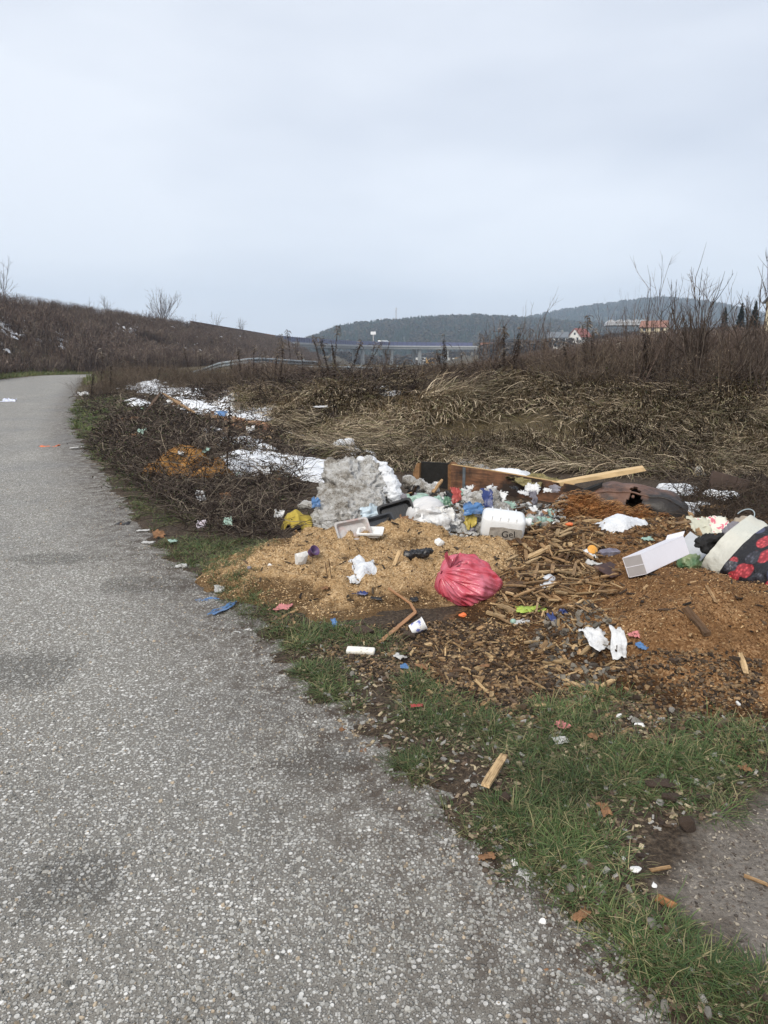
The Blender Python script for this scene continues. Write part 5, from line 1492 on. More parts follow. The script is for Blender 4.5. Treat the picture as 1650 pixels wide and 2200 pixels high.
for (a, b, w, c) in [((1133, 1202), (1196, 1172), 13, 'pale'), ((1143, 1233), (1235, 1227), 9, 'pale'), ((1143, 1217), (1187, 1219), 14, 'tan'), ((1253, 1149), (1258, 1219), 6, 'tan'),
                     ((1261, 1222), (1281, 1256), 7, 'tan'), ((1237, 1217), (1267, 1256), 6, 'tan'), ((1177, 1251), (1252, 1252), 5, 'tan'), ((1206, 1268), (1235, 1279), 9, 'tan'),
                     ((1111, 1287), (1150, 1287), 10, 'tan'), ((1082, 1270), (1114, 1256), 7, 'tan'), ((1073, 1304), (1107, 1319), 14, 'pale'), ((1046, 1319), (1085, 1331), 12, 'pale'),
                     ((1075, 1270), (1090, 1295), 6, 'pale'), ((1131, 1248), (1155, 1241), 12, 'tan'), ((1085, 1227), (1121, 1224), 10, 'tan'), ((1102, 1171), (1128, 1171), 7, 'pale'),
                     ((1150, 1156), (1191, 1155), 11, 'tan'), ((1157, 1142), (1220, 1124), 7, 'pale'), ((1165, 1178), (1182, 1165), 6, 'tan'), ((1211, 1208), (1225, 1221), 6, 'pale'),
                     ((1126, 1384), (1158, 1379), 8, 'pale'), ((1247, 1410), (1279, 1382), 10, 'pale'), ((1189, 1423), (1225, 1429), 10, 'pale'), ((1170, 1445), (1250, 1479), 9, 'pale'),
                     ((1111, 1447), (1150, 1474), 6, 'tan'), ((1158, 1406), (1177, 1382), 13, 'tan'), ((1291, 1479), (1320, 1464), 11, 'pale'), ((1022, 1442), (1038, 1437), 13, 'pale'),
                     ((1240, 1357), (1257, 1372), 6, 'pale'), ((1262, 1254), (1310, 1262), 8, 'tan'), ((1310, 1500), (1325, 1515), 10, 'pale'), ((1090, 1262), (1128, 1236), 12, 'dark'),
                     ((1085, 1280), (1125, 1258), 22, 'dark'), ((1195, 1160), (1215, 1200), 8, 'dark'), ((1180, 1190), (1225, 1185), 7, 'tan'), ((1225, 1240), (1245, 1270), 5, 'tan'),
                     ((1070, 1328), (1100, 1345), 7, 'tan'), ((1200, 1395), (1215, 1420), 7, 'tan'), ((1262, 1430), (1245, 1450), 6, 'tan'), ((1140, 1300), (1190, 1310), 6, 'dark'),
                     ((1160, 1270), (1180, 1300), 8, 'tan'), ((1100, 1210), (1080, 1245), 6, 'dark'), ((1215, 1260), (1250, 1290), 6, 'dark'), ((1290, 1425), (1300, 1455), 5, 'tan')]:
    stick('wood_splinter', a, b, w, WSL[c], 'wood piece', WOODC[c], WSG)
r = random.Random(5)
for k in range(150):
    px_, py_ = r.gauss(1185, 62), r.uniform(1128, 1335)
    if not 1075 < px_ < 1330: continue
    if py_ > 1300 and px_ < 1100: continue
    a = r.gauss(0.25, 0.75); L = r.uniform(12, 58) * (0.75 if py_ < 1180 else 1)
    stick('wood_splinter', (px_, py_), (px_ + math.cos(a) * L, py_ + math.sin(a) * L * 0.55), r.uniform(3, 9), WSL[kc := r.choice(['pale', 'pale', 'tan', 'tan', 'dark'])], 'wood piece', WOODC[kc], WSG, lift=r.uniform(0, 0.05))
WC = 'small flat wood chip trodden into the mud below the white rag'
for k in range(60):
    px_, py_ = r.uniform(900, 1360), r.uniform(1350, 1540)
    a = r.uniform(0, 3.14); L = r.uniform(8, 26)
    stick('wood_chip', (px_, py_), (px_ + math.cos(a) * L, py_ + math.sin(a) * L * 0.5), r.uniform(5, 12), {'pale': 'pale flat', 'tan': 'tan flat', 'dark': 'dark flat'}[kc := r.choice(['pale', 'tan', 'dark', 'tan'])] + WC[10:], 'wood chip', WOODC[kc], 'wood chips in the mud', 0.35)
stick('wood_offcut', (1042, 1708), (1082, 1642), 18, 'flat pale split offcut lying alone in the green verge grass', 'wood piece', WOODC['pale'], th=0.35, lift=0.035)
stick('wood_offcut', (1590, 1408), (1603, 1452), 11, 'pale wood slip stuck low in the brown sawdust', 'wood piece', WOODC['pale'], th=0.4)
stick('wood_offcut', (1518, 1262), (1537, 1296), 7, 'narrow tan wood slip near the crest of the brown sawdust', 'wood piece', WOODC['tan'])
stick('bark_piece', (1472, 1310), (1520, 1368), 16, 'dark strip of bark on the brown sawdust slope', 'bark', WOODC['dark'])
stick('bark_piece', (1186, 2128), (1228, 2198), 24, 'long dark bark strip lying on the road edge', 'bark', WOODC['dark'], th=0.3)
stick('wood_slip', (1185, 2028), (1247, 2056), 8, 'thin tan wood slip on the road edge by the grass', 'wood piece', WOODC['tan'])
stick('wood_slip', (1397, 1874), (1440, 1866), 7, 'short tan stick at the corner of the packed grey earth', 'wood piece', WOODC['tan'])
stick('wood_slip', (1598, 1885), (1649, 1905), 7, 'thin tan stick on the packed grey earth', 'wood piece', WOODC['tan'])
stick('wood_slip', (1410, 1932), (1450, 1952), 18, 'orange wood chip beside the packed grey earth', 'wood piece', grain('orange_wood', (0.42, 0.20, 0.085), (0.2, 0.1, 0.05)), th=0.25)
stick('wood_slip', (320, 1405), (375, 1402), 8, 'flat brown wood slip on the road beside a dirt spot', 'wood piece', WOODC['tan'], th=0.3)
stick('wood_slip', (378, 2112), (408, 2132), 14, 'small brown bark chip lying alone on bare road', 'wood piece', WOODC['tan'], th=0.35)
stick('wood_slip', (600, 1332), (640, 1312), 9, 'tan wood slip at the foot of the pale sawdust by the pink scrap', 'wood piece', WOODC['tan'], th=0.3)
stick('wood_slip', (255, 1690), (285, 1655), 4, 'thin pale straw lying on bare road', 'straw', WOODC['pale'], th=0.5)
stick('rotten_stick', (1010, 1140), (1012, 1075), 9, 'grey brown stick standing upright in the dirty snow', 'stick', WOODC['dark'], p0=Q(998, 1160, 5.95), p1=Q(1004, 1085, 6.05))
stick('rotten_stick', (860, 1205), (850, 1225), 8, 'short pale stick beside the black scorched boot', 'stick', WOODC['pale'], p0=P(846, 1218), p1=Q(860, 1186, P(846, 1218).y + 0.1))
stick('rotten_stick', (700, 1215), (712, 1250), 3, 'thin black twig poking up from the pale sawdust', 'twig', WOODC['dark'], p0=P(704, 1243), p1=Q(698, 1208, P(704, 1243).y))
stick('rotten_stick', (712, 1240), (705, 1208), 3, 'forked black twig behind the first twig in the pale sawdust', 'twig', WOODC['dark'], p0=P(712, 1242), p1=Q(706, 1202, P(712, 1242).y))
stick('rotten_stick', (755, 1225), (760, 1205), 3, 'short dark twig standing beside the melted snow crust', 'twig', WOODC['dark'], p0=P(762, 1226), p1=Q(755, 1205, P(762, 1226).y))
stick('wood_batten', (1200, 1045), (1380, 1012), 20, 'pale sawn timber batten resting across the burnt sofa', 'timber', simple('sawn_timber', (0.60, 0.43, 0.23), 0.75, 0.2, 10), p0=Q(1195, 1046, 7.35), p1=Q(1382, 1012, 7.5), th=0.5)
stick('wood_batten', (1225, 1085), (1240, 1080), 7, 'short pale stick standing in the reddish shavings', 'stick', WOODC['pale'], p0=Q(1238, 1084, 6.85), p1=Q(1222, 1064, 6.9))
stick('dead_branch', (348, 852), (420, 900), 7, 'pale fallen branch lying on the snow behind the brambles', 'branch', WOODC['tan'], lift=0.12)
stick('dead_branch', (345, 852), (320, 890), 6, 'dark fallen branch crossing the pale one behind the brambles', 'branch', WOODC['dark'], lift=0.12)
stick('white_plank', (662, 910), (677, 890), 13, 'white board sticking up from the weeds on the bank', 'board', simple('white_board', (0.72, 0.71, 0.68), 0.6, 0.15, 10), p0=Q(661, 912, 15.0), p1=Q(676, 890, 15.2), th=0.3)
# bent strip of moulding
M_MOULD = simple('brown_moulding', (0.36, 0.185, 0.085), 0.55, 0.25, 14)
pts = [P(817, 1383, 0.01), P(893, 1322, 0.02), P(880, 1305, 0.03), P(835, 1272, 0.025)]
o = empty('moulding_strip', pts[1], 'bent brown moulding strip in a V on the edge of the pale sawdust', 'strip')
for k in range(3):
    a, b = pts[k] - pts[1], pts[k + 1] - pts[1]
    d = b - a
    s = link('strip_length', stick_mesh('strip_length', d.length * 1.02, 0.026 if k == 0 else 0.016, 0.008, M_MOULD, k, 0.05), o, (a + b) / 2)
    s.rotation_euler = basis(d).to_euler()

# --- lumps of dirty snow
def lump(name, blobs, vox, label, mat, disp=0.05, cat='snow', freq=7.0, group=None, seed=0):
    bm = bmesh.new()
    cs = []
    for (px_, py_, y, rp) in blobs:
        c = Q(px_, py_, y); rr = rp * mpp(c)
        g = bmesh.ops.create_icosphere(bm, subdivisions=2, radius=rr)
        for v in g['verts']: v.co = v.co * random.uniform(0.9, 1.1) + c
        cs.append(c)
    me = bpy.data.meshes.new(name); bm.to_mesh(me); bm.free()
    o = link(name, me)
    md = o.modifiers.new('r', 'REMESH'); md.mode = 'VOXEL'; md.voxel_size = vox
    dg = bpy.context.evaluated_depsgraph_get()
    m2 = bpy.data.meshes.new_from_object(o.evaluated_get(dg))
    o.modifiers.clear()
    n = len(m2.vertices); co = np.empty(n * 3, np.float32); no = np.empty(n * 3, np.float32)
    m2.vertices.foreach_get('co', co); m2.vertices.foreach_get('normal', no)
    co = co.reshape(-1, 3); no = no.reshape(-1, 3)
    q = co.astype(float)
    rid = 1 - np.abs(fb3(q * freq * 1.4 + seed, 4, 9, 0.6) - 0.5) * 4
    d = (fb3(q * freq + seed, 4, 5, 0.6) - 0.5) * 2.4 * disp - np.clip(rid, 0, 1) ** 2 * disp * 0.45 + (fb3(q * freq * 7 + seed, 2, 15) - 0.5) * disp * 0.8
    co = co + no * d[:, None]
    c0 = sum(cs, Vector()) / len(cs)
    gzc = gz(c0.x, c0.y); c0 = Vector((c0.x, c0.y, gzc))
    m2.vertices.foreach_set('co', (co - np.array(c0)).astype(np.float32).ravel())
    m2.polygons.foreach_set('use_smooth', np.ones(len(m2.polygons), bool))
    m2.materials.clear(); m2.materials.append(mat); m2.name = name; m2.update()
    o.data = m2; bpy.data.meshes.remove(me); o.location = c0
    return tag(o, label, cat, group)
lump('snow_mound', [(745, 1030, 6.6, 50), (722, 1014, 6.6, 30), (790, 1034, 6.65, 48), (790, 1012, 6.7, 30), (815, 1030, 6.7, 28), (760, 1075, 6.5, 58), (818, 1050, 6.6, 34), (842, 1052, 6.65, 22), (700, 1062, 6.5, 26), (700, 1115, 6.3, 36), (740, 1112, 6.25, 42), (685, 1128, 6.25, 20), (790, 1085, 6.4, 44), (715, 1132, 6.2, 28), (755, 1008, 6.65, 30), (735, 1150, 6.2, 20), (790, 1120, 6.35, 34), (700, 1085, 6.4, 28)],
     0.013, 'tall grey mound of dirty old snow behind the pale sawdust', M_DSNOW, 0.065, freq=6)
lump('snow_mound', [(1010, 1072, 6.3, 22), (1045, 1082, 6.3, 36), (1075, 1108, 6.2, 34), (1100, 1122, 6.2, 24), (1015, 1108, 6.2, 28), (1060, 1130, 6.1, 30), (1000, 1148, 6.0, 22), (1030, 1145, 6.0, 22), (1085, 1135, 6.1, 26), (985, 1120, 6.2, 18)],
     0.013, 'smaller grey dirty snow mound with rubbish stuck in it behind the canister', M_DSNOW, 0.05, freq=8, seed=3)
lump('snow_lump', [(838, 1042, 6.55, 24), (848, 1066, 6.5, 20), (828, 1018, 6.62, 20), (852, 1085, 6.5, 14)], 0.013, 'cleaner white snow on the right flank of the tall dirty mound', M_SNOW, 0.03, freq=10, seed=61)
lump('snow_lump', [(775, 992, 6.75, 13), (800, 995, 6.78, 16), (822, 1002, 6.8, 12)], 0.013, 'thin white snow crust along the top of the tall dirty mound', M_SNOW, 0.02, freq=12, seed=62)
lump('snow_slab', [(902, 1117, 6.0, 16), (915, 1125, 5.95, 22), (932, 1138, 5.9, 27), (948, 1156, 5.85, 24), (962, 1170, 5.8, 16)], 0.014, 'smooth slanting slab of dirty snow beside the white carrier bag', m_snow('grey_snow', 0.4), 0.018, freq=9, seed=5)
lump('snow_lump', [(655, 1083, 6.5, 11), (668, 1086, 6.5, 10), (645, 1088, 6.5, 7)], 0.012, 'small dirty snow lump behind the yellow cloth', M_DSNOW, 0.02, freq=14, seed=6)
lump('snow_lump', [(878, 1035, 6.9, 16), (905, 1045, 6.85, 18), (930, 1052, 6.8, 16), (950, 1070, 6.7, 13), (890, 1055, 6.8, 14), (915, 1070, 6.7, 14), (938, 1085, 6.6, 14)], 0.015, 'crumbled dirty snow between the tall mound and the burnt sofa', M_DSNOW, 0.035, freq=10, seed=7)
lump('snow_lump', [(1140, 1118, 6.3, 16), (1162, 1125, 6.3, 17), (1180, 1120, 6.35, 12), (1150, 1135, 6.2, 13)], 0.014, 'dirty snow lump at the foot of the long brown panel', M_DSNOW, 0.03, freq=12, seed=8)
lump('snow_lump', [(1012, 1158, 5.9, 18), (1000, 1170, 5.85, 12)], 0.012, 'round snow lump touching the left end of the canister', m_snow('grey_snow', 0.3), 0.015, freq=10, seed=9)
lump('snow_lump', [(890, 1160, 5.8, 12), (905, 1165, 5.75, 9), (878, 1165, 5.8, 8)], 0.012, 'loose white snow crumbs in front of the slanting snow slab', M_SNOW, 0.02, freq=18, seed=10)
lump('snow_lump', [(1255, 1092, 6.8, 12), (1262, 1105, 6.7, 9), (1240, 1095, 6.8, 8)], 0.012, 'small snow clot on top of the reddish shavings', M_SNOW, 0.02, freq=16, seed=11)
ys_ = P(735, 968).y
lump('snow_lump', [(732, 958, ys_, 15), (750, 952, ys_ + .1, 14), (712, 964, ys_, 10), (760, 965, ys_, 10), (745, 968, ys_ - .05, 12)], 0.022, 'upright white snow lump under the dry stems of the bank', M_SNOW, 0.03, freq=9, seed=12)
lump('rubble_mound', [(1120, 1110, 6.5, 20), (1090, 1100, 6.5, 14), (1135, 1120, 6.4, 12), (1105, 1112, 6.5, 20), (1120, 1125, 6.4, 18)], 0.016, 'dark mixed rubble behind the smaller dirty snow mound', simple('dark_rubble', (0.10, 0.085, 0.075), 0.9, 0.6, 25, 0.01, dirt=(0.45, 0.44, 0.43)), 0.05, 'rubble', 12, seed=14)

# --- crumpled sheets
def sheet(name, px_, py_, wpx, hpx, mat, label, cat, crumple=0.25, tilt=0.0, rz=0.0, lift=0.01, seed=0, curl=0.0, n=14, th=0.0015, holes=0.0, loc=None):
    c = loc or P(px_, py_)
    m = mpp(c); w, h = wpx * m, hpx * m
    u = np.linspace(-.5, .5, n)
    X, Y = np.meshgrid(u, u)
    q = np.stack([X.ravel() * 2.2 + seed * 3.1, Y.ravel() * 2.2, np.full(n * n, seed * 1.7)], 1)
    s = min(w, h)
    z = (np.abs(fb3(q * 1.6, 3, 3) - 0.5) * 2) * crumple * s + curl * s * (np.abs(X.ravel()) * 2) ** 2
    ex = 1 + 0.35 * (fb3(q[:, [1, 0, 2]] * 1.1 + 9, 2, 8) - .5) * 2
    x = X.ravel() * w * ex + (fb3(q * 2 + 4, 2, 11) - 0.5) * 0.35 * w; y = Y.ravel() * h * ex + (fb3(q * 2 + 14, 2, 12) - .5) * 0.35 * h
    top = np.stack([x, y, z + th], 1); bot = np.stack([x, y, z], 1)
    id_ = np.arange(n * n).reshape(n, n)
    Ft = np.stack([id_[:-1, :-1], id_[:-1, 1:], id_[1:, 1:], id_[1:, :-1]], -1).reshape(-1, 4)
    if holes:
        keep = fb3(q * 3.3 + 21, 2, 15)[Ft].mean(1) > holes
        Ft = Ft[keep]
    else:
        cf = np.stack([X.ravel()[Ft].mean(1), Y.ravel()[Ft].mean(1)], 1)
        keep = np.abs(cf).max(1) < 0.40 + 0.16 * vn2(cf[:, 0] * 9 + seed, cf[:, 1] * 9, 6)
        Ft = Ft[keep]
    Fb = Ft[:, ::-1] + n * n
    e = {}
    for f in Ft:
        for i in range(4): e[(f[i], f[(i + 1) % 4])] = 1
    side = np.array([[b, a, a + n * n, b + n * n] for (a, b) in e if (b, a) not in e])
    V = np.concatenate([top, bot])
    fs = np.concatenate([Ft, Fb, side])
    used = np.unique(fs); rm = np.full(len(V), -1); rm[used] = np.arange(len(used))
    o = link(name, mesh_np(name, V[used], [rm[fs]], mat, smooth=True), loc=c + Vector((0, 0, lift)))
    o.rotation_euler = (tilt, 0, rz)
    return tag(o, label, cat)
def plain(name, c, rough=0.45, var=0.15, dirt=None, amt=0.5, sc=25): return simple(name, c, rough, var, sc, 0, 0.4, dirt=dirt, dirt_amt=amt)
MUD = (0.10, 0.075, 0.055)
P_WHITE = plain('white_plastic', (0.64, 0.65, 0.66), 0.4, 0.25, MUD, 0.7)
P_FOAM = plain('white_foam', (0.70, 0.70, 0.69), 0.8, 0.12, MUD, 0.35)
P_PAPER = plain('white_paper', (0.52, 0.52, 0.51), 0.8, 0.3, MUD, 0.8)
P_BLUE = plain('blue_film', (0.085, 0.20, 0.42), 0.35, 0.4, MUD, 0.6); P_DBLUE = plain('navy_film', (0.03, 0.05, 0.18), 0.35, 0.4, (0.5, 0.5, 0.5), 0.5)
P_RED = plain('red_film', (0.38, 0.06, 0.05), 0.4, 0.4, MUD, 0.6); P_PINK = plain('pink_scrap', (0.55, 0.20, 0.20), 0.5, 0.3)
P_LIME = plain('lime_film', (0.36, 0.48, 0.08), 0.35, 0.35); P_ORANGE = plain('orange_scrap', (0.72, 0.17, 0.05), 0.5, 0.2)
P_YEL = plain('yellow_film', (0.48, 0.37, 0.07), 0.4, 0.4); P_PURP = plain('purple_plastic', (0.11, 0.06, 0.16), 0.35, 0.25)
P_BLACK = plain('black_plastic', (0.014, 0.014, 0.016), 0.35, 0.3, (0.10, 0.09, 0.08), 0.3); P_GREEN = plain('green_film', (0.10, 0.20, 0.13), 0.35, 0.4, MUD, 0.6)
P_TEAL = plain('teal_film', (0.30, 0.44, 0.38), 0.4, 0.25, MUD); P_GREY = plain('grey_cloth', (0.22, 0.21, 0.24), 0.85, 0.35)
P_BROWN = plain('dead_leaf', (0.24, 0.125, 0.060), 0.75, 0.4)
SH = [('white_rag', 1283, 1382, 50, 60, P_WHITE, 'torn white rag draped over stones below the brown sawdust', 'rag', 0.45, R(20), 0.4, 0.02, 0.30),
      ('white_rag', 1328, 1395, 28, 85, P_WHITE, 'long white tatter hanging beside the torn white rag', 'rag', 0.45, R(25), -0.2, 0.03, 0.28),
      ('wrapper', 1143, 1315, 62, 40, P_LIME, 'lime green crumpled wrapper below the wood splinters', 'wrapper', 0.3, 0, 0.1, 0.015, 0),
      ('blue_strip', 450, 1292, 75, 30, P_BLUE, 'torn blue plastic strip lying on the road edge', 'plastic strip', 0.3, 0, 0.2, 0.008, 0.42),
      ('blue_strip', 482, 1310, 26, 110, P_BLUE, 'folded blue plastic strip over the grey paper at the road edge', 'plastic strip', 0.3, 0, -0.5, 0.012, 0.40),
      ('paper_scrap', 470, 1330, 42, 60, P_PAPER, 'dirty grey paper scrap under the blue plastic strips', 'paper', 0.15, 0, 0.3, 0.006, 0.3),
      ('paper_scrap', 472, 1268, 30, 35, P_PAPER, 'folded white paper scrap above the blue plastic strips', 'paper', 0.3, R(20), 0.5, 0.01, 0),
      ('paper_scrap', 390, 1220, 30, 30, P_PAPER, 'white crumpled paper at the road edge near the brambles', 'paper', 0.4, 0, 0.2, 0.01, 0),
      ('paper_scrap', 318, 1168, 36, 26, P_PAPER, 'flattened pale carton scrap on the road by the bramble tips', 'paper', 0.25, 0, 0.0, 0.01, 0),
      ('paper_scrap', 262, 1130, 40, 26, P_BLACK, 'dark open wallet-like scrap on the road edge', 'scrap', 0.5, 0, 0.1, 0.01, 0),
      ('paper_scrap', 312, 1142, 44, 20, P_PAPER, 'long pale cardboard scrap beside the dark scrap on the road edge', 'paper', 0.2, 0, 0.1, 0.008, 0),
      ('paper_scrap', 372, 1168, 24, 26, P_TEAL, 'small bluish film scrap in the roadside grass', 'film', 0.4, 0, 0.4, 0.02, 0),
      ('paper_scrap', 433, 1133, 26, 30, plain('lilac_paper', (0.55, 0.50, 0.56), 0.7), 'lilac crumpled paper in front of the dark brambles', 'paper', 0.5, R(30), 0.2, 0.03, 0),
      ('leaf', 342, 1155, 22, 26, P_BROWN, 'big brown dead leaf by the bramble tips', 'leaf', 0.5, R(20), 0.3, 0.02, 0),
      ('litter_film', 525, 1360, 34, 34, P_PAPER, 'thin translucent film scrap on the gravelly road edge', 'film', 0.3, 0, 0.7, 0.006, 0.36),
      ('pink_card', 612, 1308, 32, 36, P_PINK, 'pink red card scrap at the toe of the pale sawdust', 'card', 0.12, R(8), -0.3, 0.015, 0),
      ('film_scrap', 718, 1345, 16, 32, P_BLUE, 'tiny blue film scrap in the grass before the pale sawdust', 'film', 0.6, R(30), 0.3, 0.02, 0),
      ('film_scrap', 858, 1420, 26, 36, P_PAPER, 'crumpled white film scrap beside the yoghurt cup', 'film', 0.5, 0, 0.8, 0.02, 0),
      ('film_scrap', 868, 1438, 22, 22, P_BLUE, 'bright blue scrap stuck to the white film scrap', 'film', 0.4, R(15), 0.3, 0.015, 0),
      ('film_scrap', 758, 1250, 26, 36, P_WHITE, 'white and navy wrapper scrap on the pale sawdust', 'wrapper', 0.5, R(20), 0.3, 0.015, 0),
      ('film_scrap', 775, 1280, 40, 26, P_DBLUE, 'navy blue torn film on the pale sawdust slope', 'film', 0.4, 0, -0.3, 0.015, 0.35),
      ('film_scrap', 808, 1290, 36, 20, P_BLACK, 'black torn film trailing from the navy scrap', 'film', 0.4, 0, -0.2, 0.012, 0.35),
      ('film_scrap', 890, 1292, 24, 22, P_BLACK, 'small black scrap near the bent moulding tip', 'film', 0.5, R(15), 0.3, 0.012, 0),
      ('film_scrap', 1188, 1335, 20, 40, P_DBLUE, 'blue white wrapper scrap below the lime wrapper', 'wrapper', 0.5, R(20), 0.3, 0.015, 0),
      ('film_scrap', 1210, 1322, 26, 24, P_DBLUE, 'shiny navy scrap next to the corrugated tube', 'film', 0.5, R(20), 0.7, 0.02, 0),
      ('film_scrap', 1120, 1342, 56, 34, P_PAPER, 'dirty white film strip below the lime wrapper', 'film', 0.3, 0, 0.5, 0.012, 0.36),
      ('film_scrap', 1378, 1395, 34, 32, P_BLUE, 'blue grey film scrap on the brown sawdust slope', 'film', 0.4, R(10), 0.5, 0.015, 0),
      ('film_scrap', 1362, 1372, 30, 26, P_PINK, 'reddish foil scrap above the blue grey film scrap', 'foil', 0.5, R(10), 0.2, 0.015, 0.36),
      ('film_scrap', 1282, 1220, 34, 56, P_PAPER, 'clear crumpled film beside the dark sole on brown sawdust', 'film', 0.6, R(10), 0.9, 0.015, 0),
      ('film_scrap', 1390, 1162, 36, 24, P_TEAL, 'pale green wrapper on the brown sawdust behind the long white box', 'wrapper', 0.35, R(10), 0.1, 0.015, 0),
      ('film_scrap', 1270, 1195, 26, 40, P_WHITE, 'white tissue scrap under the orange lid', 'tissue', 0.5, R(20), 0.4, 0.015, 0),
      ('film_scrap', 1210, 1565, 34, 46, P_PINK, 'pinkish white tissue scrap in the bare earth', 'tissue', 0.5, 0, 0.8, 0.01, 0),
      ('film_scrap', 1205, 1595, 40, 30, P_PAPER, 'grey film scrap beside the pinkish tissue', 'film', 0.3, 0, 0.2, 0.008, 0.3),
      ('film_scrap', 895, 1525, 34, 14, P_RED, 'small red scrap in the verge grass', 'scrap', 0.4, 0, 0.2, 0.02, 0),
      ('film_scrap', 1130, 1885, 36, 44, P_PAPER, 'translucent plastic scrap where grass meets road', 'film', 0.3, 0, 0.8, 0.01, 0.3),
      ('film_scrap', 1105, 1860, 14, 20, P_FOAM, 'small bright white shard at the grass edge', 'shard', 0.3, R(25), 0.3, 0.012, 0),
      ('film_scrap', 475, 897, 40, 26, P_BLUE, 'bright blue plastic sheet half under the old snow', 'plastic sheet', 0.2, R(30), -0.3, 0.1, 0),
      ('road_litter', 20, 864, 24, 22, plain('bluish_paper', (0.62, 0.66, 0.80), 0.6), 'bluish white crumpled litter alone on the far road', 'litter', 0.6, R(10), 0.4, 0.02, 0),
      ('orange_rag', 108, 962, 34, 22, P_ORANGE, 'orange torn rag lying on bare road', 'rag', 0.3, 0, 0.1, 0.01, 0.3),
      ('film_scrap', 180, 850, 26, 24, P_WHITE, 'white plastic scrap under twigs at the road bend', 'film', 0.5, R(20), 0.4, 0.05, 0),
      ('film_scrap', 168, 966, 40, 22, P_PAPER, 'pale film caught in twigs overhanging the road', 'film', 0.4, 0, 0.3, 0.03, 0.3),
      ('film_scrap', 690, 900, 40, 20, P_WHITE, 'white plate-like board near the white plank in the weeds', 'board', 0.1, R(10), 0.2, 0.25, 0),
      ('film_scrap', 1500, 1022, 26, 34, P_PAPER, 'pale paper ball at the foot of the dry bank', 'paper', 0.6, R(40), 0.2, 0.05, 0),
      ('film_scrap', 980, 1075, 30, 46, P_RED, 'red torn wrapper stuck in the rubble behind the carrier bag', 'wrapper', 0.5, R(60), 0.3, 0.05, 0),
      ('film_scrap', 965, 1092, 24, 30, P_GREEN, 'green wrapper behind the white carrier bag', 'wrapper', 0.5, R(60), 0.3, 0.05, 0),
      ]
LOCS = {43: Q(980, 1075, 6.35), 44: Q(962, 1090, 6.25)}
for k, a in enumerate(SH):
    kk = 0.72 if a[0] in ('film_scrap', 'paper_scrap', 'blue_strip') else 1.0
    a = list(a); a[3] *= kk; a[4] *= kk
    sheet(*a[:11], lift=a[11], holes=a[12], seed=k + 1, loc=LOCS.get(k))
for (px_, py_, w, h, m_, lb, y) in [(1046, 1070, 26, 42, P_DBLUE, 'blue snack wrapper with a yellow mark on the smaller snow mound', 6.0), (1020, 1092, 44, 24, P_BLUE, 'light blue wrapper below the blue snack wrapper', 5.95),
                                     (1008, 1112, 26, 46, P_YEL, 'yellow wrapper hanging in front of the smaller snow mound', 5.95), (928, 1112, 70, 46, P_WHITE, 'white tissue with torn flaps on the slanting snow slab', 5.85),
                                     (960, 1110, 36, 36, P_FOAM, 'white torn foam sheet beside the slanting snow slab', 5.95), (895, 1082, 44, 40, P_TEAL, 'pale teal film behind the white carrier bag', 6.35), (680, 1079, 18, 20, P_BLUE, 'blue scrap between the snow lump and the tall snow mound', 6.2)]:
    sheet('wrapper', 0, 0, w, h, m_, lb, 'wrapper', 0.5, R(65), 0.2, 0, seed=px_ % 17, loc=Q(px_, py_, y))
o = bpy.data.objects[-1]

CL = [('grey_scrap', P_GREY, 'grey cloth scrap wedged between the dirty snow mounds', 'scrap'), ('white_scrap', P_WHITE, 'crumpled white plastic scrap wedged between the dirty snow mounds', 'scrap'),
      ('black_scrap', P_BLACK, 'black plastic scrap wedged between the dirty snow mounds', 'scrap'), ('teal_scrap', P_TEAL, 'pale teal film scrap wedged between the dirty snow mounds', 'scrap'),
      ('brown_scrap', P_BROWN, 'brown cardboard scrap wedged between the dirty snow mounds', 'scrap')]
rc = random.Random(8)
for k in range(46):
    px_, py_ = rc.uniform(860, 1200), rc.uniform(1040, 1150)
    nm, m_, lb, ct = CL[rc.choice([0, 1, 1, 2, 2, 3, 4])]
    y_c = 6.9 - (py_ - 1040) / 110 * 0.95
    z_ = Q(px_, py_, y_c)
    z_.z = max(min(z_.z, 0.30), gz(z_.x, z_.y) + 0.02)
    o = sheet(nm, 0, 0, rc.uniform(12, 38), rc.uniform(12, 34), m_, lb, ct, 0.55, R(rc.uniform(10, 75)), rc.uniform(-1.5, 1.5), 0, k + 100, loc=z_, n=10)
    o['group'] = 'scraps wedged between the dirty snow mounds'
for k in range(22):
    px_, py_ = rc.uniform(860, 1190), rc.uniform(1050, 1150)
    y_c = 6.9 - (py_ - 1040) / 110 * 0.95
    p0 = Q(px_, py_, y_c); p0.z = max(p0.z, gz(p0.x, p0.y) + 0.02); p1 = p0 + Vector((rc.uniform(-.18, .18), rc.uniform(-.1, .1), rc.uniform(-.04, .12)))
    stick('broken_lath', (px_, py_), (px_ + 20, py_), rc.uniform(4, 9), 'broken dark lath poking out between the dirty snow mounds', 'wood piece', WOODC[rc.choice(['tan', 'dark', 'dark'])], 'broken laths between the snow mounds', p0=p0, p1=p1)
for k in range(26):
    px_, py_ = rc.uniform(230, 660), rc.uniform(835, 1150)
    if px_ < 330 and py_ > 950: continue
    nm, m_, lb, ct = CL[rc.choice([1, 1, 3, 4])]
    c_ = P(px_, py_)
    o = sheet(nm, 0, 0, rc.uniform(10, 24), rc.uniform(8, 20), m_, lb.split(' wedged')[0] + ' caught in the dark brambles', ct, 0.55, R(rc.uniform(10, 60)), rc.uniform(-1.5, 1.5), 0, k + 200, loc=c_ + Vector((0, 0, 0.08)), n=9)
    o['group'] = 'scraps caught in the brambles'
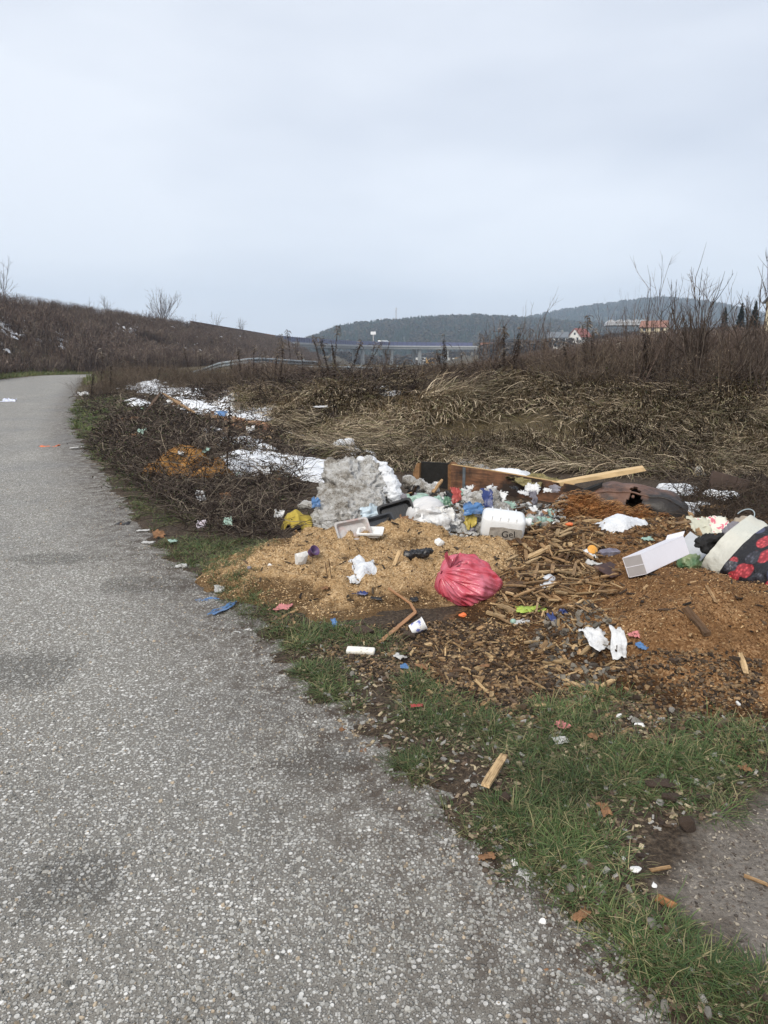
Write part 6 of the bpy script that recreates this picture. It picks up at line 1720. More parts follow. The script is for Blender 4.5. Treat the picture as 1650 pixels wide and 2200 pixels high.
for (bl, m_, lb, sd) in [([(950, 1125, 6.0, 16), (965, 1118, 6.05, 18), (980, 1128, 6.0, 15), (962, 1138, 5.95, 13)], P_WHITE, 'dirty white plastic bag crumpled against the slanting snow slab', 71),
                        ([(1005, 1118, 6.0, 12), (1020, 1125, 6.0, 13), (1012, 1135, 5.95, 11)], P_GREY, 'grey plastic bag squashed below the smaller snow mound', 72),
                        ([(1112, 1128, 6.15, 14), (1130, 1132, 6.1, 15), (1148, 1140, 6.05, 12)], P_BLACK, 'black bin bag remnant beside the canister', 73),
                        ([(1165, 1108, 6.4, 12), (1182, 1112, 6.4, 14), (1172, 1122, 6.35, 10)], P_WHITE, 'crumpled white bag at the right foot of the rubble', 74),
                        ([(868, 1072, 6.5, 14), (882, 1080, 6.45, 13), (895, 1070, 6.5, 12)], P_GREY, 'grey dirty bag behind the black tub', 75),
                        ([(940, 1078, 6.45, 13), (955, 1085, 6.4, 12), (930, 1090, 6.4, 11)], P_TEAL, 'pale teal bag squeezed behind the white carrier bag', 76),
                        ([(1075, 1150, 6.05, 12), (1060, 1152, 6.0, 10)], P_BLACK, 'black rag behind the canister', 77)]:
    lump('crumpled_bag', bl, 0.010, lb, m_, 0.04, 'plastic bag', 13, seed=sd)
# --- chunks: foam, stones, clods
def chunk_mesh(name, seed, mat, flatk=0.6, sub=2, rough=0.25):
    bm = bmesh.new(); bmesh.ops.create_icosphere(bm, subdivisions=sub, radius=1.0)
    r = random.Random(seed)
    pl = [Vector((r.gauss(0, 1), r.gauss(0, 1), r.gauss(0, 1))).normalized() for _ in range(9)]
    for v in bm.verts:
        for q in pl:
            d = v.co.dot(q)
            if d > 0.62: v.co -= q * (d - 0.62)
        v.co *= r.uniform(1 - rough * 0.3, 1 + rough * 0.3); v.co.z *= flatk
    return bm_mesh(name, bm, mat)
def chunk(name, px_, py_, wpx, hpx, mat, label, cat, seed=0, flatk=0.6, group=None, rz=0.0, tilt=0.0):
    c = P(px_, py_); m = mpp(c)
    o = link(name, chunk_mesh(name, seed, mat, 1.0), loc=c + Vector((0, 0, hpx * m * 0.3)))
    o.scale = (wpx * m / 2, wpx * m / 2 * 0.7, hpx * m / 2 * flatk * 1.6); o.rotation_euler = (tilt, 0, rz)
    return tag(o, label, cat, group)
M_STONE = simple('grey_stone', (0.26, 0.245, 0.22), 0.85, 0.4, 25, 0.003)
chunk('foam_block', 648, 1212, 36, 34, P_FOAM, 'broken white foam chunk beside the purple cup', 'foam', 3, 1.0, rz=0.4, tilt=0.3)
chunk('foam_block', 943, 1170, 26, 18, P_FOAM, 'square white foam bit beside the black scorched boot', 'foam', 5, 0.8)
chunk('foam_bit', 580, 1217, 14, 9, P_FOAM, 'tiny white foam bit on the left of the pale sawdust', 'foam', 7)
chunk('foam_bit', 536, 1222, 12, 9, P_GREY, 'tiny mauve bit at the left tip of the pale sawdust', 'scrap', 8)
chunk('orange_bit', 993, 1325, 22, 12, P_ORANGE, 'orange plastic bit in front of the red bag', 'plastic', 9)
chunk('orange_bit', 1223, 1130, 22, 12, P_ORANGE, 'orange lump at the edge of the reddish shavings', 'scrap', 10)
for k, (px_, py_, w, h) in enumerate([(757, 1452, 20, 22), (1442, 1530, 28, 18), (1000, 1470, 18, 12), (1365, 1552, 36, 16), (1230, 1410, 18, 14), (1260, 1425, 16, 12), (1278, 1460, 16, 20), (1297, 1445, 20, 16), (1212, 1400, 16, 12), (1500, 1580, 26, 16), (1400, 1990, 34, 30), (1430, 2170, 34, 24), (1400, 2150, 26, 20), (1212, 1870, 20, 18), (1225, 1915, 34, 20), (1185, 1990, 26, 22), (1180, 2030, 24, 34), (1520, 2180, 28, 22)]):
    chunk('stone', px_, py_, w * 0.75, h * 0.75, M_STONE, 'loose grey stone on the muddy verge', 'stone', 20 + k, 0.7, 'loose stones on the verge', k)
for k, (px_, py_, w, h) in enumerate([(1475, 1785, 42, 50), (1420, 1690, 60, 24), (1440, 1720, 40, 24), (1510, 1720, 30, 20), (880, 1370, 40, 20), (780, 1365, 60, 26), (1085, 1725, 34, 34)]):
    chunk('soil_clod', px_, py_, w, h, simple('soil_clod', (0.10, 0.068, 0.05), 0.95, 0.5, 20, 0.01), 'damp brown soil clod in the verge grass', 'soil', 50 + k, 0.6, 'soil clods in the verge')
for k, (px_, py_, w, h) in enumerate([(1300, 1748, 40, 40), (1275, 1590, 34, 22), (1045, 1850, 30, 34), (700, 1270, 30, 20), (905, 1440, 30, 34), (1190, 2100, 34, 44), (1250, 1975, 30, 40), (780, 1620, 24, 18), (735, 1575, 26, 12), (1040, 1438, 20, 24), (260, 1132, 20, 14), (230, 1150, 26, 10), (440, 1398, 22, 16), (1150, 1240, 20, 12), (1600, 1660, 34, 20)]):
    sheet('dead_leaf', px_, py_, w * 0.55, h * 0.95, P_BROWN, 'dry brown dead leaf lying on the verge', 'leaf', 0.6, 0, k * 0.9, 0.015, k + 70, n=12)
for o in [q for q in bpy.data.objects if q.name.startswith('dead_leaf') and q.parent is None]: o['group'] = 'dead leaves on the verge'
for k, (px_, py_, w, h) in enumerate([(1365, 1870, 34, 14), (1405, 1905, 20, 12), (1340, 1848, 14, 14), (1375, 1560, 30, 12), (1330, 1540, 22, 10), (1585, 1515, 16, 14), (1165, 1985, 22, 24)]):
    chunk('foam_bit', px_, py_, w * .8, h * .8, P_FOAM, 'small white foam bit in the verge grass', 'foam', 80 + k, 0.6, 'white foam bits in the verge', k)

# --- red carrier bag
def m_bag(name, c1, c2, rough=0.32):
    t = NT(name); v = t.coord('Object')
    n = t.noise(7, 4, 0.6, v); n2 = t.noise(20, 3, 0.6, v)
    c = t.ramp(n, [(0.32, c1), (0.62, c2)])
    t.base(c); t.rough(rough); t.set(Specular_IOR_Level=0.5)
    tr = t.n('ShaderNodeBsdfTranslucent'); t.l(c, tr.inputs[0])
    ms = t.n('ShaderNodeMixShader'); ms.inputs[0].default_value = 0.25
    t.l(t.b.outputs[0], ms.inputs[1]); t.l(tr.outputs[0], ms.inputs[2]); t.l(ms.outputs[0], t.o.inputs[0])
    t.bump(n2, 0.004)
    return t.m
M_REDBAG = m_bag('thin_red_plastic', (0.56, 0.050, 0.075), (0.68, 0.20, 0.27), 0.22)
def knot_bag(name, c, size, mat, label, cat, knot, seed, n=96, crease=0.10, lumpy=0.5):
    """full bag: body creased towards the knot (unit vector), flattened below"""
    o = empty(name, c, label, cat)
    th = np.linspace(0.04, math.pi - 0.02, n); ph = np.linspace(0, 2 * math.pi, n * 2, endpoint=False)
    T, PH = np.meshgrid(th, ph, indexing='ij')
    s = np.clip((1 - np.cos(T)) / 2, 0, 1)
    r = np.sin(T) ** 0.85
    ux = -np.cos(T)
    cp, sp = np.cos(PH), np.sin(PH)
    q = np.stack([cp.ravel() * 3.0 + seed, sp.ravel() * 3.0, s.ravel() * 1.6], 1)
    fold = np.abs(fb3(q * np.array([2.1, 2.1, 1.0]), 3, seed) - 0.5) * 2
    fold2 = np.abs(fb3(q * np.array([4.6, 4.6, 1.6]) + 7, 3, seed + 3) - 0.5) * 2
    big_ = fb3(q * np.array([0.55, 0.55, 1.3]), 3, seed + 5) - 0.5
    w = (np.exp(-s.ravel() * 2.2) + 0.30)
    rr = r.ravel() * (1 + big_ * lumpy - crease * 2.6 * (fold - .3) * w - crease * 1.5 * (fold2 - .3) * w)
    P_ = np.stack([ux.ravel() * size[0], rr * cp.ravel() * size[1], rr * sp.ravel() * size[2]], 1)
    B = basis(-Vector(knot))
    Pw = P_ @ np.array(B).T
    zmin = -size[2] * 0.62
    Pw[:, 2] = np.where(Pw[:, 2] < zmin, zmin + (Pw[:, 2] - zmin) * 0.15, Pw[:, 2])
    Pw[:, 2] -= zmin
    id_ = np.arange(n * 2 * n).reshape(n, 2 * n); nx = np.roll(id_, -1, 1)
    Fq = np.stack([id_[:-1], nx[:-1], nx[1:], id_[1:]], -1).reshape(-1, 4)
    link('bag_body', mesh_np('bag_body', Pw, [Fq], mat, smooth=True), o)
    return o, np.array(B), zmin
c = P(1012, 1300); c = Vector((c.x, c.y + 0.16, gz(c.x, c.y + 0.16) - 0.01))
bag, B, zm = knot_bag('carrier_bag', c, (0.205, 0.165, 0.165), M_REDBAG, 'knotted translucent red plastic bag full of rubbish on the pale sawdust', 'plastic bag', (-0.90, -0.25, 0.42), 4, 110, 0.17, 1.0)
kp = B @ np.array([-0.185, 0, 0]) - np.array([0, 0, zm])
# ruffled collar beyond the knot and a handle loop
nu, nv = 70, 14
V = []
for jj in range(nv):
    f = jj / (nv - 1)
    for i in range(nu):
        a = R(-25 + 135 * i / (nu - 1))
        ln = f * (0.105 + 0.03 * math.sin(i * 0.31) + 0.012 * math.sin(i * 0.9))
        V.append((kp[0] + 0.03 + ln * math.cos(a), kp[1] - 0.045 - 0.05 * math.sin(a) * f + 0.016 * f * math.sin(i * 0.85) + 0.01 * f * math.sin(i * 2.1), kp[2] + 0.035 + ln * math.sin(a) + 0.006 * f * math.sin(i * 1.7)))
id_ = np.arange(nu * nv).reshape(nv, nu)
link('collar', mesh_np('collar', V, [np.stack([id_[:-1, :-1], id_[:-1, 1:], id_[1:, 1:], id_[1:, :-1]], -1).reshape(-1, 4)], M_REDBAG, smooth=True), bag)
a = np.linspace(0, 2 * math.pi, 20)
ring = np.stack([kp[0] - 0.018 - 0.022 * np.sin(a), np.full(20, kp[1] - 0.03), kp[2] - 0.07 + 0.05 * np.cos(a)], 1)[None]
V, Fq = tubes(ring, np.full((1, 20), 0.006), 5)
link('handle', mesh_np('handle', V, [Fq], M_REDBAG, smooth=True), bag)

def text_mesh(txt, size, mat, name='print'):
    cu = bpy.data.curves.new(name, 'FONT'); cu.body = txt; cu.size = size; cu.extrude = 0.0004; cu.align_x = 'CENTER'; cu.align_y = 'CENTER'
    o = bpy.data.objects.new(name, cu); COL.objects.link(o)
    me = bpy.data.meshes.new_from_object(o.evaluated_get(bpy.context.evaluated_depsgraph_get()))
    COL.objects.unlink(o); bpy.data.objects.remove(o)
    me.materials.clear(); me.materials.append(mat); me.name = name
    return me

# --- white carrier bag with red print
M_WBAG = m_bag('thin_white_plastic', (0.60, 0.60, 0.61), (0.74, 0.74, 0.75))
cw = Q(915, 1118, 6.2); cw.z = gz(cw.x, cw.y)
wb, B2, zm2 = knot_bag('carrier_bag', cw, (0.19, 0.17, 0.17), M_WBAG, 'white plastic carrier bag with faded red print behind the pale sawdust', 'plastic bag', (-0.85, -0.2, -0.45), 9, 60, 0.05)
pr = link('print', text_mesh('op', 0.12, P_RED), wb, (-0.02, -0.125, 0.21)); pr.rotation_euler = (R(48), R(-8), R(-6))
pr = link('print', text_mesh('x:', 0.07, P_DBLUE), wb, (-0.05, -0.165, 0.135)); pr.rotation_euler = (R(62), R(-8), R(-6))

# --- white canister with a torn handwritten label
def round_box(name, s, bev, mat, parent, segs=4):
    bm = bmesh.new(); bmesh.ops.create_cube(bm, size=1.0)
    for v in bm.verts: v.co = Vector((v.co.x * s[0], v.co.y * s[1], v.co.z * s[2]))
    bmesh.ops.bevel(bm, geom=list(bm.edges), offset=bev, segments=segs, affect='EDGES', profile=0.5)
    return link(name, bm_mesh(name, bm, mat, True), parent)
M_CAN = simple('milky_plastic', (0.72, 0.74, 0.76), 0.35, 0.1, 6, 0, 0.5, dirt=(0.45, 0.43, 0.40), dirt_amt=0.4)
pc = Q(1078, 1186, 5.75)
can = empty('canister', (pc.x, pc.y, gz(pc.x, pc.y) - 0.01), 'white plastic canister with a torn handwritten label lying on its side', 'canister', rz=R(-8))
b = round_box('canister_body', (0.36, 0.24, 0.21), 0.05, M_CAN, can); b.location = (0, 0, 0.13); b.rotation_euler = (R(8), R(6), 0)
for k in range(4):
    s = round_box('rib', (0.012, 0.236, 0.214), 0.005, M_CAN, b, 2); s.location = (-0.10 + 0.066 * k, 0, 0.0)
nk = lathe('neck', [(0.03, 0), (0.03, 0.03), (0.035, 0.03), (0.035, 0.06), (0.005, 0.062)], M_CAN, 20, b); nk.location = (0.175, 0.06, 0.03); nk.rotation_euler = (0, R(90), 0)
lb_ = link('label', stick_mesh('label', 0.26, 0.11, 0.0025, plain('torn_paper', (0.36, 0.33, 0.29), 0.9, 0.5, (0.12, 0.09, 0.07), 0.7), 3, 0.3), b, (0.02, -0.1225, -0.035)); lb_.rotation_euler = (R(90), 0, 0)
tx = link('lettering', text_mesh('Gel', 0.08, P_BLACK, 'lettering'), lb_, (0.03, 0.0, 0.0032)); tx.rotation_euler = (0, 0, R(8))

# --- black crate, grey tray, clear tray, foam tray
def tray(name, c, s, wall, mat, label, cat, rot, flare=1.15, rim=0.012):
    o = empty(name, c, label, cat); o.rotation_euler = rot
    L, W_, H_ = s
    bm = bmesh.new()
    def loop(l, w, z, r):
        out = []
        for cx_, cy_, a0 in ((l / 2 - r, w / 2 - r, 0), (-l / 2 + r, w / 2 - r, 90), (-l / 2 + r, -w / 2 + r, 180), (l / 2 - r, -w / 2 + r, 270)):
            for k in range(5):
                a = R(a0 + k * 22.5); out.append(bm.verts.new((cx_ + r * math.cos(a), cy_ + r * math.sin(a), z)))
        return out
    r0 = min(L, W_) * 0.15
    l0 = loop(L / flare, W_ / flare, 0, r0); l1 = loop(L, W_, H_, r0); l2 = loop(L + rim * 2, W_ + rim * 2, H_, r0); l3 = loop(L + rim * 2, W_ + rim * 2, H_ - rim, r0)
    l4 = loop(L - wall, W_ - wall, H_ - 0.001, r0); l5 = loop((L - wall) / flare, (W_ - wall) / flare, wall, r0)
    def br(a, b):
        n = len(a)
        for i in range(n): bm.faces.new((a[i], a[(i + 1) % n], b[(i + 1) % n], b[i]))
    br(l0, l1); br(l1, l3); br(l3, l2); br(l2, l4); br(l4, l5)
    bm.faces.new(l0[::-1]); bm.faces.new(l5)
    me = bm_mesh('shell', bm, mat)
    link('shell', me, o)
    return o
M_BLACKC = simple('black_tray_plastic', (0.016, 0.016, 0.018), 0.3, 0.3, 12, 0, 0.5, dirt=(0.12, 0.11, 0.10), dirt_amt=0.35)
ck = tray('plastic_crate', Q(852, 1108, 6.15), (0.30, 0.21, 0.07), 0.012, M_BLACKC, 'black plastic tub tipped on its side against the dirty snow', 'tub', (R(62), R(-14), R(12)))
for k in range(5):
    box_obj('base_rib', (-0.09 + 0.045 * k, 0, 0.014), (0.006, 0.15, 0.006), M_BLACKC, ck)
tray('plastic_tray', Q(812, 1130, 6.0), (0.28, 0.14, 0.045), 0.008, plain('slate_plastic', (0.035, 0.038, 0.045), 0.35, 0.2), 'slate grey plastic tray under the black tub', 'tray', (R(38), R(-12), R(14)))
tray('clear_tray', P(757, 1145) + Vector((0, 0.02, 0.0)), (0.26, 0.16, 0.05), 0.006, plain('cloudy_plastic', (0.45, 0.43, 0.42), 0.2, 0.25, (0.35, 0.16, 0.12), 0.6), 'cloudy clear plastic tray at the foot of the dirty snow', 'tray', (R(50), R(-6), R(20)))
tray('foam_tray', P(796, 1150, 0.0), (0.19, 0.12, 0.045), 0.012, P_FOAM, 'clean white foam food tray on top of the pale sawdust', 'tray', (R(12), 0, R(-6)), 1.25)
sheet('crumpled_film', 0, 0, 60, 50, plain('pale_blue_film', (0.48, 0.58, 0.66), 0.3, 0.3), 'pale blue crumpled film beside the slate tray', 'film', 0.5, R(60), 0.2, 0, 5, loc=Q(800, 1108, 6.2))
# --- purple cup, yoghurt cup, foam slab, boot, lid, sole, tube
def cup(name, base, axis_, h, r0, r1, mat, label, cat):
    o = empty(name, base, label, cat)
    o.rotation_euler = Vector(axis_).to_track_quat('Z', 'Y').to_euler()
    lathe('cup_wall', [(0.002, 0), (r0, 0), (r0 * 1.01, h * .03), (r1, h), (r1 * 1.08, h), (r1 * 1.08, h * 0.94), (r1 * 0.97, h * 0.95), (r0 * 0.95, h * 0.04), (0.002, h * 0.03)], mat, 28, o)
    return o
pcup = cup('purple_cup', P(668, 1197, 0.03), (0.55, -0.45, 0.5), 0.055, 0.028, 0.036, P_PURP, 'small purple plastic cup on the pale sawdust', 'cup')
t = NT('cup_print'); v = t.coord('Object')
gd = t.n('ShaderNodeSeparateXYZ'); t.l(v, gd.inputs[0])
band = t.math('MULTIPLY', t.ramp(gd.outputs[2], [(0.012, 0.0), (0.016, 1.0)]), t.ramp(gd.outputs[2], [(0.068, 1.0), (0.072, 0.0)]))
bl = t.math('MULTIPLY', band, t.ramp(t.noise(34, 3, 0.6, v), [(0.50, 0.0), (0.54, 1.0)]))
yl = t.math('MULTIPLY', band, t.ramp(t.noise(22, 2, 0.6, v, 1.0), [(0.60, 0.0), (0.63, 1.0)]))
cc_ = t.mix(bl, (0.74, 0.75, 0.77), (0.16, 0.19, 0.48)); cc_ = t.mix(yl, cc_, (0.66, 0.58, 0.30))
t.base(cc_); t.rough(0.35); M_CUP = t.m
yb_ = P(882, 1366, 0.035)
yc = cup('yoghurt_cup', yb_, (0.80, 0.15, 0.36), 0.088, 0.028, 0.037, M_CUP, 'white yoghurt cup with blue print lying by the bent moulding', 'cup')
d1 = lathe('emblem', [(0.001, 0), (0.011, 0.0), (0.011, 0.0012), (0.001, 0.0014)], P_DBLUE, 18, yc); d1.location = (0, -0.0342, 0.045); d1.rotation_euler = (R(84), 0, 0)
d1 = lathe('emblem', [(0.001, 0), (0.011, 0.0), (0.011, 0.0012), (0.001, 0.0014)], P_DBLUE, 18, yc); d1.location = (0.0342, 0, 0.045); d1.rotation_euler = (0, R(84), 0)
o = round_box('foam_slab', (0.155, 0.05, 0.028), 0.010, plain('stained_foam', (0.74, 0.73, 0.68), 0.7, 0.15, (0.30, 0.26, 0.15), 0.6), None)
o.location = P(775, 1404, 0.016); o.rotation_euler = (R(10), 0, R(-8)); tag(o, 'flat stained foam slab lying on the muddy verge', 'foam')
bt = P(890, 1195)
lump('scorched_boot', [(872, 1195, bt.y, 11), (885, 1193, bt.y, 14), (900, 1192, bt.y, 14), (914, 1188, bt.y + 0.02, 12), (922, 1184, bt.y + .03, 9)], 0.008, 'black scorched boot lying on the pale sawdust', P_BLACK, 0.02, 'boot', 14, seed=21)
od = empty('jar_lid', P(1272, 1190, 0.03), 'orange plastic lid in the brown sawdust', 'lid'); od.rotation_euler = (R(50), R(15), 0)
M_ORL = plain('orange_lid', (0.68, 0.33, 0.06), 0.4, 0.2)
lathe('lid_cap', [(0.002, 0.012), (0.034, 0.012), (0.038, 0.008), (0.038, -0.01), (0.034, -0.01), (0.034, 0.006), (0.002, 0.008)], M_ORL, 24, od)
sl = link('shoe_sole', stick_mesh('shoe_sole', 0.16, 0.06, 0.035, plain('grey_violet_rubber', (0.17, 0.16, 0.21), 0.45, 0.35, (0.4, 0.4, 0.45), 0.5), 12, 0.5), loc=P(1309, 1192, 0.02)); sl.rotation_euler = (R(15), 0, R(18))
tag(sl, 'grey violet shoe sole on the brown sawdust', 'sole')
sl = round_box('rubber_mat', (0.17, 0.15, 0.012), 0.005, plain('maroon_rubber', (0.055, 0.028, 0.026), 0.7, 0.4, (0.3, 0.17, 0.08), 0.6), None); sl.location = P(1312, 1228, 0.012); sl.rotation_euler = (R(14), 0, R(35)); tag(sl, 'dark maroon rubber mat scrap half under sawdust', 'rubber')
tb = empty('corrugated_tube', P(1218, 1312, 0.02), 'short tan corrugated tube end among the stones', 'tube'); tb.rotation_euler = (0, R(90), R(-25))
lathe('tube_wall', [(0.017 + 0.003 * (k % 2), 0.008 * k) for k in range(9)], plain('tan_tube', (0.44, 0.29, 0.15), 0.6), 18, tb)
sp_ = lathe('pool_ball', [(0.001, -0.018), (0.013, -0.013), (0.018, 0), (0.013, 0.013), (0.001, 0.018)], P_TEAL, 16); sp_.location = P(1102, 1341, 0.016); tag(sp_, 'small teal bottle cap below the lime wrapper', 'cap'); sp_.name = 'bottle_cap'
# yellow cloth
yc_ = Q(641, 1138, 6.25)
n = 34; u = np.linspace(-1, 1, n); X, Y = np.meshgrid(u, u)
hb = 0.17 * np.clip(1 - (X ** 2) * 0.75 - np.clip(-Y, 0, 1) ** 2 * 0.4 - np.clip(Y, 0, 1) ** 2 * .8, 0, 1)
fo = 0.022 * np.sin(X * 9 + Y * 2) * (0.4 + np.clip(-Y, 0, 1)) + 0.02 * (fb2(X * 3 + 3, Y * 3, 3, 5) - .5) * 2
V = np.stack([X.ravel() * 0.15 + fo.ravel() * .4, Y.ravel() * 0.12, (hb + fo).ravel() + 0.01], 1)
id_ = np.arange(n * n).reshape(n, n); Ft = np.stack([id_[:-1, :-1], id_[:-1, 1:], id_[1:, 1:], id_[1:, :-1]], -1).reshape(-1, 4)
cl = link('yellow_cloth', mesh_np('yellow_cloth', np.concatenate([V, V - [0, 0, 0.004]]), [np.concatenate([Ft, Ft[:, ::-1] + n * n])], simple('mustard_cloth', (0.42, 0.32, 0.055), 0.9, 0.3, 14, 0.004, dirt=(0.12, 0.09, 0.03)), smooth=True), loc=(yc_.x, yc_.y, gz(yc_.x, yc_.y)))
cl.rotation_euler = (R(18), R(-6), R(-12)); tag(cl, 'mustard yellow cloth slumped at the left foot of the snow mound', 'cloth')

# --- long white box with flap
M_CARD = simple('white_card', (0.70, 0.69, 0.74), 0.55, 0.08, 5, 0, 0.4)
M_CARDG = simple('grey_card', (0.36, 0.34, 0.34), 0.7, 0.15, 8)
a3 = P(1392, 1240); b3 = Q(1482, 1197, a3.y + 0.36); b3.z = max(b3.z, gz(b3.x, b3.y), a3.z - 0.02)
d = b3 - a3; L = d.length
B3 = basis(d)
wB, hB, tk = 0.125, 0.12, 0.004
bx = empty('carton', (a3 + b3) / 2 + (B3 @ Vector((0, wB / 2, -0.005))), 'long white cardboard carton lying on the brown sawdust', 'carton')
bx.rotation_euler = (B3 @ Matrix.Rotation(R(-24), 3, 'X')).to_euler()
box_obj('side', (0, -wB / 2, hB / 2), (L, tk, hB), M_CARD, bx); box_obj('side', (0, wB / 2, hB / 2), (L, tk, hB), M_CARD, bx)
box_obj('bottom', (0, 0, 0), (L - 0.002, wB - tk - 0.002, tk), M_CARD, bx); box_obj('top', (0.0, 0, hB + 0.001), (L - 0.002, wB + tk, tk), M_CARD, bx)
box_obj('end', (-L / 2 + 0.002, 0, hB / 2), (tk, wB - tk - 0.001, hB - 0.004), M_CARDG, bx)
box_obj('flap', (L / 2 + 0.02, 0, hB + 0.012), (0.05, wB * 0.98, tk), M_CARD, bx, Matrix.Rotation(R(-30), 3, 'Y'))
box_obj('tape', (-L / 2 - 0.001, 0, hB / 2), (0.002, wB * 0.98, 0.004), M_CARD, bx)
l0, l1 = Q(1470, 1156, 4.98), Q(1518, 1192, 4.66)
ld = empty('card_tray', (l0 + l1) / 2, 'shallow pale grey card tray leaning between the white carton and the berry bag', 'tray')
ld.rotation_euler = (basis(l1 - l0) @ Matrix.Rotation(R(52), 3, 'X')).to_euler()
Ll = (l1 - l0).length; M_LID = simple('pale_card', (0.50, 0.52, 0.55), 0.6, 0.12, 6, dirt=(0.25, 0.24, 0.23))
box_obj('tray_base', (0, 0, 0), (Ll, 0.12, 0.004), M_LID, ld); box_obj('tray_edge', (0, -0.062, -0.016), (Ll, 0.004, 0.036), M_LID, ld); box_obj('tray_edge', (0, 0.062, -0.016), (Ll, 0.004, 0.036), M_LID, ld)
lump('green_bag', [(1475, 1205, 4.75, 16), (1492, 1206, 4.72, 18), (1503, 1212, 4.7, 14), (1485, 1216, 4.68, 12)], 0.01, 'crumpled green translucent bag under the carton flap', m_bag('green_plastic', (0.08, 0.24, 0.11), (0.42, 0.46, 0.26)), 0.03, 'plastic bag', 12, seed=31)

# --- berry print shopping bag
t = NT('berry_print'); v = t.coord('UV')
mpn = t.n('ShaderNodeMapping'); t.l(v, mpn.inputs[0])
vv = mpn.outputs[0]
d_ = t.vor(9.0, vv, rnd=0.75); cl_ = t.vor(9.0, vv, out='Color', rnd=0.75)
ps = t.vor(9.0, vv, out='Position', rnd=0.75)
s3 = t.n('ShaderNodeSeparateColor'); t.l(cl_, s3.inputs[0])
drup = t.vor(46.0, vv, rnd=0.6)
light = t.ramp(drup, [(0.05, 1.0), (0.55, 0.18)])
redc = t.mix(light, (0.14, 0.004, 0.010), (0.66, 0.09, 0.10)); blkc = t.mix(light, (0.004, 0.004, 0.006), (0.09, 0.09, 0.115)); bluc = t.mix(t.ramp(d_, [(0.0, 1.0), (0.35, 0.0)]), (0.05, 0.055, 0.10), (0.36, 0.36, 0.46))
kind1 = t.ramp(s3.outputs[0], [(0.60, 0.0), (0.61, 1.0)]); kind2 = t.ramp(s3.outputs[0], [(0.80, 0.0), (0.81, 1.0)])
bc = t.mix(kind1, redc, blkc); bc = t.mix(kind2, bc, bluc)
inb = t.ramp(d_, [(0.50, 1.0), (0.55, 0.0)])
t.base(t.mix(inb, (0.006, 0.005, 0.007), bc)); t.rough(0.36); t.set(Specular_IOR_Level=0.5)
t.bump(t.noise(14, 4, 0.6, t.coord('Object')), 0.015)
M_BERRY = t.m
t = NT('bag_rim'); v = t.coord('UV')
sxy = t.n('ShaderNodeSeparateXYZ'); t.l(v, sxy.inputs[0])
wav = t.n('ShaderNodeTexBrick'); t.l(v, wav.inputs[0]); wav.inputs['Scale'].default_value = 1.0
wav.inputs['Brick Width'].default_value = 0.013; wav.inputs['Row Height'].default_value = 0.016; wav.inputs['Mortar Size'].default_value = 0.0045; wav.offset_frequency = 3
wav.inputs['Color1'].default_value = (0.2, 0.22, 0.22, 1); wav.inputs['Color2'].default_value = (0.40, 0.41, 0.38, 1); wav.inputs['Mortar'].default_value = (0.46, 0.47, 0.43, 1)
zone = t.math('MULTIPLY', t.ramp(sxy.outputs[0], [(0.16, 0.0), (0.17, 1.0)]), t.ramp(sxy.outputs[0], [(0.30, 1.0), (0.31, 0.0)]))
n_ = t.noise(8, 4, 0.6, t.coord('Object'))
plainc = t.mix(t.ramp(n_, [(0.35, 0.0), (0.7, 0.5)]), (0.47, 0.475, 0.43), (0.30, 0.29, 0.26))
t.base(t.mix(zone, plainc, wav.outputs[0])); t.rough(0.5); t.bump(n_, 0.02); M_RIM = t.m
Cb = Q(1562, 1164, 4.50)
ax = Vector((0.52, -0.78, -0.34)).normalized()
uu = Vector((0.74, 0.22, 0.64)); uu = (uu - ax * uu.dot(ax)).normalized(); vv_ = ax.cross(uu)
sb = empty('shopping_bag', (Cb.x, Cb.y, gz(Cb.x, Cb.y)), 'large glossy shopping bag printed with berries lying open at the brown sawdust', 'shopping bag')
def bag_ring(tv, na):
    a = np.linspace(0, 2 * math.pi, na, endpoint=False)
    if tv < 0.27: f = 1.0 + 0.10 * tv; 
    else: f = 1.03 + 0.28 * math.sin(min((tv - 0.27) / 0.55, 1) * 1.8)
    f *= 1.0 if tv < 0.8 else math.sqrt(max(1 - ((tv - 0.8) / 0.205) ** 2, 0.01))
    ru_, rv_ = 0.235 * f, (0.105 + 0.10 * sst(0.1, 0.7, tv)) * f
    q = np.stack([np.cos(a) * 2.2, np.sin(a) * 2.2, np.full(na, tv * 3.2)], 1)
    cr_ = 1 + 0.22 * (fb3(q, 3, 51) - .5) + 0.14 * (np.abs(fb3(q * 2.4, 3, 57) - .5) * 2 - .3)
    c0 = Cb + ax * (0.62 * tv) + Vector((0.10 * tv, 0, -0.05 * tv))
    pts_ = np.array(c0)[None] + np.cos(a)[:, None] * np.array(uu)[None] * ru_ * cr_[:, None] + np.sin(a)[:, None] * np.array(vv_)[None] * rv_ * cr_[:, None]
    return pts_
na = 72; ts = np.linspace(0, 1, 46)
VB = np.array([bag_ring(tv, na) for tv in ts])
gzv = Htot(VB[..., 0], VB[..., 1])
VB[..., 2] = np.where(VB[..., 2] < gzv + 0.01, gzv + 0.01 + (VB[..., 2] - gzv - .01) * 0.12, VB[..., 2])
VB -= np.array(sb.location)
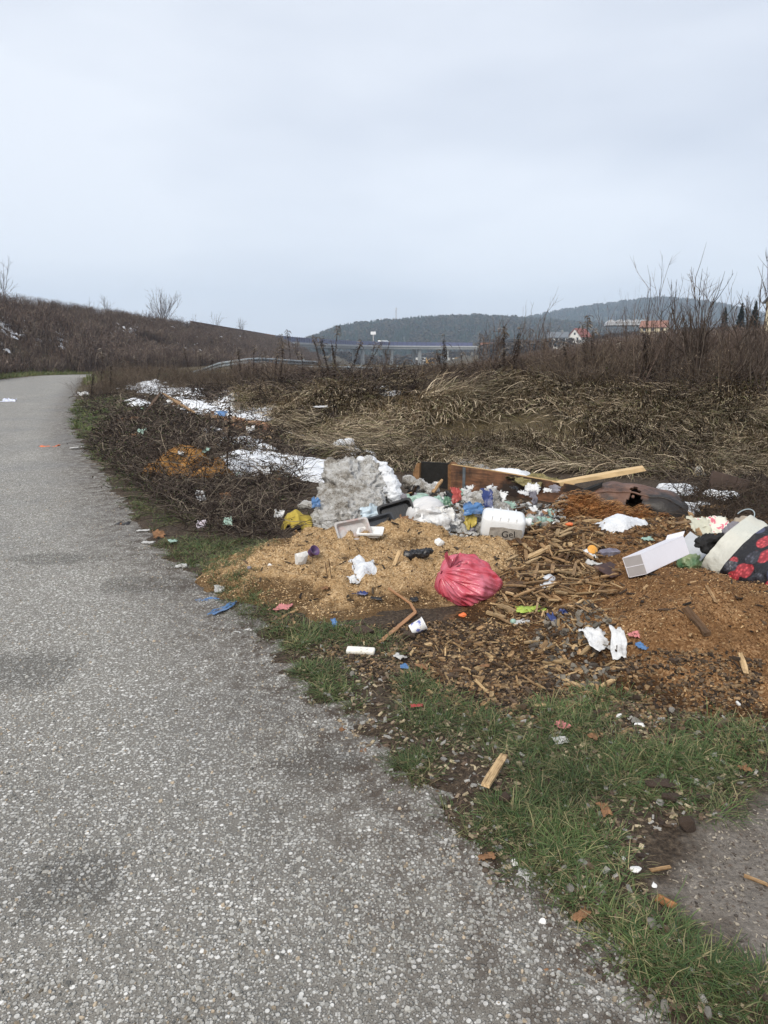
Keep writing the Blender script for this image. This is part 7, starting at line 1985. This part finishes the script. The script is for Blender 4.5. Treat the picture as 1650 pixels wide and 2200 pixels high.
def bagpart(name, i0, i1, mat):
    sub_ = VB[i0:i1]; K_ = len(sub_)
    id_ = np.arange(K_ * na).reshape(K_, na); nx = np.roll(id_, -1, 1)
    Fq = np.stack([id_[:-1], nx[:-1], nx[1:], id_[1:]], -1).reshape(-1, 4)
    me = mesh_np(name, sub_.reshape(-1, 3), [Fq], mat, smooth=True)
    uvl = me.uv_layers.new(name='UVMap')
    lv = np.empty(len(me.loops), np.int32); me.loops.foreach_get('vertex_index', lv)
    U = (lv % na) / na; 
    first = np.repeat(Fq[:, 0] % na == na - 1, 4)
    U = np.where(first & (U == 0), 1.0, U)
    Tv = ts[i0 + lv // na]
    uvl.data.foreach_set('uv', np.stack([U * 1.35, Tv * 0.8], 1).astype(np.float32).ravel())
    return link(name, me, sb)
bagpart('rim_band', 0, 9, M_RIM); bagpart('printed_body', 8, 46, M_BERRY)
hl = []
for k in range(16):
    a = k / 15 * math.pi
    hl.append(np.array(Cb - sb.location) + np.array(uu) * (0.20 + 0.075 * math.sin(a)) + np.array(vv_) * 0.02 + np.array(ax) * (-0.03 - 0.05 * math.cos(a)))
V, Fq = tubes(np.array([hl]), np.full((1, 16), 0.0038), 6)
link('handle', mesh_np('handle', V, [Fq], plain('grey_cord', (0.30, 0.36, 0.39), 0.6), smooth=True), sb)
lump('bag_contents', [(1508, 1168, 4.52, 15), (1525, 1160, 4.54, 17), (1540, 1168, 4.54, 15), (1518, 1180, 4.50, 13), (1548, 1155, 4.56, 13)], 0.010, 'black crumpled garment spilling out of the berry bag', plain('black_cloth', (0.012, 0.012, 0.013), 0.8, 0.4), 0.03, 'garment', 12, seed=41)
lump('bag_contents', [(1562, 1148, 4.59, 14), (1572, 1138, 4.60, 13), (1582, 1130, 4.62, 12)], 0.010, 'grey violet cloth bundle inside the berry bag mouth', P_GREY, 0.025, 'cloth', 12, seed=42)
lump('bag_contents', [(1590, 1125, 4.64, 13), (1600, 1118, 4.66, 12), (1606, 1130, 4.64, 10)], 0.010, 'beige cloth filling the top of the berry bag', plain('beige_cloth', (0.40, 0.34, 0.27), 0.85, 0.3), 0.02, 'cloth', 12, seed=43)
for q in list(bpy.data.objects):
    if q.name.startswith('bag_contents'): q.name = 'crumpled_cloth'
sheet('floral_cloth', 0, 0, 66, 46, (lambda: (lambda t: (t.base(t.mix(t.ramp(t.noise(26, 2, 0.5, t.coord('Object')), [(0.58, 0.0), (0.62, 1.0)]), (0.62, 0.62, 0.54), (0.60, 0.16, 0.22))), t.rough(0.8), t.m)[2])(NT('floral_fabric')))(), 'pale floral cloth behind the black garment', 'cloth', 0.4, R(35), 0.2, 0, 8, loc=Q(1535, 1132, 5.1))
sheet('floral_cloth', 0, 0, 44, 60, plain('cream_cloth', (0.52, 0.52, 0.43), 0.8, 0.25), 'cream cloth tongue beside the tan batten by the berry bag', 'cloth', 0.4, R(45), 0.2, 0, 9, loc=Q(1505, 1138, 5.0))
stick('wood_batten', (1485, 1105), (1502, 1150), 9, 'tan batten leaning beside the black garment', 'timber', WOODC['tan'], p0=Q(1503, 1152, 4.9), p1=Q(1482, 1104, 5.3))

# --- burnt sofa
t = NT('scorched_plywood'); p_ = t.coord('Object')
mpn = t.n('ShaderNodeMapping'); mpn.inputs['Scale'].default_value = (1.0, 1.0, 9.0); t.l(p_, mpn.inputs[0])
gr_ = t.noise(5, 5, 0.6, mpn.outputs[0]); sc_ = t.noise(2.2, 5, 0.65, p_); st_ = t.noise(6, 4, 0.6, p_)
c_ = t.ramp(gr_, [(0.3, (0.085, 0.040, 0.022)), (0.55, (0.165, 0.080, 0.043)), (0.75, (0.25, 0.135, 0.075))])
c_ = t.mix(t.ramp(sc_, [(0.44, 0.0), (0.60, 0.92)]), c_, (0.014, 0.012, 0.011))
t.base(c_); t.rough(0.7); t.set(Specular_IOR_Level=0.3); t.bump(gr_, 0.004); M_PLYW = t.m
M_CHAR = simple('charred_wood', (0.014, 0.013, 0.012), 0.8, 0.5, 12, 0.006, 0.3)
M_EDGE = simple('raw_plywood_edge', (0.50, 0.33, 0.16), 0.8, 0.3, 20)
L0 = Q(968, 1066, 8.05); R0 = Q(1345, 1112, 6.95)
dv = R0 - L0; dv.z = 0; LL = dv.length; an = math.atan2(dv.y, dv.x)
so = empty('burnt_sofa', (L0.x, L0.y, gz(L0.x, L0.y) - 0.075), 'burnt-out wooden sofa carcass with a long brown panel beyond the snow mounds', 'sofa', rz=an)
def prism_panel(name, pts2, y0, y1, mat, parent):
    n_ = len(pts2)
    V = [(x, y0, z) for x, z in pts2] + [(x, y1, z) for x, z in pts2]
    Fs = [np.array([list(range(n_))[::-1]]), np.array([[n_ + i for i in range(n_)]]), np.array([[i, (i + 1) % n_, n_ + (i + 1) % n_, n_ + i] for i in range(n_)])]
    return link(name, mesh_np(name, V, Fs, mat), parent)
top = [(0.0, 0.375), (0.5, 0.35), (1.0, 0.315), (1.45, 0.285), (1.62, 0.24), (1.70, 0.18), (1.66, 0.1), (1.72, -0.1)]
prism_panel('front_panel', [(0, -0.1)] + top, 0.0, 0.022, M_PLYW, so)
prism_panel('panel_edge', [(0.0, 0.376), (0.5, 0.351), (1.0, 0.316), (1.45, 0.286), (1.45, 0.292), (1.0, 0.323), (0.5, 0.358), (0.0, 0.383)], -0.002, 0.026, M_EDGE, so)
prism_panel('rear_panel', [(0, -0.1), (0, 0.24), (0.6, 0.20), (0.9, 0.12), (1.7, 0.16), (1.7, -0.1)], 0.62, 0.64, M_CHAR, so)
for x0 in (0.5, 1.05): box_obj('cross_rail', (x0, 0.32, 0.16), (0.05, 0.6, 0.07), M_CHAR, so)
box_obj('base_board', (0.85, 0.32, 0.04), (1.6, 0.58, 0.02), M_CHAR, so)
# charred end box on the left
e0 = -0.52
prism_panel('end_panel', [(e0 + 0.06, -0.1), (e0 + 0.06, 0.36), (-0.02, 0.375), (-0.02, -0.1)], 0.10, 0.13, M_CHAR, so)
prism_panel('end_edge', [(e0, 0.0), (e0 - 0.03, 0.22), (e0 + 0.02, 0.34), (e0 + 0.06, 0.355), (e0 + 0.06, 0.1), (e0 + 0.03, 0.02)], 0.06, 0.14, simple('burnt_foam', (0.27, 0.15, 0.07), 0.95, 0.5, 25, 0.01), so)
prism_panel('corner_post', [(-0.05, -0.1), (-0.06, 0.36), (-0.02, 0.40), (0.03, 0.37), (0.02, -0.1)], 0.03, 0.11, simple('burnt_foam', (0.20, 0.10, 0.045), 0.95, 0.5, 25, 0.01), so)
bt_ = box_obj('seam_tape', (0.17, -0.004, 0.14), (0.035, 0.006, 0.44), simple('bluish_tape', (0.12, 0.14, 0.16), 0.6, 0.5, 10), so)
# rounded armrest: half barrel swept to the right, open black underside
K, n = 56, 26
V = []; U = []
for i in range(K):
    s = i / (K - 1)
    x = 1.40 + 1.20 * s
    top_ = 0.15 + 0.19 * float(sst(0.0, 0.34, s)) - 0.05 * float(sst(0.45, 0.85, s)) - 0.20 * max(0.0, (s - 0.80) / 0.20) ** 2
    dep = 0.30 * math.sqrt(max(1 - max(0, (s - 0.55) / 0.47) ** 2.6, 0.01)) * (0.55 + 0.45 * float(sst(0, 0.25, s)))
    lipz = -0.02 + 0.13 * float(sst(0.35, 0.62, s)) * (1 - 0.30 * float(sst(0.80, 1.0, s)))
    rag = 0.03 * (vn2(np.array([s * 16]), np.array([1.3]), 4)[0] - .5)
    for j in range(n):
        f = j / (n - 1)
        a = math.pi * f
        cr_ = 0.018 * math.exp(-((f - 0.26 - 0.1 * s) / 0.035) ** 2)
        z_front = lipz + rag + (top_ - lipz) * math.sin(min(a, math.pi / 2)) ** 0.7 if f < 0.5 else -0.05 + (top_ + 0.05) * math.sin(a) ** 0.6
        wob = 0.035 * (fb2(np.array([s * 7]), np.array([f * 5.0]), 3, 4)[0] - .5)
        V.append((x, 0.10 - math.cos(a) * dep - cr_ + wob, z_front + wob))
    for j in range(8):
        f = j / 7
        U.append((x - 0.03 * s * f, 0.10 - dep * (0.97 - 0.10 * math.sin(f * math.pi * .5)), (lipz + rag) * (1 - f) + 0.015 - 0.10 * f))
id_ = np.arange(K * n).reshape(K, n)
Ft = np.stack([id_[:-1, :-1], id_[:-1, 1:], id_[1:, 1:], id_[1:, :-1]], -1).reshape(-1, 4)
fc_ = fb2(np.arange(K - 1)[:, None] / K * 9 + np.zeros((1, n - 1)), np.arange(n - 1)[None] / n * 5 + np.zeros((K - 1, 1)), 3, 66).ravel()
Ft = Ft[fc_ < 0.68]
iu = np.arange(K * 8).reshape(K, 8)
Fu = np.stack([iu[:-1, :-1], iu[:-1, 1:], iu[1:, 1:], iu[1:, :-1]], -1).reshape(-1, 4)
t = NT('scorched_leather'); p_ = t.coord('Object'); sz = t.n('ShaderNodeSeparateXYZ'); t.l(p_, sz.inputs[0])
n1_ = t.noise(7, 5, 0.65, p_); n2_ = t.noise(2.6, 4, 0.6, p_)
c_ = t.ramp(n1_, [(0.3, (0.055, 0.028, 0.019)), (0.55, (0.125, 0.064, 0.042)), (0.78, (0.21, 0.125, 0.085))])
ch = t.math('ADD', t.math('MULTIPLY', n2_, 0.9), t.math('ADD', t.math('MULTIPLY', sz.outputs[2], -1.1), t.math('MULTIPLY', sz.outputs[0], 0.13)))
c_ = t.mix(t.ramp(ch, [(0.33, 0.0), (0.45, 0.95)]), c_, (0.012, 0.011, 0.010))
t.base(c_); t.rough(0.5); t.set(Specular_IOR_Level=0.4); t.bump(n1_, 0.02); M_LEA = t.m
link('armrest', mesh_np('armrest', np.concatenate([np.array(V), (np.array(V) - [0, 0.1, 0.1]) * [1, 0.93, 0.93] + [0, 0.1, 0.1]]), [np.concatenate([Ft, Ft[:, ::-1] + K * n])], M_LEA, smooth=True), so)
sv = np.array(V).reshape(K, n, 3)[2:-3, 7][None]
Vs_, Fs_ = tubes(sv, np.full((1, sv.shape[1]), 0.011), 6)
link('seam', mesh_np('seam', Vs_, [Fs_], M_LEA, smooth=True), so)
link('underside', mesh_np('underside', U, [Fu], M_CHAR, smooth=True), so)
a = np.linspace(0, 6 * math.pi, 90)
sp3 = np.stack([2.34 + (0.03 + 0.006 * a / 2) * np.cos(a), np.full(90, -0.20) - 0.0006 * a, 0.07 + (0.02 + 0.0035 * a / 2) * np.sin(a)], 1)[None]
V, Fq = tubes(sp3, np.full((1, 90), 0.004), 5)
link('spring', mesh_np('spring', V, [Fq], simple('rusty_wire', (0.16, 0.11, 0.075), 0.6, 0.4, 30), smooth=True), so)
stick('charred_beam', (1190, 1085), (1290, 1045), 10, 'charred thin batten slanting down the burnt armrest', 'timber', M_CHAR, p0=Q(1168, 1096, 7.0), p1=Q(1292, 1046, 7.1), th=0.8)
sheet('hay_wisp', 0, 0, 120, 60, plain('hay', (0.26, 0.22, 0.10), 0.9, 0.6, (0.08, 0.07, 0.03), 0.8, 60), 'clump of flattened hay lying inside the burnt sofa', 'hay', 0.5, R(12), 0.1, 0, 5, loc=Q(1160, 1036, 7.55), n=20)
cp_ = round_box('rotten_board', (0.42, 0.05, 0.30), 0.02, simple('rotten_brown_board', (0.055, 0.036, 0.028), 0.9, 0.4, 10), None, 2); cp_.location = P(1562, 1060, 0.06); cp_.rotation_euler = (R(-20), R(14), R(-10)); tag(cp_, 'dark rotten board propped at the foot of the bank', 'board')
stick('rotten_log', (1500, 1098), (1560, 1092), 18, 'pale weathered log piece beyond the berry bag', 'log', WOODC['tan'])
stick('rotten_log', (1450, 1128), (1500, 1120), 12, 'grey flat board on the brown sawdust beyond the carton', 'board', WOODC['tan'], th=0.25)

# --- loose bits too many to count
def bits(name, poly, n, size, cols, mat, flatk=0.35, power=0.6, dens=None, thin=0.7):
    p = sample_poly(poly, n, power)
    if dens is not None: p = p[fb2(p[:, 0] * 2.5, p[:, 1] * 2.5, 3, dens) + rng.uniform(-.12, .12, len(p)) > 0.45]
    n = len(p); z = Htot(p[:, 0], p[:, 1])
    L = size * rng.uniform(0.35, 1.7, n) ** 1.3; B_ = L * rng.uniform(0.2 * thin / 0.7, thin, n); T_ = B_ * flatk
    cube = np.array([[x, y, zz] for x in (-.5, .5) for y in (-.5, .5) for zz in (-.5, .5)])
    V = cube[None] * np.stack([L, B_, T_], 1)[:, None]
    V = V * rng.uniform(0.7, 1.2, V.shape)
    a = rng.uniform(0, 6.28, n); e = rng.normal(0, 0.3, n)
    ce, se = np.cos(e), np.sin(e)
    X = V[..., 0] * ce[:, None] - V[..., 2] * se[:, None]; Z = V[..., 0] * se[:, None] + V[..., 2] * ce[:, None]
    c, s = np.cos(a)[:, None], np.sin(a)[:, None]
    W_ = np.stack([X * c - V[..., 1] * s + p[:, :1], X * s + V[..., 1] * c + p[:, 1:2], Z + (z + T_ * 0.4 + np.abs(se) * L * 0.3)[:, None]], -1)
    fb_ = np.array([[0, 1, 3, 2], [4, 6, 7, 5], [0, 4, 5, 1], [2, 3, 7, 6], [0, 2, 6, 4], [1, 5, 7, 3]])
    Fq = (np.arange(n)[:, None, None] * 8 + fb_[None]).reshape(-1, 4)
    cc = np.array(cols)[rng.integers(0, len(cols), n)] * rng.uniform(.6, 1.35, (n, 1))
    return tag(link(name, mesh_np(name, W_.reshape(-1, 3), [Fq], mat, np.repeat(cc, 8, 0))), kind='stuff')
wood_cols = [(0.28, 0.18, 0.09), (0.16, 0.095, 0.05), (0.08, 0.05, 0.03), (0.40, 0.28, 0.15), (0.05, 0.034, 0.022), (0.11, 0.065, 0.036)]
jumble = polyw([(1080, 1210), (1180, 1130), (1300, 1150), (1310, 1260), (1250, 1330), (1350, 1400), (1330, 1500), (1180, 1500), (920, 1470), (880, 1390), (1060, 1320)])
bits('wood_litter', jumble, 12000, 0.014, wood_cols, M_VW, 0.3, 0.6, 181)
bits('thin_splinters', jumble, 1500, 0.050, wood_cols + [(0.40, 0.28, 0.15)], M_VW, 0.6, 0.6, None, 0.16)
bits('heap_twigs', np.array([(-1.1, 4.3), (0.9, 4.2), (1.2, 5.4), (0.5, 6.1), (-0.9, 5.6)]), 420, 0.035, [(0.06, 0.045, 0.032), (0.12, 0.085, 0.055), (0.03, 0.024, 0.02), (0.35, 0.22, 0.11)], M_VW, 0.5, 0.0, None, 0.3)
bits('heap_twigs', np.array([(1.1, 3.3), (2.9, 3.1), (3.2, 4.6), (1.6, 5.3)]), 500, 0.030, [(0.06, 0.04, 0.028), (0.12, 0.08, 0.05), (0.03, 0.024, 0.02), (0.42, 0.28, 0.15)], M_VW, 0.5, 0.0, None, 0.35)
bits('verge_litter', verge, 5000, 0.014, [(0.22, 0.17, 0.12), (0.12, 0.085, 0.06), (0.30, 0.29, 0.27), (0.07, 0.05, 0.04), (0.40, 0.33, 0.22)], M_VW, 0.4, 0.8)
bare = polyw([(560, 1300), (700, 1350), (900, 1340), (1060, 1330), (1100, 1400), (1250, 1450), (1330, 1420), (1640, 1420), (1640, 1620), (1400, 1600), (1150, 1560), (900, 1520), (760, 1440), (600, 1380)])
bits('soil_crumbs', bare, 15000, 0.012, [(0.085, 0.06, 0.04), (0.14, 0.10, 0.068), (0.045, 0.032, 0.022), (0.22, 0.15, 0.085), (0.30, 0.20, 0.11), (0.028, 0.02, 0.015)], M_VW, 0.6, 0.3)
bits('soil_clods', bare, 220, 0.024, [(0.085, 0.06, 0.04), (0.06, 0.042, 0.03), (0.12, 0.085, 0.06)], M_VW, 0.8, 0.3)
edge_b = polyw([(560, 1370), (640, 1460), (780, 1590), (900, 1720), (1060, 1860), (1220, 2010), (1430, 2195), (1330, 2195), (1120, 2010), (960, 1870), (800, 1720), (690, 1600), (560, 1460), (480, 1370)])
bits('edge_grit', edge_b, 6500, 0.011, [(0.34, 0.33, 0.31), (0.20, 0.18, 0.16), (0.10, 0.075, 0.055), (0.06, 0.045, 0.035), (0.28, 0.22, 0.15)], M_VS, 0.5, 0.8, 171)
packp = pack_poly.copy(); packp = packp[packp[:, 0] < 3]
bits('packed_grit', packp, 3500, 0.0055, [(0.30, 0.27, 0.23), (0.14, 0.11, 0.09), (0.38, 0.33, 0.26), (0.08, 0.065, 0.055)], M_VS, 0.5, 0.4)
midp = np.array([tuple(Q(a, b, y))[:2] for a, b, y in [(640, 1150, 6.1), (860, 1120, 6.0), (1000, 1160, 5.8), (1200, 1140, 6.0), (1220, 1090, 6.9), (1000, 1040, 7.6), (860, 1020, 7.4), (690, 1050, 6.9)]])
bits('mixed_rubble', midp, 4200, 0.032, [(0.42, 0.41, 0.39), (0.24, 0.22, 0.19), (0.06, 0.05, 0.042), (0.13, 0.095, 0.065), (0.03, 0.026, 0.024), (0.56, 0.56, 0.55), (0.22, 0.14, 0.08)], M_VS, 0.7, 0.0)
stones_p = polyw([(1190, 1320), (1260, 1290), (1310, 1330), (1330, 1470), (1200, 1480), (1130, 1380)])
bits('rubble_stones', stones_p, 520, 0.020, [(0.16, 0.145, 0.12), (0.10, 0.085, 0.07), (0.06, 0.048, 0.038), (0.21, 0.185, 0.15)], M_VS, 0.8, 0.0, 183)
backchips = polyw([(440, 890), (560, 905), (600, 930), (560, 960), (500, 945), (440, 915)])
bits('back_wood_chips', backchips, 700, 0.11, [(0.42, 0.27, 0.16), (0.30, 0.17, 0.10), (0.52, 0.38, 0.24), (0.2, 0.11, 0.07)], M_VW, 0.4, 0)
behind = polyw([(1080, 1140), (1240, 1110), (1500, 1100), (1640, 1120), (1640, 1180), (1300, 1190), (1200, 1200)])
bits('back_litter', behind, 4000, 0.022, wood_cols, M_VW, 0.4, 0.2)
# stray twigs, leaf crumbs and sawdust on the road
road_bits = np.array([flat(a, b) for a, b in [(40, 2190), (1250, 2190), (1000, 1900), (760, 1640), (560, 1440), (420, 1290), (270, 1150), (180, 1010), (120, 900), (20, 900), (0, 1300)]])
bits('road_crumbs', road_bits, 900, 0.014, [(0.16, 0.10, 0.06), (0.07, 0.05, 0.035), (0.28, 0.20, 0.12), (0.04, 0.03, 0.025)], M_VW, 0.3, 0.9)
for (px_, py_, w_, h_, cnt) in [(215, 1283, 40, 10, 220), (170, 1325, 50, 12, 120), (345, 1370, 55, 16, 420)]:
    pg = np.array([flat(px_ + w_ * math.cos(a) * (0.8 + 0.3 * math.sin(3 * a)), py_ + h_ * math.sin(a)) for a in np.linspace(0, 6.28, 12, endpoint=False)])
    bits('spilled_sawdust' if cnt != 420 else 'dirt_spot', pg, cnt, 0.009, [(0.50, 0.31, 0.13), (0.36, 0.20, 0.08)] if cnt != 420 else [(0.05, 0.036, 0.027), (0.09, 0.065, 0.045), (0.03, 0.022, 0.018)], M_VW, 0.4, 0)

# ---------------------------------------------------------------- haze: one closed box of even pale air
HAZE = True
if HAZE:
    hz_d = 0.00029
    V = np.array([[x, y, z] for x in (-2000, 2600) for y in (-300, 3000) for z in (-25, 240)], float)
    Fh = np.array([[0, 1, 3, 2], [4, 6, 7, 5], [0, 4, 5, 1], [2, 3, 7, 6], [0, 2, 6, 4], [1, 5, 7, 3]])
    hm = bpy.data.materials.new('hazy_air'); hm.use_nodes = True; ht = hm.node_tree; ht.nodes.clear()
    ho = ht.nodes.new('ShaderNodeOutputMaterial'); pv = ht.nodes.new('ShaderNodeVolumePrincipled')
    pv.inputs['Color'].default_value = (0.66, 0.81, 1.0, 1); pv.inputs['Density'].default_value = hz_d; pv.inputs['Anisotropy'].default_value = 0.0
    ht.links.new(pv.outputs[0], ho.inputs['Volume'])
    tag(link('haze', mesh_np('haze', V, [Fh], hm)), kind='stuff')
